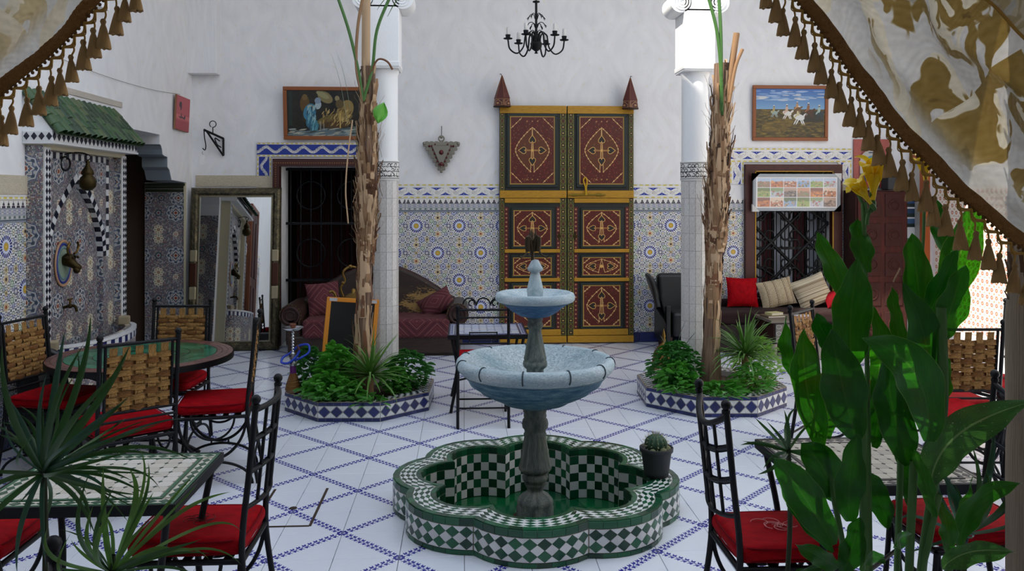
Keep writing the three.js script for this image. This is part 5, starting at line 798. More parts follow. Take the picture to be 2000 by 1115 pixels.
function column(label, x, z) {
  const c = thing('column', label, 'column', [x, 0, z], 0, 'white arcade columns'), marble = [0, 1, 2].map((k) => std('#ffffff', .22, { map: pixelTex(128, 128, (u, v) => { const n = tiled(u, v, 2, 3 + k * 5, 5), p = tiled(u, v, 9, 8 + k, 3); return mixc([190, 184, 176], [226, 225, 222], .5 + n * 1.2 + p * .6 + (k - 1) * .1); }) }));
  part(c, 'core', lathe([[.001, .02], [.108, .02], [.108, 1.79], [.001, 1.79]], 14), M.greyGrout);
  const N = 14, ap = .112, w = 2 * ap * Math.tan(PI / N), g = tileGeo(w - .0015, .1455, .006, .0012), r = rngOf(x * 100 | 0);
  for (let i = 0; i < N; i++) for (let j = 0; j < 12; j++) { const a = i * 2 * PI / N; part(c, 'marble_tile', g, marble[(r() * 3) | 0], [(ap - .003) * Math.sin(a), .1 + j * .147, (ap - .003) * Math.cos(a)], [0, a, 0]); }
  const carve = canvasTex(1024, 192, (q, cw, ch) => { q.fillStyle = '#e9e6e0'; q.fillRect(0, 0, cw, ch); const s = rngOf(6); q.strokeStyle = '#3d3a3c'; q.lineWidth = 7; for (let i = 0; i < 24; i++) for (let j = 0; j < 3; j++) { const X = (i + .5) * cw / 24, Y = 50 + j * 44; q.beginPath(); q.arc(X + (s() - .5) * 16, Y, 12 + s() * 8, s() * 6, s() * 6 + 3.4); q.stroke(); q.beginPath(); q.moveTo(X - 18, Y + 18); q.lineTo(X - 4 + s() * 10, Y + 8); q.stroke(); disc(q, X + 14, Y + 10, 6, '#3d3a3c'); } q.fillStyle = '#4a4748'; for (const y of [14, 22, ch - 26, ch - 16]) q.fillRect(0, y, cw, 3); });
  const bandG = lathe([[.119, 1.79], [.122, 1.795], [.122, 1.935], [.124, 1.95], [.113, 1.955]], 40), buv = bandG.attributes.uv; for (let i = 0; i < buv.count; i++) buv.setY(i, (bandG.attributes.position.getY(i) - 1.79) / .165);
  part(c, 'carved_band', bandG, std('#ffffff', .8, { map: carve, bumpMap: carve, bumpScale: .01 }));
  part(c, 'shaft', lathe([[.112, 1.95], [.111, 2.66], [.12, 2.68], [.12, 2.71]], 40), M.whitewash);
  part(c, 'impost', merge([rbox(.264, .52, .3, .008, 0, 2.96, 0), rbox(.276, .045, .312, .008, 0, 2.735, 0)]), M.whitewash);
  return c;
}
column('tiled white column behind the left palm and blackboard', -.657, -7.05); column('tiled white column behind the right palm', 1.953, -7.05);
function palm(label, path, r0, seed) {
  const p = thing('palm_tree', label, 'palm', path[0], 0, 'palms in the planters'), r = rngOf(seed), o = path[0], rel = path.map(([x, y, z]) => V(x - o[0], y - o[1], z - o[2])), curve = new THREE.CatmullRomCurve3(rel), H = rel[rel.length - 1].y;
  const rad = (t) => r0 * (1.25 - .45 * smooth(0, .2, t) + .3 * smooth(.38, .6, t) - .25 * smooth(.72, .95, t));
  part(p, 'trunk', grid(28, 90, (u, v) => { const c = curve.getPoint(v), a = u * 2 * PI, q = rad(v) * (1 + .28 * fbm(Math.cos(a) * 1.7 + 9, v * 7 + seed, Math.sin(a) * 1.7) + .12 * fbm(u * 0 + Math.cos(a) * 5, v * 2, Math.sin(a) * 5)); return [c.x + q * Math.cos(a), c.y, c.z + q * Math.sin(a)]; }, (u, v) => [u * 2, v * 1.6]), M.bark);
  const strips = (n, t0, t1, lo, hi, w, name, mats, out) => {
    const groups = mats.map(() => []);
    for (let i = 0; i < n; i++) {
      const t = between(t0, t1, r), a = r() * 2 * PI, L = between(lo, hi, r), c = curve.getPoint(Math.min(1, t)), q = rad(t), w0 = w * (.5 + r()), curl = (r() - .4) * out, tw = (r() - .5) * 1.2;
      groups[i % mats.length].push(grid(3, 8, (u, v) => { const b = a + (u - .5) * w0 / q * (1 - .75 * v) + tw * v * .35, d = q * (1.0 + .06 * Math.sin(v * 9)) + .004 + curl * v * v * .6 + .005 * Math.sin(v * 14 + i); return [c.x + d * Math.cos(b), c.y + (v - .25) * L, c.z + d * Math.sin(b)]; }));
    }
    groups.forEach((g, i) => { if (g.length) part(p, name, merge(g), mats[i]).userData.kind = 'stuff'; });
  };
  strips(60, .08, .6, .25, .6, .05, 'leaf_bases', [M.sheath, M.sheathPale, M.sheathRust], .02);
  strips(170, .46, .93, .14, .42, .045, 'leaf_bases', [M.sheath, M.fibre, M.sheathPale, M.sheath, M.sheathPale], .15);
  strips(190, .42, .93, .08, .3, .008, 'fibres', [M.sheathPale, M.fibre, M.sheath], .24);
  strips(14, .75, .92, -.5, -.25, .02, 'hanging_strips', [M.sheathPale, M.sheath], .2);
  return p;
}
const petiole = (parent, pts, r, m, name = 'petiole') => part(parent, name, tube(pts, r, 24, 6), m);
{
  const a = palm('brown palm trunk rising from the left planter in front of the blackboard', [[-.79, .1, -6.64], [-.775, 1.0, -6.66], [-.756, 1.593, -6.7], [-.75, 2.68, -6.7]], .068, 3);
  part(a, 'new_spear', tube([[.02, 2.45, -.06], [.022, 2.8, -.06], [.024, 3.3, -.06]], .034, 12, 10), M.sheathPale);
  for (const [x1, x2, x3, m] of [[-.05, -.1, -.2, M.stem], [.06, .12, .24, M.stem], [-.06, -.03, .02, M.sheath]]) petiole(a, [[.01, 2.3, .02], [x1 + .02, 2.55, .03], [x2, 2.85, .05], [x3, 3.15, .06]], .013, m);
  petiole(a, [[.06, 2.5, .03], [.13, 2.62, .05], [.2, 2.6, .07], [.24, 2.54, .07]], .008, M.sheathRust, 'dry_stalk'); petiole(a, [[-.07, 2.15, .04], [-.1, 1.9, .06], [-.12, 1.6, .06], [-.1, 1.35, .06]], .006, M.sheathPale, 'hanging_strip');
  part(a, 'climbing_leaf', moved(grid(6, 6, (u, v) => { const t = PI * (v - .5) * .98; return [(u - .5) * .13 * Math.cos(t) * (1 + .3 * Math.sin(u * 12)), v * .17, .02 * Math.sin(u * 6)]; }), .13, 2.12, .1, 0, .3, -.3), M.shrub[0]);
  for (const [x, y, L] of [[-.12, 2.62, .5], [-.06, 2.3, .3], [-.14, 2.5, .62]]) part(a, 'frond_blade', moved(bladeGeo(L, .03, .3, PI, .15), x + .03, y - .4, .02), M.blade[0]);
  part(a, 'frond_blade', moved(bladeGeo(.4, .02, 2.2, .2, .5), .2, 2.95, .05), M.blade[0]); part(a, 'frond_blade', moved(bladeGeo(.34, .018, 2.4, .1, .6), .12, 3.0, .05), M.blade[0]);
  const b = palm('brown palm trunk rising from the right planter, sunlit at the top', [[1.955, .1, -6.63], [1.99, 1.0, -6.64], [2.02, 1.593, -6.645], [2.065, 2.72, -6.643]], .074, 9);
  part(b, 'cut_stubs', merge([tube([[.12, 2.2, .03], [.15, 2.5, .05], [.2, 2.85, .06]], .026, 10, 8), tube([[.14, 2.3, .06], [.19, 2.6, .08], [.24, 2.72, .08]], .014, 10, 8)]), M.sheath);
  for (const [x2, x3] of [[.03, -.06], [.06, .04]]) petiole(b, [[.08, 2.2, .06], [.07, 2.5, .08], [x2, 2.85, .1], [x3, 3.2, .1]], .014, M.stem);
}
// things growing in the planters
{
  const grass = (label, x, y, z, n, L, seed, m) => { const t = thing('spiky_plant', label, 'plant', [x, y, z], 0); part(t, 'blades', rosette(n, L, .018, seed, 1.75, 1.5), m).userData.kind = 'stuff'; part(t, 'stem', lathe([[.03, -.14], [.026, 0], [.012, .04]], 10), M.sheath); return t; };
  grass('spiky green plant in front of the left palm trunk', -.71, .3, -6.46, 90, .36, 41, M.blade[1]);
  grass('spiky green plant beside the right palm trunk', 2.2, .42, -6.5, 120, .36, 42, M.blade[1]);
  const bush = (label, list) => { const [x, y, z] = list[0]; const t = thing('leafy_shrub', label, 'shrub', [x, y, z], 0); list.forEach(([px, py, pz, rx, ry, n, mi, len, wid], i) => shrub(t, 'foliage', px - x, py - y, pz - z, rx, ry, n, M.shrub[mi], len, wid, 60 + i + n)); part(t, 'stem', merge([0, 1, 2, 3].map((i) => rod([.03 * i - .05, -.03, .02], [.07 * i - .1, .1, .03 * i], .005, 5))), M.stem); };
  bush('leafy green herb at the front left of the left planter', [[-1.0, .13, -6.38, .14, .2, 230, 0, .06, .045], [-1.12, .12, -6.45, .1, .15, 110, 0, .06, .045], [-.84, .12, -6.36, .09, .16, 110, 0, .06, .045]]);
  bush('taller leafy herb in front of the blackboard', [[-.98, .16, -6.53, .13, .36, 210, 0, .07, .05]]);
  bush('dark leafy shrub at the left edge of the left planter', [[-1.22, .14, -6.78, .12, .32, 190, 1, .05, .035], [-1.16, .13, -6.64, .1, .2, 110, 1, .05, .035]]);
  bush('green shrub at the right side of the left planter', [[-.44, .14, -6.74, .18, .29, 330, 1, .05, .035], [-.52, .13, -6.6, .12, .2, 150, 0, .05, .035]]);
  bush('small pointed herb at the front of the left planter', [[-.7, .1, -6.33, .09, .08, 40, 0, .11, .035]]);
  bush('dense green shrub on the left half of the right planter', [[1.68, .14, -6.62, .22, .36, 520, 1, .05, .035], [1.64, .13, -6.45, .15, .24, 220, 0, .055, .035]]);
  bush('pale flowering shrub on the right side of the right planter', [[2.34, .14, -6.6, .2, .4, 520, 2, .042, .022], [2.22, .13, -6.4, .16, .24, 260, 0, .05, .025]]);
  bush('low herb with divided leaves at the front of the right planter', [[1.95, .12, -6.36, .16, .12, 150, 0, .1, .03]]);
  const ag = thing('broad_bladed_plant', 'blue-green broad-bladed plant behind the shrub in the right planter', 'plant', [1.72, .25, -6.82], 0); part(ag, 'blades', merge([[.3, .3, 3.4], [.42, .12, .2], [.36, .4, .3], [.3, .7, 3.0], [.34, .5, 2.2]].map(([L, t, a]) => bladeGeo(L, .055, .4, a, t))), M.blade[2]); part(ag, 'stem', lathe([[.02, -.15], [.016, .05]], 8), M.stem);
}
{ // cactus in its pot on the kerb
  const c = thing('potted_cactus', 'small ribbed cactus in a black plastic pot on the pool kerb', 'cactus', [1.022, .176, -4.44], .3);
  part(c, 'pot', lathe([[.001, 0], [.062, 0], [.066, .02], [.08, .128], [.088, .13], [.09, .15], [.082, .152], [.078, .13], [.001, .12]], 32), M.plastic); part(c, 'soil', lathe([[.001, .128], [.077, .124]], 20), M.soil);
  const ribs = new THREE.SphereGeometry(.056, 60, 16), p = ribs.attributes.position; for (let i = 0; i < p.count; i++) { const a = Math.atan2(p.getZ(i), p.getX(i)), k = 1 + .1 * Math.cos(a * 13); p.setXYZ(i, p.getX(i) * k, p.getY(i) * .95, p.getZ(i) * k); } ribs.computeVertexNormals();
  part(c, 'cactus_body', ribs.translate(0, .165, -.005), std('#2c4a30', .6)); const r = rngOf(3), sp = []; for (let i = 0; i < 13; i++) for (let j = 0; j < 6; j++) { const a = i * 2 * PI / 13, e = -.3 + j * .32, n = [Math.cos(e) * Math.cos(a), Math.sin(e), Math.cos(e) * Math.sin(a)], q = [n[0] * .061, .165 + n[1] * .054, n[2] * .061 - .005]; for (let k = 0; k < 2; k++) sp.push(rod(q, [q[0] + n[0] * .014 + (r() - .5) * .012, q[1] + n[1] * .014 + (r() - .5) * .012, q[2] + n[2] * .014], .0008, 3)); }
  part(c, 'spines', merge(sp), std('#c9bb8c', .7)).userData.kind = 'stuff'; part(c, 'offsets', merge([[-.045, .135, .04], [.01, .14, .055], [.05, .14, .03], [.055, .15, -.01]].map(([x, y, z]) => ball(.02, x, y, z, 9))), std('#6a6f4c', .8));
}

// ---------------------------------------------------------------- iron chairs (seat centre over the origin, facing +z)
const cushionGeo = (w, d, t, seed) => { const g = new RoundedBoxGeometry(w, t, d, 4, t * .42), p = g.attributes.position; for (let i = 0; i < p.count; i++) { const x = p.getX(i) / w * 2, z = p.getZ(i) / d * 2, k = Math.max(0, (1 - x * x) * (1 - z * z)); p.setY(i, p.getY(i) * (.82 + .36 * k) + .006 * fbm(x * 2 + seed, z * 2, seed)); } g.computeVertexNormals(); return g; };
function makeChair(kind, label, opts = {}) {
  const { w = .38, H = .96, seat = .39, dip = .0, cushion = M.red } = opts, t = thing('iron_chair', label, 'chair', [0, 0, 0], 0, opts.group ?? 'iron chairs with red cushions'), h = w / 2, lean = (y) => -.19 - .09 * Math.max(0, (y - .42)) ;
  for (const s of [-1, 1]) {
    part(t, 'rear_post', merge([tube([[s * h, 0, -.25], [s * h, .2, -.215], [s * h, .42, -.19], [s * h, .7, lean(.7)], [s * h, H - .02, lean(H)]], .0115, 18, 7), ball(.018, s * h, H - .008, lean(H), 9), new THREE.CylinderGeometry(.015, .015, .012, 8).translate(s * h, H - .032, lean(H))]), M.iron);
    part(t, 'front_leg', tube([[s * h, 0, .23], [s * h, .2, .205], [s * h, seat, .19]], .0105, 10, 7), M.iron);
    part(t, 'side_arc', merge([tube(arcPts(0, seat, .185, -PI, 0, 18, (a, b) => [s * h, seat + (b - seat) * 1.28, a]), .009, 30, 6), tube(arcPts(0, seat, .12, -PI, 0, 14, (a, b) => [s * h, seat + (b - seat) * 1.05, a]), .007, 24, 6), tube(arcPts(0, 0, .22, 0, PI, 18, (a, b) => [s * h, b * .62, a]), .008, 26, 6), rod([s * h, .135, .05], [s * h, .155, .05], .006, 5), rod([s * h, .135, -.05], [s * h, .155, -.05], .006, 5)]), M.iron);
  }
  const bars = [rod([-h, seat, .19], [h, seat, .19], .011), rod([-h, seat, -.19], [h, seat, -.19], .011)];
  part(t, 'stretcher', rod([-h, .14, -.226], [h, .14, -.226], .007), M.iron); part(t, 'stretcher', rod([-h, .1, .218], [h, .1, .218], .007), M.iron);
  for (const s of [-1, 1]) bars.push(rod([s * h, seat, -.19], [s * h, seat, .19], .011)); for (let i = 0; i < 5; i++) bars.push(box(w, .005, .03, 0, seat + .006, -.14 + i * .07));
  part(t, 'seat_frame', merge(bars), M.iron);
  if (cushion) { const cg = opts.soft ? moved(cushionGeo(w + .0, .39, .085, 3), 0, seat + .05, .005) : moved(cushionGeo(w + .01, .4, .075, 1), 0, seat + .047, .005), c = part(t, 'cushion', cg, cushion), e = (w + .01) / 2 - .012, q = .2 - .012; const ring = (y) => tube([[-e, y, -q + .02], [-e + .02, y, -q], [e - .02, y, -q], [e, y, -q + .02], [e, y, q - .02], [e - .02, y, q], [-e + .02, y, q], [-e, y, q - .02]], .0035, 80, 5, true); part(c, 'piping', merge([ring(seat + .07).translate(0, 0, .005), ring(seat + .028).translate(0, 0, .005)]), M.redDeep);
    if (opts.motif) { const m = []; for (let i = 0; i < 9; i++) { const a = i * .7, r0 = .02 + .006 * i; m.push(tube(arcPts(.03 * Math.cos(a * 1.3) * (i % 3), .035 * Math.sin(a) * (i % 2 + .6), .016 + r0 * .22, a, a + 4, 12, (x, z) => [x, seat + .0885 - .3 * (x * x + z * z), z]), .0014, 18, 4)); } part(c, 'embroidery', merge(m), std(opts.motif, .8)); } }
  if (kind === 'woven') {
    part(t, 'back_rails', merge([rod([-h - .012, H - .05, lean(H - .05)], [h + .012, H - .05, lean(H - .05)], .009), rod([-h, .545, lean(.545)], [h, .545, lean(.545)], .009), rod([-h, .5, lean(.5)], [h, .5, lean(.5)], .007), ...[-1, 1].map((s) => rod([s * (h - .028), .54, lean(.54)], [s * (h - .028), H - .05, lean(H - .05)], .008))]), M.iron);
    const y0 = .55, y1 = H - .065, W = w - .07, nv = 5, nh = 11, zc = (y) => lean(y), vw = W / nv;
    for (let i = 0; i < nv; i++) { const x = -W / 2 + (i + .5) * vw; part(t, 'weave_strip', grid(2, 32, (u, v) => { const y = y0 + v * (y1 - y0); return [x + (u - .5) * vw * .62, y, zc(y) + (v > .86 ? .002 : .0085 * Math.cos(PI * (v / .86 * nh - .5 + i)))]; }, (u, v) => [v * 1.5, u]), M.straw); }
    for (let j = 0; j < nh; j++) { const y = y0 + (j + .5) * (y1 - y0) * .86 / nh, hh = (y1 - y0) * .86 / nh, k = rngOf(j * 7 + 3)(); part(t, 'weave_strip', grid(40, 3, (u, v) => [(u - .5) * (W + .02), y + (v - .5) * hh * 1.14 + .003 * Math.sin(u * 9 + j * 2), zc(y) - .0085 * Math.cos(PI * (u * nv - .5 + j)) + .004 * (1 - 4 * (v - .5) ** 2)], (u, v) => [u * 1.6 + k, v]), j % 3 ? M.straw : M.strawDark); }
  } else if (kind === 'grid') {
    const curve = (y, d, r, flat) => { const p = Array.from({ length: 9 }, (_, i) => { const u = i / 8 * 2 - 1; return [u * h, y - d * (1 - u * u), lean(y) - .035 * (1 - u * u)]; }); return flat ? grid(14, 1, (u, v) => { const a = u * 2 - 1; return [a * h, y - d * (1 - a * a) + (v - .5) * .026, lean(y) - .035 * (1 - a * a) + .004]; }) : tube(p, r, 24, 6); };
    part(t, 'top_rail', curve(H - .045, dip, .0115), M.iron); part(t, 'bottom_rail', curve(.575, dip * .5, .009), M.iron);
    for (const y of [.7, .81]) part(t, 'strap', merge([curve(y, dip * .7, .01, true), curve(y, dip * .7, .008)]), M.ironStrap);
    for (let i = 1; i < 5; i++) { const u = i / 5 * 2 - 1, z = -.035 * (1 - u * u); part(t, 'back_bar', rod([u * h, .575 - dip * .5 * (1 - u * u), lean(.575) + z], [u * h, H - .045 - dip * (1 - u * u), lean(H) + z], .0065, 6), M.iron); }
  } else {
    part(t, 'back_rails', merge([rod([-h, H - .03, lean(H)], [h, H - .03, lean(H)], .0085), rod([-h, H - .085, lean(H)], [h, H - .085, lean(H)], .007), rod([-h, .6, lean(.6)], [h, .6, lean(.6)], .008), box(w * .55, .008, .012, 0, .68, lean(.68)), box(w * .55, .008, .012, 0, .62, lean(.62)), box(.008, .07, .012, -w * .27, .65, lean(.65)), box(.008, .07, .012, w * .27, .65, lean(.65))]), M.iron);
    part(t, 'scroll_work', merge([-1, 1].flatMap((s) => [tube(arcPts(s * .1, H + .01, .045, 0, PI, 12, (x, y) => [x, y, lean(H)]), .006, 18, 6), tube(arcPts(s * .085, H + .02, .02, -PI * .5, PI * 1.2, 12, (x, y) => [x, y, lean(H)]), .005, 18, 6)]).concat([tube(arcPts(0, H + .005, .05, 0, PI, 12, (x, y) => [x, y, lean(H)]), .006, 18, 6)])), M.iron);
  }
  return t;
}
const setAt = (c, x, z, turn) => { c.position.set(x, 0, z); c.rotation.y = turn; return c; };
const faceTo = (dx, dz) => Math.atan2(dx, dz);
{ // chair with a gridded back: origin lies .22 in front of the back posts
  const g1 = setAt(makeChair('grid', 'iron chair with gridded back and red cushion at the right of the green mosaic table', { w: .35, motif: '#5d0a10', group: 'iron chairs with gridded backs' }), -.96, -3.157, -PI / 2);
  const g2 = setAt(makeChair('grid', 'iron chair with dipped gridded back, its red cushion embroidered with pale swirls', { w: .33, dip: .06, motif: '#d08a8a', group: 'iron chairs with gridded backs' }), 1.125, -2.98, PI / 2);
  copyOf(g2, 'iron chair with red cushion tucked in right of the black-edged table, by the palm pole', [1.87, 0, -3.08], -PI / 2);
  copyOf(g1, 'iron chair with red cushion at the frame\'s left edge, beyond the spiky plant', [-1.78, 0, -3.14], PI / 2);
  copyOf(g2, 'iron chair with its back to us in the bottom left corner, behind the spiky plants', [-.555, 0, -1.85], 2.48);
  copyOf(g1, 'thin pale iron chair standing in the bright sun by the right wall', [3.5, 0, -5.3], -PI / 2 + .3);
  const w1 = setAt(makeChair('woven', 'iron chair with a woven seagrass back nearest us at the round green table', { w: .39, H: .95, soft: true, group: 'iron chairs with woven backs' }), -1.82, -4.67, PI + .66);
  copyOf(w1, 'iron chair with woven back beyond the round table, in front of the mirror', [-1.955, 0, -5.73], -.05);
  copyOf(w1, 'iron chair with a frayed woven back seen edge-on at the right of the round table', [-1.47, 0, -5.12], -1.4);
  copyOf(w1, 'iron chair with woven back left of the round table, by the black armchair', [-2.48, 0, -5.31], 1.34);
  copyOf(w1, 'iron chair with a coarse woven back in bright light by the right palm pole', [2.885, 0, -4.89], PI - .05);
  copyOf(w1, 'iron chair with a woven back half hidden by the tall broad leaves', [2.4, 0, -5.3], PI / 2 - .75);
  setAt(makeChair('scroll', 'black iron chair with small scrolls on its back behind the stone fountain', { w: .365, H: .875, seat: .41, group: 'iron chairs with scrolled backs' }), .14, -6.29, PI);
}
{ // low stool beside the woven chair on the right
  const s = thing('iron_stool', 'low iron seat with a red cushion and one knobbed post, right of the tall leaves', 'stool', [2.62, 0, -4.42], .1);
  part(s, 'cushion', moved(cushionGeo(.36, .34, .075, 5), 0, .5, 0), M.red); part(s, 'frame', merge([rod([-.18, .45, .17], [.18, .45, .17], .011), rod([-.18, .45, -.17], [.18, .45, -.17], .011), rod([-.18, .45, -.17], [-.18, .45, .17], .011), rod([.18, .45, -.17], [.18, .45, .17], .011)]), M.iron);
  for (const [x, z] of [[-.18, .17], [.18, .17], [-.18, -.17], [.18, -.17]]) part(s, 'leg', tube([[x, .45, z], [x * .8, .25, z * .8], [x * 1.15, 0, z * 1.15]], .011, 12, 6), M.iron);
  part(s, 'knobbed_post', merge([rod([.18, .44, .17], [.18, .6, .17], .012), ball(.022, .18, .61, .17)]), M.iron);
  for (const k of [-1, 1]) { part(s, 'side_arc', tube(arcPts(0, .45, .17, -PI, 0, 14, (a, b) => [k * .18, .45 + (b - .45) * 1.4, a]), .009, 22, 6), M.iron); part(s, 'foot_arc', tube(arcPts(0, 0, .2, 0, PI, 14, (a, b) => [k * .18, b * .7, a]), .008, 22, 6), M.iron); }
}
// ---------------------------------------------------------------- mosaic tables
function mosaicTable(name, label, x0, x1, z0, z1, h, edge, field, spot, opts = {}) {
  const W = x1 - x0, D = z1 - z0, t = thing(name, label, 'table', [(x0 + x1) / 2, 0, (z0 + z1) / 2], 0), up = V(0, 1, 0), r = rngOf(W * 1000 | 0);
  part(t, 'top_slab', box(W - .012, .024, D - .012, 0, h - .016, 0), M.grout); part(t, 'iron_rim', merge([box(W, .034, .006, 0, h - .017, D / 2), box(W, .034, .006, 0, h - .017, -D / 2), box(.006, .034, D, -W / 2, h - .017, 0), box(.006, .034, D, W / 2, h - .017, 0)]), M.iron);
  const flat = (name, pts, m, th = .004) => part(t, name, piece(pts.map(([x, z]) => [x, h - .004, z]), up, th, .0008), m), q = (cx, cz, a, b) => [[cx - a, cz + b], [cx + a, cz + b], [cx + a, cz - b], [cx - a, cz - b]];
  const B = opts.border ?? .07, nx = opts.nx ?? 10, nz = opts.nz ?? 8, px = (W - 2 * B) / nx, pz = (D - 2 * B) / nz, c = .3;
  for (let i = 0; i < nx; i++) for (let j = 0; j < nz; j++) { const x = -W / 2 + B + (i + .5) * px, z = -D / 2 + B + (j + .5) * pz, a = px / 2 - .0004, b = pz / 2 - .0004, k = px * c * .55, l = pz * c * .55; flat('field_tile', [[x - a + k, z + b], [x + a - k, z + b], [x + a, z + b - l], [x + a, z - b + l], [x + a - k, z - b], [x - a + k, z - b], [x - a, z - b + l], [x - a, z + b - l]], field[(r() * field.length) | 0]); }
  for (let i = 1; i < nx; i++) for (let j = 1; j < nz; j++) { const x = -W / 2 + B + i * px, z = -D / 2 + B + j * pz, k = px * c * .55, l = pz * c * .55; flat('spot_tile', [[x - k, z], [x, z + l], [x + k, z], [x, z - l]], spot); }
  // border: two plain courses with lozenges between
  for (const o of [.006, B - .014]) for (const s of [-1, 1]) { flat('border_course', q(0, s * (D / 2 - o - .006), W / 2 - o, .0055), edge[0]); flat('border_course', q(s * (W / 2 - o - .006), 0, .0055, D / 2 - o - .013), edge[0]); }
  const o = B / 2 - .001, wd = B / 2 - .02; for (const s of [-1, 1]) { const n = Math.round((W - .03) / .042), e = (W - .04) / n; for (let i = 0; i < n; i++) { const x = -W / 2 + .02 + (i + .5) * e, z = s * (D / 2 - o); flat('border_lozenge', [[x - e / 2, z], [x, z + wd], [x + e / 2, z], [x, z - wd]], edge[1]); } const m = Math.round((D - 2 * B) / .042), f = (D - 2 * B) / m; for (let i = 0; i < m; i++) { const z = -D / 2 + B + (i + .5) * f, x = s * (W / 2 - o); flat('border_lozenge', [[x - wd, z], [x, z + f / 2], [x + wd, z], [x, z - f / 2]], edge[1]); } flat('border_ground', q(0, s * (D / 2 - o), W / 2 - .02, wd + .002), field[0], .0025); flat('border_ground', q(s * (W / 2 - o), 0, wd + .002, D / 2 - B), field[0], .0025); }
  for (const [sx, sz] of [[-1, -1], [1, -1], [1, 1], [-1, 1]]) part(t, 'leg', tube([[sx * (W / 2 - .03), h - .03, sz * (D / 2 - .03)], [sx * (W / 2 - .07), h * .5, sz * (D / 2 - .07)], [sx * (W / 2 - .02), 0, sz * (D / 2 - .02)]], .012, 16, 7), M.iron);
  part(t, 'stretcher', merge([rod([-W / 2 + .06, h * .4, -D / 2 + .06], [W / 2 - .06, h * .4, D / 2 - .06], .008), rod([-W / 2 + .06, h * .4, D / 2 - .06], [W / 2 - .06, h * .4, -D / 2 + .06], .008)]), M.iron); return t;
}
const cream = ['#cdc6b8', '#c4bcae', '#d3cdc2'].map((c) => glaze(c, .35)), buff = ['#a79f90', '#b0a898', '#9c9486'].map((c) => glaze(c, .35)), bluish = ['#a7adc2', '#b3b5bd', '#9aa2b8'].map((c) => glaze(c, .3));
mosaicTable('mosaic_table', 'square table topped with cream mosaic and a green border, at the front left', -1.52, -.9, -3.22, -2.684, .7, [M.green2, M.green], cream, M.greenDeep);
mosaicTable('mosaic_table', 'square mosaic table with a black border behind the tall broad leaves at the right', 1.15, 1.76, -3.276, -2.724, .7, [glaze('#22221f'), glaze('#2c2b28')], buff, glaze('#1d1c1a'));
mosaicTable('mosaic_table', 'small table of bluish mosaic tiles beyond the stone fountain', -.12, .49, -7.05, -6.46, .6, [glaze('#3a4166'), glaze('#4d557c')], bluish, glaze('#5b6078'), { nx: 8, nz: 6, border: .06 });
{ // round table
  const t = thing('round_table', 'round table with a green mosaic top and red-brown rim, ringed by woven chairs', 'table', [-1.99, 0, -5.36], .1), h = .68, R = .54, up = V(0, 1, 0), r = rngOf(91), gm = ['#14543a', '#1b6345', '#0f4a35', '#237050'].map((c) => glaze(c, .2)), bm = ['#5c3a34', '#6b443b', '#4f302c'].map((c) => glaze(c, .35));
  part(t, 'top_slab', new THREE.CylinderGeometry(R - .006, R - .006, .028, 72).translate(0, h - .018, 0), std('#5a3a30', .9)); part(t, 'iron_rim', new THREE.CylinderGeometry(R, R, .036, 72, 1, true).translate(0, h - .02, 0), M.iron);
  const P = (a, q) => [q * Math.sin(a), h - .004, q * Math.cos(a)], seg = (name, a0, a1, r0, r1, m) => part(t, name, piece([P(a0, r1), P(a1, r1), P(a1, r0), P(a0, r0)], up, .004, .001), m);
  for (const [r0, r1, n] of [[.505, .535, 64], [.472, .503, 60], [.44, .47, 56]]) for (let i = 0; i < n; i++) seg('rim_tile', (i - .5) / n * 2 * PI, (i + .5) / n * 2 * PI, r0, r1, bm[(r() * 3) | 0]);
  for (const [r0, r1, n] of [[.36, .437, 34], [.28, .357, 27], [.2, .277, 20], [.12, .197, 13], [.04, .117, 7]]) for (let i = 0; i < n; i++) seg('green_tile', (i - .5) / n * 2 * PI, (i + .5) / n * 2 * PI, r0, r1, gm[(r() * 4) | 0]);
  part(t, 'centre_tile', new THREE.CylinderGeometry(.037, .037, .004, 16).translate(0, h - .002, 0), bm[0]);
  for (let i = 0; i < 4; i++) { const a = i * PI / 2 + .6, Q = (q, y) => [q * Math.sin(a), y, q * Math.cos(a)]; part(t, 'leg', merge([tube([Q(.42, h - .04), Q(.2, .52), Q(.06, .36), Q(.14, .18), Q(.36, .0)], .013, 26, 7), tube([Q(.06, .36), Q(.12, .42), Q(.2, .38), Q(.19, .3)], .009, 16, 6)]), M.iron); }
  part(t, 'ring', new THREE.TorusGeometry(.075, .01, 6, 28).rotateX(PI / 2).translate(0, .36, 0), M.iron);
}
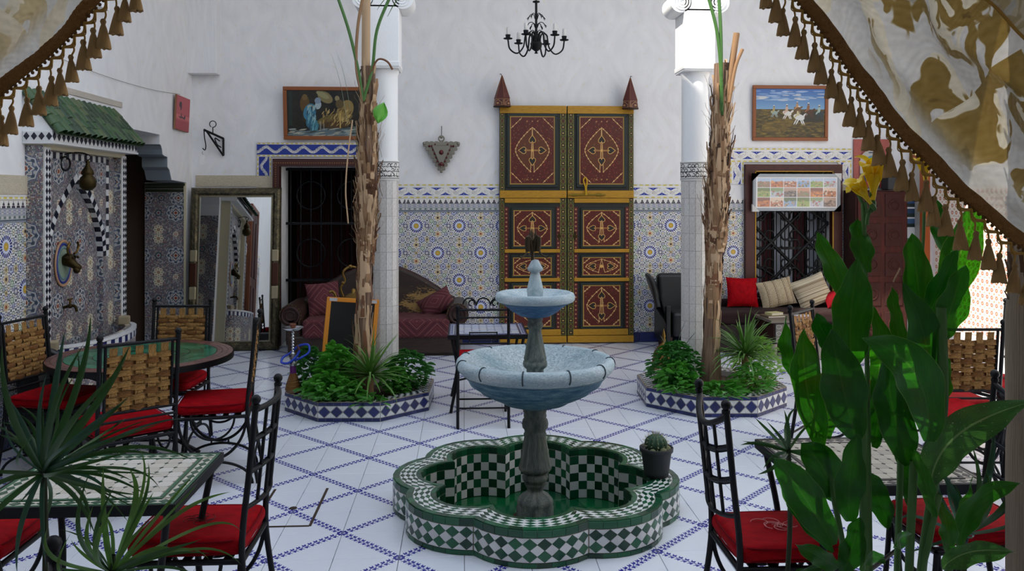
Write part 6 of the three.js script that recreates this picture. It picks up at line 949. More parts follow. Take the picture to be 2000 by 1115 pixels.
// ---------------------------------------------------------------- seats along the walls
{
  const s = thing('leather_sofa', 'brown leather sofa with a humped, gold-worn back under a red patterned pad', 'sofa', [-.925, 0, -9.12], 0);
  part(s, 'base', rbox(1.78, .2, .62, .03, 0, .12, 0, 0, 0, 0, 2), M.leather); part(s, 'plinth', rbox(1.74, .04, .58, .005, 0, .02, 0), M.dark);
  const hump = Array.from({ length: 41 }, (_, i) => { const u = i / 40 * 2 - 1; return [u * .9, .46 + .42 * Math.pow(Math.cos(u * PI / 2), 1.15)]; });
  part(s, 'back', (() => { const g = extrude([[-.9, .2], [.9, .2], ...hump.slice().reverse()], .1, [], .02).translate(0, 0, -.31), uv = g.attributes.uv, p = g.attributes.position; for (let i = 0; i < uv.count; i++) uv.setXY(i, p.getX(i) / 1.84 + .5, (p.getY(i) - .2) / .7); return g; })(), M.goldLeather);
  part(s, 'crest_rail', tube(hump.map(([x, y]) => [x, y + .012, -.24]), .03, 50, 8), M.darkWood);
  for (const k of [-1, 1]) { part(s, 'arm', merge([new THREE.CylinderGeometry(.115, .115, .6, 24).rotateX(PI / 2).translate(k * .86, .43, 0), rbox(.16, .3, .6, .03, k * .83, .26, 0)]), M.leather); part(s, 'arm_scroll', merge([new THREE.TorusGeometry(.085, .016, 7, 26).translate(k * .86, .43, .302), new THREE.TorusGeometry(.045, .012, 7, 20).translate(k * .86, .43, .302)]), M.darkWood); part(s, 'studs', merge(Array.from({ length: 18 }, (_, i) => ball(.007, k * .86 + .108 * Math.cos(i * .35), .43 + .108 * Math.sin(i * .35), .3, 6))), M.brass); }
  const pad = new RoundedBoxGeometry(1.52, .2, .58, 3, .05), uv = pad.attributes.uv, p = pad.attributes.position, n = pad.attributes.normal; for (let i = 0; i < uv.count; i++) uv.setXY(i, p.getX(i) / .42, (Math.abs(n.getY(i)) > .6 ? p.getZ(i) : p.getY(i) + .29) / .42); part(s, 'seat_pad', moved(pad, .02, .29, .06), M.kilim);
}
function cushion(label, geo, m, pos, rot, group = 'scatter cushions') { const c = thing('cushion', label, 'cushion', pos, 0, group); c.rotation.set(...rot); part(c, 'cover', geo, m); part(c, 'corner_tufts', merge([[-1, -1], [1, -1], [1, 1], [-1, 1]].map(([a, b]) => { geo.computeBoundingBox(); const k = geo.boundingBox.max; return ball(.008, a * k.x * .97, b * k.y * .97, 0, 6); })), m); return c; }
cushion('red patterned cushion propped at the left end of the brown sofa', pillow(.36, .36, .13), M.kilim, [-1.5, .56, -9.17], [-.3, .35, .18]);
cushion('red patterned cushion sagging at the right end of the brown sofa', pillow(.38, .26, .16), M.kilim, [-.3, .5, -9.2], [-.5, -.2, .45]);
cushion('plain red cushion at the left of the pale cushions under the lattice window', pillow(.36, .33, .13), M.red, [3.09, .595, -9.23], [-.22, .05, -.02]);
cushion('pale cushion with dark woven stripes, middle of the three under the window', pillow(.4, .31, .13), M.berber, [3.47, .585, -9.21], [-.25, 0, .2]);
cushion('cream fringed cushion beside the striped one under the window', pillow(.4, .34, .14), M.cream, [3.86, .605, -9.18], [-.3, -.1, .34]);
cushion('dark red cushion lying flat at the right end of the low window seat', pillow(.3, .2, .12), M.redDeep, [4.12, .54, -9.1], [-.7, -.2, .1]);
{
  const s = thing('window_seat', 'low upholstered seat in worn red cloth under the lattice window', 'seat', [3.5, 0, -9.1], 0), cl = std('#6a4a44', .95, { map: T.kilim, bumpMap: T.weave, bumpScale: .002 });
  part(s, 'base', rbox(1.6, .3, .56, .02, 0, .15, .0), std('#2b1f1a', .8)); part(s, 'seat_pad', rbox(1.62, .13, .6, .04, 0, .365, .0, 0, 0, 0, 2), cl); part(s, 'back_bolster', rbox(1.5, .1, .1, .04, 0, .46, -.24, 0, 0, 0, 2), cl);
}
{
  const s = thing('leather_armchair', 'dark leather armchair mostly hidden behind the right white column', 'armchair', [2.36, 0, -9.12], 0), W = .4;
  part(s, 'seat', rbox(W - .1, .26, .56, .04, 0, .3, .02, 0, 0, 0, 2), M.blackLeather); part(s, 'back', rbox(W, .5, .14, .05, 0, .55, -.24, -.12, 0, 0, 2), M.blackLeather);
  for (const k of [-1, 1]) part(s, 'arm', merge([grid(10, 14, (u, v) => { const z = -.28 + u * .56, top = .78 - .3 * u * u, y = .08 + v * (top - .08), fl = .1 * Math.pow(smooth(.45, 1, v), 1.5); return [k * (W / 2 + .02 + fl), y, z]; }), grid(10, 14, (u, v) => { const z = -.28 + u * .56, top = .76 - .3 * u * u, y = .08 + v * (top - .08), fl = .1 * Math.pow(smooth(.45, 1, v), 1.5); return [k * (W / 2 - .03 + fl * .8), y, z]; }), tube(Array.from({ length: 9 }, (_, i) => { const u = i / 8; return [k * (W / 2 + .1), .775 - .3 * u * u, -.28 + u * .56]; }), .028, 20, 7), rbox(.05, .42, .05, .01, k * (W / 2 - .005), .29, .26)]), M.blackLeather); for (const [x, z] of [[-.16, .22], [.16, .22], [-.16, -.24], [.16, -.24]]) part(s, 'foot', new THREE.CylinderGeometry(.025, .02, .16, 10).translate(x, .08, z), M.darkWood);
}
{
  const s = thing('black_armchair', 'rounded black leather armchair against the left wall behind the woven chairs', 'armchair', [-2.665, 0, -5.74], PI / 2 + .1); s.scale.setScalar(.84);
  part(s, 'seat', rbox(.5, .2, .46, .05, 0, .34, .04, 0, 0, 0, 2), M.blackLeather); part(s, 'base', rbox(.46, .22, .42, .02, 0, .13, .02), M.blackLeather);
  part(s, 'back', grid(26, 10, (u, v) => { const a = PI * (1.02 - 1.04 * u) , y = .3 + v * (.34 + .16 * Math.sin(PI * u)); return [.28 * Math.cos(a), y, -.02 - .25 * Math.sin(a) - .05 * v]; }), M.blackLeather); part(s, 'back_roll', tube(Array.from({ length: 15 }, (_, i) => { const u = i / 14, a = PI * (1.02 - 1.04 * u); return [.285 * Math.cos(a), .64 + .16 * Math.sin(PI * u), -.07 - .255 * Math.sin(a)]; }), .035, 40, 8), M.blackLeather);
}
{ // carved coffee table with its books
  const s = thing('coffee_table', 'low coffee table with a carved pale front beside the window seat', 'table', [3.36, 0, -8.6], .03), cv = canvasTex(512, 320, (g, w, h) => { g.fillStyle = '#6d6a63'; g.fillRect(0, 0, w, h); for (let j = 0; j < 3; j++) for (let i = 0; i < 6; i++) { const x = (i + .5) * w / 6, y = (j + .5) * h / 3; star(g, x, y, 40, 8, .7, '#a5a29a'); star(g, x, y, 26, 8, .6, '#3d3b38'); star(g, x, y, 12, 8, .6, '#b3afa4'); } g.strokeStyle = '#2d2b29'; g.lineWidth = 10; g.strokeRect(5, 5, w - 10, h - 10); });
  part(s, 'top', rbox(.56, .03, .5, .006, 0, .395, 0), std('#6d6458', .5)); part(s, 'carved_front', tileGeo(.46, .2, .01, .003), std('#ffffff', .6, { map: cv, bumpMap: cv, bumpScale: .006 }), [0, .275, .225]); part(s, 'box', box(.48, .22, .44, 0, .27, 0), M.darkWood);
  for (const [x, z] of [[-.23, .21], [.23, .21], [-.23, -.21], [.23, -.21]]) part(s, 'leg', lathe([[.02, 0], [.034, .03], [.022, .06], [.03, .1], [.03, .17]], 12).translate(x, 0, z), std('#8a8478', .6));
  const book = (label, w, t, d, x, y, z, a, c, pg = '#d8d4c8') => { const b = thing('book', label, 'book', [x, y, z], a, 'books and papers on the coffee table'); part(b, 'cover', merge([box(w, .003, d, 0, .0015, 0), box(w, .003, d, 0, t - .0015, 0), box(.003, t, d, -w / 2, t / 2, 0)]), std(c, .5)); part(b, 'pages', box(w - .01, t - .006, d - .01, .003, t / 2, 0), std(pg, .9)); };
  book('wide brown book lying at the left of the coffee table', .2, .02, .16, 3.2, .411, -8.6, .2, '#6b5a45'); book('pale yellow booklet on top of the brown book', .15, .025, .11, 3.22, .432, -8.61, .35, '#c8c48a'); book('red book lying at the right of the coffee table', .2, .016, .15, 3.5, .411, -8.5, -.2, '#9c3a38'); book('white brochure on the red book', .19, .006, .13, 3.5, .428, -8.52, .1, '#d5d8e0');
}
{
  const c = thing('carved_cabinet', 'tall dark cabinet door carved with square panels beneath the red arch picture', 'cabinet', [4.665, 0, -9.32], 0); const red = std('#8a5236', .85, { map: T.wood });
  part(c, 'carcass', rbox(.6, 1.73, .3, .006, 0, .865, -.03), std('#6d4a3c', .9, { map: T.wood })); part(c, 'door', rbox(.56, 1.68, .03, .006, 0, .87, .13), red);
  for (let j = 0; j < 5; j++) for (const k of [-1, 1]) { const p = part(c, 'carved_panel', rbox(.2, .26, .016, .006, k * .125, .24 + j * .33, .148), std('#7a4a34', .85, { map: T.wood })); part(p, 'panel_ring', merge([new THREE.TorusGeometry(.06, .007, 6, 20).translate(k * .125, .24 + j * .33, .158), extrude(Array.from({ length: 16 }, (_, i) => { const a = i * PI / 8, q = i % 2 ? .025 : .045; return [q * Math.cos(a), q * Math.sin(a)]; }), .006, [], .001).translate(k * .125, .24 + j * .33, .155)]), red); }
  part(c, 'handle', rod([.23, .55, .17], [.23, .75, .17], .008), M.brass);
}
{ // white notice panel beside it
  const t = canvasTex(256, 640, (g, w, h) => { g.fillStyle = '#d5d6d6'; g.fillRect(0, 0, w, h); const r = rngOf(8); for (let j = 0; j < 3; j++) for (let i = 0; i < 2; i++) { const x = 14 + i * 122, y = 10 + j * 74, q = g.createLinearGradient(0, y, 0, y + 64); g.fillStyle = ['#3f5f8a', '#2f4f7a', '#5a7a9a', '#28405f', '#6a5a6a', '#3a5a80'][j * 2 + i]; g.fillRect(x, y, 110, 62); g.fillStyle = '#1f2a24'; g.fillRect(x, y + 36, 110, 26); } g.fillStyle = '#e6e6e4'; g.fillRect(20, 260, 92, 130); g.fillStyle = '#cfd3d4'; g.fillRect(136, 290, 90, 120); g.fillStyle = '#8d9292'; for (let i = 0; i < 14; i++) g.fillRect(28, 270 + i * 8, 30 + r() * 44, 2); g.fillStyle = '#3a6a4a'; g.fillRect(134, 300, 70, 30); });
  const n = thing('notice_panel', 'white notice panel with pinned photographs between the carved cabinet and right wall', 'notice board', [5.08, 0, -9.46], 0); part(n, 'panel', rbox(.24, 1.62, .05, .004, 0, .86, 0), M.paper); part(n, 'print', tileGeo(.22, 1.0, .003, .0004), std('#ffffff', .6, { map: t }), [0, 1.15, .025]); part(n, 'divider', rbox(.24, .014, .012, .002, 0, .63, .03), M.iron);
}
solo('dark_box', rbox(.2, .2, .16, .01), M.plastic, 'black box standing on top of the carved cabinet beside the picture', 'box', undefined, [4.85, 1.833, -9.3]);
// ---------------------------------------------------------------- by the columns
{
  const b = thing('blackboard', 'blank blackboard in an orange wooden frame behind the left palm trunk', 'blackboard', [-.945, .15, -6.83], .28); b.rotation.order = 'YXZ'; b.rotation.x = -.06; b.rotation.z = -.1;
  const W = .42, H = .69, w = .035; part(b, 'board', box(W - .02, H - .02, .01, 0, H / 2, 0), std('#0d0e10', .5)); part(b, 'frame', merge([rbox(w, H, .024, .004, -W / 2 + w / 2, H / 2, 0), rbox(w, H, .024, .004, W / 2 - w / 2, H / 2, 0), rbox(W - 2 * w, w, .022, .004, 0, w / 2, 0), rbox(W - 2 * w, w, .022, .004, 0, H - w / 2, 0)]), M.orangeWood);
  for (const s of [-1, 1]) part(b, 'corner_label', box(.06, .024, .002, s * .16, H - .018, .013), std('#b9b9bd', .5)); part(b, 'rear_leg', rbox(.03, .66, .02, .003, 0, .33, -.09, .2), M.orangeWood);
}
{
  const k = thing('brass_kettle', 'old brass kettle with a tall curved handle between the palm trunk and sofa', 'kettle', [-1.02, .52, -7.9], .4);
  part(k, 'body', lathe([[.001, 0], [.13, .0], [.15, .04], [.15, .1], [.135, .15], [.12, .165], [.125, .18], [.1, .21], [.05, .24], [.02, .25], [.024, .275], [.001, .29]], 36), M.brass); part(k, 'ribs', merge([.05, .085, .12].map((y) => new THREE.TorusGeometry(.15 - (y - .08) ** 2 * 2, .005, 5, 40).rotateX(PI / 2).translate(0, y, 0))), M.brassDark);
  part(k, 'spout', tube([[-.13, .1, 0], [-.18, .16, 0], [-.17, .22, 0], [-.2, .27, 0], [-.225, .26, 0]], .014, 20, 8), M.brass); part(k, 'handle', merge([tube([[-.09, .2, 0], [-.12, .3, 0], [-.08, .36, 0], [-.1, .44, 0], [-.03, .49, 0], [.06, .47, 0], [.1, .49, 0], [.11, .4, 0], [.1, .2, 0]], .011, 40, 7), ball(.02, -.03, .49, 0), ball(.017, -.1, .34, 0), ball(.015, .1, .49, 0)]), M.brass);
  const s = thing('low_stand', 'dark wooden stand carrying the brass kettle behind the blackboard', 'stand', [-1.02, 0, -7.9], .2); part(s, 'top', new THREE.CylinderGeometry(.18, .18, .03, 8).translate(0, .503, 0), M.darkWood); for (let i = 0; i < 4; i++) { const a = i * PI / 2 + .4; part(s, 'leg', rod([.14 * Math.cos(a), 0, .14 * Math.sin(a)], [.13 * Math.cos(a), .49, .13 * Math.sin(a)], .018), M.darkWood); }
}
{
  const h = thing('hookah', 'hookah with an amber glass base and looped blue hose on the left planter', 'hookah', [-1.315, .148, -6.6], .2);
  part(h, 'glass_base', lathe([[.001, 0], [.052, 0], [.058, .012], [.058, .04], [.05, .07], [.034, .12], [.024, .15], [.022, .2], [.026, .215], [.001, .217]], 28), phys({ color: '#9a6a3c', roughness: .12, transmission: .55, thickness: 0 })); part(h, 'gold_bands', merge([.03, .055, .08, .1].map((y, i) => new THREE.TorusGeometry(.058 - i * .006, .0035, 5, 30).rotateX(PI / 2).translate(0, y, 0))), M.brass);
  part(h, 'purple_neck', lathe([[.0245, .15], [.0235, .2], [.026, .21]], 20), phys({ color: '#7d2f86', roughness: .1, transmission: .5, thickness: 0 })); part(h, 'collar', lathe([[.03, .21], [.032, .235], [.02, .25], [.026, .265], [.016, .28], [.02, .3], [.011, .31]], 20), M.chrome);
  part(h, 'stem', lathe(Array.from({ length: 30 }, (_, i) => [.0095 + .0035 * Math.sin(i * 1.6), .31 + i * .006]), 14), M.chrome); part(h, 'tray', lathe([[.01, .478], [.05, .482], [.078, .498], [.08, .502], [.05, .49], [.01, .488]], 32), M.chrome); part(h, 'bowl', lathe([[.008, .488], [.018, .5], [.026, .525], [.022, .53], [.001, .522]], 18), std('#6a3a22', .7));
  part(h, 'hose', tube([[.01, .25, .02], [.06, .27, .03], [.12, .31, .02], [.115, .36, .0], [.05, .355, -.02], [-.02, .3, -.03], [-.075, .27, -.01], [-.085, .24, .02], [-.04, .235, .04], [.0, .26, .045], [.03, .29, .04], [.05, .33, .04]], .009, 90, 8), std('#1f3fb0', .45)); part(h, 'mouthpiece', rod([.05, .33, .04], [.03, .37, .05], .007), std('#5a2f1c', .5));
}
{
  const k = thing('brass_pot', 'domed brass pot with a finial behind the right planter', 'pot', [1.8, 0, -7.53], 0); part(k, 'body', lathe([[.001, 0], [.08, 0], [.1, .03], [.105, .16], [.1, .2], [.088, .21]], 32), M.brass); part(k, 'lid', lathe([[.094, .205], [.096, .22], [.085, .26], [.06, .3], [.03, .33], [.012, .345], [.02, .36], [.012, .38], [.018, .4], [.008, .44], [.001, .47]], 28), M.brass);
}

// ---------------------------------------------------------------- foreground plants (local x to the right, z towards the viewer)
const LEAVES = [
  [-0.1,1.482,-0.104,1.551,-0.098,1.605,0.026,0.02,0,0.4,-0.03],
  [-0.086,1.382,-0.119,1.478,-0.145,1.568,0.029,-0.1,2,0.35,-0.06],
  [-0.125,1.254,-0.136,1.39,-0.135,1.518,0.048,0.05,0,0.18,0.02],
  [-0.041,1.174,-0.029,1.279,-0.051,1.392,0.03,-0.04,2,0.3,-0.02],
  [-0.22,1.206,-0.247,1.275,-0.252,1.366,0.017,-0.06,2,0.3,0.0],
  [-0.199,1.068,-0.243,1.233,-0.259,1.358,0.036,0.06,2,0.2,0.02],
  [-0.153,1.115,-0.194,1.246,-0.222,1.366,0.051,0.12,1,0.15,0.03],
  [-0.119,1.27,-0.172,1.325,-0.2,1.383,0.027,-0.02,3,0.3,0.05],
  [0.002,1.115,-0.057,1.277,-0.194,1.363,0.049,0.16,0,0.2,0.1],
  [-0.017,1.046,-0.06,1.184,-0.092,1.305,0.044,0.1,1,0.15,0.02],
  [0.074,1.145,0.036,1.315,-0.04,1.462,0.043,0.04,1,0.2,0.05],
  [0.075,1.347,0.076,1.467,0.075,1.567,0.037,-0.08,0,0.2,-0.02],
  [0.062,1.316,0.107,1.433,0.145,1.533,0.033,-0.04,3,0.25,0.0],
  [0.099,1.322,0.113,1.407,0.141,1.496,0.038,0.0,0,0.2,0.03],
  [0.172,1.361,0.228,1.518,0.303,1.643,0.052,-0.16,2,0.2,-0.05],
  [0.192,1.502,0.199,1.582,0.203,1.656,0.028,-0.2,1,0.4,-0.05],
  [0.006,1.264,-0.001,1.362,-0.005,1.442,0.018,-0.02,2,0.3,0.0],
  [-0.182,0.856,-0.274,0.994,-0.356,1.093,0.041,0.1,0,0.25,0.08],
  [-0.169,0.827,-0.26,0.933,-0.319,1.033,0.018,0.06,3,0.3,0.05],
  [-0.162,0.947,-0.214,1.041,-0.27,1.103,0.043,0.05,1,0.25,0.05],
  [-0.177,0.94,-0.186,1.042,-0.173,1.145,0.034,0.14,1,0.2,0.04],
  [-0.022,0.868,-0.051,0.947,-0.082,1.007,0.028,0.0,1,0.2,0.02],
  [-0.077,0.884,-0.096,0.933,-0.136,0.941,0.022,0.18,0,0.5,0.1],
  [-0.2,0.833,-0.254,0.875,-0.314,0.911,0.021,0.14,0,0.3,0.06],
  [-0.21,0.836,-0.183,0.898,-0.161,0.957,0.029,0.16,1,0.25,0.0],
  [0.03,0.995,0.072,1.126,0.207,1.219,0.049,0.12,4,0.12,0.08],
  [0.021,0.942,0.0,1.023,-0.016,1.088,0.017,0.1,2,0.3,0.0],
  [0.07,0.841,0.062,0.905,0.042,0.973,0.02,0.08,2,0.3,0.0],
  [0.104,0.845,0.143,0.95,0.243,1.003,0.028,0.06,0,0.3,0.04],
  [0.027,0.836,0.077,0.879,0.149,0.901,0.028,0.16,4,0.3,0.08],
  [-0.108,0.863,-0.158,0.887,-0.206,0.889,0.015,0.2,0,0.4,0.1],
  [-0.201,0.816,-0.266,0.832,-0.31,0.843,0.009,0.12,1,0.4,0.05],
  [0.184,0.778,0.204,0.873,0.218,0.965,0.011,-0.1,2,0.5,0.0],
  [0.042,0.892,0.026,0.985,0.013,1.056,0.017,-0.05,1,0.3,0.0],
  [-0.133,1.057,-0.15,1.133,-0.159,1.215,0.023,-0.08,2,0.3,0.0],
  [-0.047,1.05,-0.032,1.138,-0.04,1.219,0.027,-0.06,1,0.3,0.0],
  [0.15,1.145,0.145,1.221,0.138,1.271,0.025,-0.08,2,0.3,0.0]];
const STEMS = [
  [-0.09,1.644,-0.085,1.48,-0.08,1.201,-0.073,0.771,0.0,0.006],
  [0.064,1.403,0.069,1.18,0.05,1.015,0.019,0.798,0.06,0.011],
  [-0.129,1.256,-0.118,1.074,-0.112,0.933,-0.11,0.798,0.06,0.012],
  [-0.008,1.057,-0.011,0.987,-0.016,0.894,-0.019,0.806,0.08,0.01],
  [0.003,1.27,0.007,1.05,0.004,0.903,-0.001,0.762,-0.02,0.008],
  [0.04,0.988,0.025,0.925,0.014,0.867,0.0,0.815,0.1,0.007],
  [-0.182,0.856,-0.173,0.842,-0.167,0.828,-0.161,0.815,0.1,0.008],
  [-0.198,1.071,-0.177,0.953,-0.159,0.858,-0.153,0.793,0.05,0.007],
  [0.102,0.845,0.092,0.827,0.084,0.809,0.078,0.798,0.06,0.008]];
function leafBlade(b, m, t, hw, z, fold, bow) {                        // a broad pointed leaf along the curve b - m - t
  const c = [2 * m[0] - (b[0] + t[0]) / 2, 2 * m[1] - (b[1] + t[1]) / 2], B = (v, k) => (1 - v) * (1 - v) * b[k] + 2 * v * (1 - v) * c[k] + v * v * t[k], ph = b[0] * 40 + t[1] * 23;
  return grid(10, 26, (u, v) => {
    const e = .01, x = B(v, 0), y = B(v, 1), dx = B(Math.min(1, v + e), 0) - B(Math.max(0, v - e), 0), dy = B(Math.min(1, v + e), 1) - B(Math.max(0, v - e), 1), l = Math.hypot(dx, dy) || 1, q = u * 2 - 1;
    const w = hw * Math.pow(Math.max(0, Math.sin(PI * (.035 + .965 * Math.pow(v, .9)))), .72) * (1 - .25 * smooth(.8, 1, v));
    const a = Math.abs(q), zz = z + bow * (v - .3) - fold * w * (1 - a) + .006 * Math.sin(v * 13 + ph + q * 1.2) * a + .018 * Math.sin(v * 2.6 + ph);
    return [x + dy / l * w * q + .002 * Math.sin(v * 21 + ph) * a, y - dx / l * w * q, zz];
  });
}
{
  const p = thing('canna_plant', 'tall canna with broad green leaves and a yellow flower at the right front', 'plant', [1.034, 0, -1.944], -.057);
  for (const [bx, by, mx, my, tx, ty, hw, dz, mt, fo, bo] of LEAVES) part(p, 'leaf', leafBlade([bx, by], [mx, my], [tx, ty], hw, dz, fo, bo), mt === 4 ? M.cannaSpotted : M.canna[mt]);
  for (const [ax, ay, bx, by, cx, cy, dx, dy, z, r] of STEMS) part(p, 'stem', tube([[ax, ay, z], [bx, by, z], [cx, cy, z], [dx, dy, z], [dx * .9, .4, z * .7], [dx * .8, 0, z * .5]], r, 26, 8), M.stem);
  part(p, 'dry_tip', tube([[-.042, 1.46, .05], [-.034, 1.476, .05], [-.026, 1.492, .05]], .002, 10, 5), M.sheathPale);
  const petal = (L, w, az, tilt, curl, ruff) => grid(6, 10, (u, v) => { const q = u * 2 - 1, ww = w * Math.pow(Math.sin(PI * (.12 + .8 * v)), .6), a = tilt + curl * v * v; let x = 0, y = 0; for (let i = 0; i < 10 * v; i++) { const k = tilt + curl * (i / 10) ** 2; x += L / 10 * Math.sin(k); y += L / 10 * Math.cos(k); } const o = q * ww, r = x + ruff * Math.sin(u * 14 + az * 3) * v; return [r * Math.cos(az) - o * Math.sin(az), y + .3 * ww * q * q, r * Math.sin(az) + o * Math.cos(az)]; });
  const flower = (x, y, z, s, lean, n) => { const f = new THREE.Group(); f.name = 'flower'; f.position.set(x, y, z); f.rotation.z = lean; f.scale.setScalar(s); p.add(f); for (let i = 0; i < n; i++) part(f, 'petal', petal(.062 + .008 * (i % 2), .023, i * 2 * PI / n + .4, .12, 1.75 + .5 * (i % 3), .004), M.petal); part(f, 'flower_tube', lathe([[.001, -.04], [.004, -.036], [.007, -.01], [.014, .012], [.012, .02]], 12), M.petal); part(f, 'calyx', lathe([[.001, -.055], [.006, -.05], [.007, -.036], [.004, -.03]], 10), M.stem); };
  flower(-.074, 1.686, .02, 1.2, -.06, 6); flower(-.1, 1.662, .03, .85, .62, 5); flower(.135, 1.72, -.16, .9, .05, 5);
  part(p, 'flower_stalk', merge([tube([[-.09, 1.59, .02], [-.088, 1.61, .02], [-.076, 1.64, .02]], .0045, 10, 6), tube([[-.09, 1.62, .02], [-.094, 1.635, .026], [-.098, 1.645, .03]], .003, 8, 6), tube([[.12, 1.4, -.16], [.13, 1.55, -.16], [.134, 1.68, -.16]], .004, 12, 6)]), M.stem);
  const bud = []; for (const [x, y, a] of [[-.082, 1.655, -.3], [-.094, 1.65, .2], [-.099, 1.64, .5]]) bud.push(moved(lathe([[.001, 0], [.005, .006], [.004, .02], [.001, .03]], 8), x, y, .02, 0, 0, a)); part(p, 'bud', merge(bud), M.stem);
}
function strapBlade(tx, ty, w, z, sag) {                                // a strap blade from the origin to (tx, ty), arching
  const L = Math.hypot(tx, ty);
  return grid(2, 14, (u, v) => { const e = v * v, x = tx * v, y = ty * v + sag * L * Math.sin(PI * v * .9) * (1 - .35 * v), dx = tx / L, dy = ty / L, q = u * 2 - 1, ww = w * (v < .25 ? .6 + v * 1.6 : 1) * (1 - Math.pow(v, 3.2)); return [x - dy * ww * q, y + dx * ww * q, z * Math.sin(v * 2.2) + Math.abs(q) * ww * .5]; });
}
const BLADES_A = [[-0.053,0.303],[0.067,0.343],[0.048,0.319],[0.126,0.303],[0.152,0.271],[0.221,0.258],[0.2,0.17],[0.298,0.128],[-0.098,0.132],[-0.132,0.073],[-0.121,0.188],[-0.075,0.119],[-0.098,0.05],[-0.132,-0.043],[-0.098,-0.1],[0.243,0.026],[0.301,-0.01],[0.19,-0.031],[0.132,-0.089],[0.167,0.061],[0.109,0.084],[-0.061,-0.181],[0.014,-0.213],[0.063,-0.175],[0.098,-0.158],[-0.121,-0.158],[-0.029,-0.21],[0.225,-0.071],[0.075,-0.066],[-0.029,0.188],[0.029,0.234],[0.178,-0.135],[0.098,0.234]]
const BLADES_B = [[-0.018,0.146],[-0.007,0.186],[0.049,0.178],[0.053,0.157],[0.105,0.135],[0.163,0.068],[0.18,0.111],[0.089,0.019],[0.018,0.208],[-0.052,0.114],[-0.06,0.062],[0.038,0.131],[0.073,0.096],[0.12,0.045],[-0.078,0.019],[0.004,0.139],[0.06,0.126],[0.154,0.019],[-0.034,0.088],[0.026,0.161]];
function strapPlant(label, pos, list, mats, w, seed, extra, L) {
  const p = thing('strap_leaved_plant', label, 'plant', pos, -.057), r = rngOf(seed);
  list.forEach(([x, y], i) => part(p, 'blade', strapBlade(x, y, w * (.75 + .5 * r()) * (y > .14 && i < 8 ? 1.6 : 1), between(-.12, .14, r), y > .14 ? .03 * r() : .04 + .1 * r()), mats[i % mats.length]));
  for (let i = 0; i < extra; i++) { const a = -.6 + 4.3 * r(), l = L * (.5 + .5 * r()); part(p, 'blade', strapBlade(l * Math.cos(a), l * Math.sin(a), w * (.5 + .4 * r()), between(-.2, .2, r), .08 * r()), mats[(r() * mats.length) | 0]); }
  part(p, 'stem', tube([[0, .03, 0], [.005, -.2, 0], [-.01, -.5, 0], [0, -pos[1], 0]], w * 1.2, 20, 8), std('#2c3420', .9)); return p;
}
strapPlant('dark strap-leaved plant rising at the left edge in front of the green mosaic table', [-.944, 1.036, -1.957], BLADES_A, [M.blade[0], M.blade[0], M.blade[2], M.blade[0]], .0055, 5, 26, .27);
strapPlant('bright green strap-leaved plant at the bottom left, below the red cushion', [-.589, 1.025, -1.455], BLADES_B, [M.blade[1], M.blade[1], M.blade[0]], .0042, 6, 14, .19);
strapPlant('small dark strap-leaved plant behind the canna, over the black-edged table', [.9, .95, -2.3], [[-.07, .09], [-.02, .12], [.02, .08], [-.13, .03], [-.12, .0], [-.1, -.05], [.06, .1], [.1, .02], [.0, -.1], [-.06, -.06]], [M.blade[0]], .006, 8, 4, .12);
strapPlant('small dark strap-leaved plant between the canna and the palm pole', [1.29, .78, -2.12], [[-.02, .26], [.05, .3], [.08, .22], [-.09, .2], [.12, .12], [-.05, .15], [.01, .2], [.14, .24]], [M.blade[0], M.blade[2]], .0065, 9, 8, .2);
{ // palm pole at the right edge
  const p = thing('palm_pole', 'rough grey-brown palm trunk at the right edge below the curtain tassels', 'palm', [1.387, 0, -1.974], 0);
  part(p, 'trunk', grid(30, 70, (u, v) => { const a = u * 2 * PI, y = v * 2.74, up = smooth(1.36, 1.46, y), q = .066 * (1 - .1 * up) * (1 + .05 * fbm(Math.cos(a) * 2, y * 3, Math.sin(a) * 2) + up * .22 * fbm(Math.cos(a) * 7, y * 26, Math.sin(a) * 7) - .05 * smooth(.03, 0, Math.abs(y - 1.1))); return [q * Math.cos(a), y, q * Math.sin(a)]; }, (u, v) => [u * 1.2, v * 1.4]), std('#8f7d6c', .9, { bumpMap: T.bark, bumpScale: .012 }));
  const r = rngOf(4), g = []; for (let i = 0; i < 90; i++) { const a = r() * 6.3, y = 1.38 + r() * .5, L = .03 + r() * .06; g.push(moved(grid(1, 4, (u, v) => [(u - .5) * .014, v * L, .058 + .012 * v * v]), 0, y, 0, 0, a, 0)); } part(p, 'old_leaf_bases', merge(g), M.fibre).userData.kind = 'stuff';
}
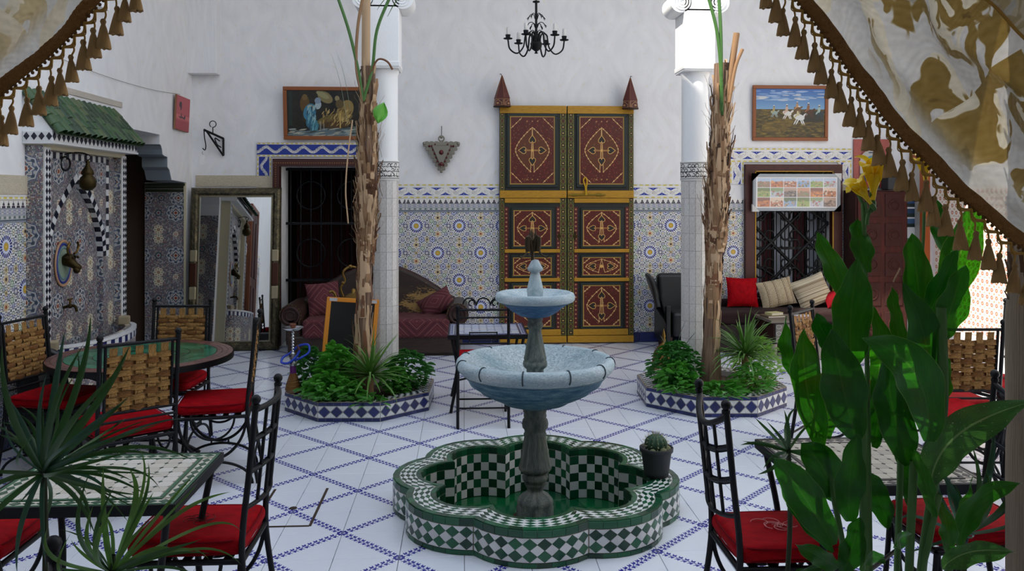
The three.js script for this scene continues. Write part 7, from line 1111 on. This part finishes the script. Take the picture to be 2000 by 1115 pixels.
// ---------------------------------------------------------------- tied-back curtains with tasselled braid
const EDGE_R = [[0.552, 2.214, -1.86], [0.611, 2.121, -1.851], [0.64, 2.078, -1.842], [0.672, 2.033, -1.832], [0.708, 1.976, -1.823], [0.743, 1.916, -1.814], [0.774, 1.868, -1.805], [0.806, 1.82, -1.795], [0.838, 1.779, -1.786], [0.863, 1.751, -1.777], [0.932, 1.673, -1.768], [0.988, 1.624, -1.758], [1.044, 1.572, -1.749], [1.181, 1.471, -1.74]];
const EDGE_L = [[-0.774, 2.267, -1.85], [-0.841, 2.172, -1.85], [-0.91, 2.088, -1.85], [-0.928, 2.07, -1.85], [-0.971, 2.018, -1.85], [-1.03, 1.961, -1.85], [-1.076, 1.924, -1.85], [-1.121, 1.89, -1.85], [-1.188, 1.835, -1.85], [-1.289, 1.751, -1.85]];
const damask = (base, cream, gold, gold2, grey, share) => pixelTex(768, 768, (u, v) => {   // flowing leaf forms in cut pile on a pale ground
  const p = u * .92 + v * .38, q = -u * .38 + v * .92, wx = fbm(p * 3.1, q * 4.2, 3, 3), wy = fbm(p * 3.3, q * 4.6, 9, 3), e = .012;
  const leaf = fbm(p * 4.2 + wx * 2.6, q * 9 + wy * 3, 1, 3), curl = Math.abs(fbm(p * 5 + wy * 3.4, q * 8.5 + wx * 3.4, 6, 2)), pale = fbm(p * 3 + wx * 2, q * 6, 12, 3), fine = fbm(u * 60, v * 60, 2, 2), hatch = Math.sin((p * 90 + wx * 40) * 2);
  const near = smooth(.03, .14, 1 - v); let c = mixc(base, cream, smooth(.1 - e, .1 + e, pale)); c = mixc(c, grey, smooth(.24 - e, .24 + e, -pale) * .9);
  const a = Math.max(smooth(share - e, share + e, leaf) , smooth(.05, .035, curl) * smooth(-.08, .06, leaf + pale * .4)) * near; c = mixc(c, mixc(gold, gold2, smooth(.3, .33, leaf)), a);
  return c.map((x) => x + 16 * fine + 4 * hatch);
});
T.damask = damask([224, 221, 214], [236, 226, 200], [146, 120, 62], [120, 98, 50], [172, 168, 158], .05); T.damaskPale = damask([228, 230, 234], [234, 226, 208], [206, 190, 154], [190, 174, 138], [198, 200, 204], .12);
T.cloth = pixelTex(256, 256, (u, v) => { const k = 128 + 40 * Math.sin(u * 2 * PI * 40) * Math.sin(v * 2 * PI * 40) + 80 * tiled(u, v, 4, 1, 4); return [k, k, k]; }, { srgb: false });
M.damask = phys({ color: '#ffffff', roughness: .85, map: T.damask, transmission: .6, thickness: 0, side: THREE.DoubleSide, bumpMap: T.cloth, bumpScale: .004, sheen: .3, sheenRoughness: .5 });
M.lining = phys({ color: '#f4efe2', roughness: .85, map: T.damaskPale, transmission: .5, thickness: 0, side: THREE.DoubleSide, bumpMap: T.cloth, bumpScale: .004 });
M.braid = std('#80541c', .8, { bumpMap: T.weave, bumpScale: .003 }); M.cord = std('#a37826', .65); M.tassel = std('#a07c48', .8, { bumpMap: T.bark, bumpScale: .003 });
function curtain(label, edge, dir, reach, seed, step, uvk, dropped, cloth) {
  const [ox, oy, oz] = edge[0], p = thing('tasselled_curtain', label, 'curtain', [0, 0, 0], -.057, 'tied-back tasselled curtains'); p.position.set(ox * Math.cos(.057) - oz * Math.sin(.057), oy, ox * Math.sin(.057) + oz * Math.cos(.057));
  const c = new THREE.CatmullRomCurve3(edge.map(([x, y, z]) => V(x - ox, y - oy, z - oz))), len = c.getLength(), d = V(...dir).normalize(), r = rngOf(seed);
  const fold = (s, t) => .028 * smooth(.0, .12, t) * Math.sin(t * 38 + s * 3 + fbm(s * 3, t * 4, seed) * 5) + .012 * fbm(s * 6 + seed, t * 18, 2) * 2;
  const lim = (s) => Math.min(reach, Math.max(.12, (2.6 - oy - c.getPointAt(s).y) / d.y));
  const at = (s, t0, k = 0) => { const q = c.getPointAt(s), t = Math.min(t0, lim(s)); return [q.x + d.x * t, q.y + d.y * t, q.z + d.z * t + fold(s, t) + k]; };
  part(p, 'cloth', grid(90, 90, (u, v) => at(u, v * lim(u)), (u, v) => [u * len * uvk + .1 * seed, 1 - v * lim(u) * uvk]), cloth);
  if (dropped) part(p, 'overlapping_fold', grid(60, 30, (u, v) => { const q = at(u, dropped + v * Math.max(0, lim(u) - dropped), .02 + .012 * v); return q; }, (u, v) => [u * len * uvk + .37, v * uvk * .5 + .2]), M.lining), part(p, 'hem', tube(Array.from({ length: 40 }, (_, i) => at(i / 39, dropped, .02)), .0035, 120, 6), M.cord);
  part(p, 'braid', grid(160, 5, (u, v) => { const q = c.getPointAt(u), w = (v - .42) * .03; return [q.x + d.x * w, q.y + d.y * w, q.z + .006 * (1 - (2 * v - 1) ** 2) + .003 + fold(u, Math.max(0, w)) + .0012 * Math.sin(u * len * 900)]; }, (u, v) => [u * len * 8, v * .25]), M.braid);
  const n = Math.floor(len / step), loops = [], tail = [], nubs = [];
  for (let i = 0; i < n * 3; i++) { const q = c.getPointAt((i + .5) / (n * 3)), w = -.0145; nubs.push(ball(.0042, q.x + d.x * w, q.y + d.y * w, q.z + .004, 6)); }
  const skirt = lathe([[.0012, .046], [.0034, .045], [.005, .041], [.0034, .036], [.0052, .031], [.0078, .02], [.0108, .006], [.0122, -.003], [.009, -.0035], [.001, -.002]], 18), sp = skirt.attributes.position; for (let i = 0; i < sp.count; i++) { const a = Math.atan2(sp.getZ(i), sp.getX(i)), k = 1 + .1 * Math.cos(a * 9); if (sp.getY(i) < .03) sp.setXYZ(i, sp.getX(i) * k, sp.getY(i) + .0016 * Math.sin(a * 7), sp.getZ(i) * k); } skirt.computeVertexNormals();
  for (let i = 0; i < n; i++) {
    const s0 = i / n, s1 = (i + 1) / n, a = c.getPointAt(s0), b = c.getPointAt(Math.min(1, s1)), m = c.getPointAt((s0 + s1) / 2), o = (q, w, z = .004) => [q.x + d.x * w, q.y + d.y * w, q.z + z], jig = between(-.004, .004, r);
    loops.push(tube([o(a, -.016), o(a.clone().lerp(m, .5), -.025), o(m, -.029, .006), o(m.clone().lerp(b, .5), -.025), o(b, -.016)], .0032, 16, 6), tube([o(a, -.02, .007), o(m, -.034, .004), o(b, -.02, .003)], .0014, 10, 5));
    const k = o(m, -.03, .006), L = .02 + between(0, .008, r); loops.push(tube([k, [k[0] + .003, k[1] - L * .5, k[2]], [k[0] + jig, k[1] - L, k[2]]], .0022, 8, 5));
    const t = part(p, 'tassel', skirt, M.tassel, [k[0] + jig, k[1] - L - .055, k[2]]); t.rotation.set(between(-.06, .06, r), r() * 6, between(-.07, .07, r)); t.scale.setScalar(between(1.2, 1.36, r));
  }
  part(p, 'looped_cord', merge(loops), M.cord); part(p, 'braid_nubs', merge(nubs), M.braid).userData.kind = 'stuff'; return p;
}
curtain('large patterned curtain drawn across the upper right, its tassels hanging over the leaves', EDGE_R, [.74, .64, -.05], 1.5, 3, .034, 1.3, .31, M.damask);
curtain('patterned curtain corner at the upper left with a row of gold tassels', EDGE_L, [-.72, .66, -.05], 1.2, 5, .0345, 1.3, 0, M.lining);
{ const rod1 = solo('curtain_rod', merge([new THREE.CylinderGeometry(.018, .018, 7.6, 14).rotateZ(PI / 2), ball(.035, -3.8, 0, 0), ball(.035, 3.8, 0, 0)]), M.brassDark, 'long brass rod above the view that carries the two tasselled curtains', 'rod', undefined, [1.05, 2.62, -1.95]); }

scene.traverse((o) => { if (o.isMesh) { o.castShadow = true; o.receiveShadow = true; } });
renderer.render(scene, camera);
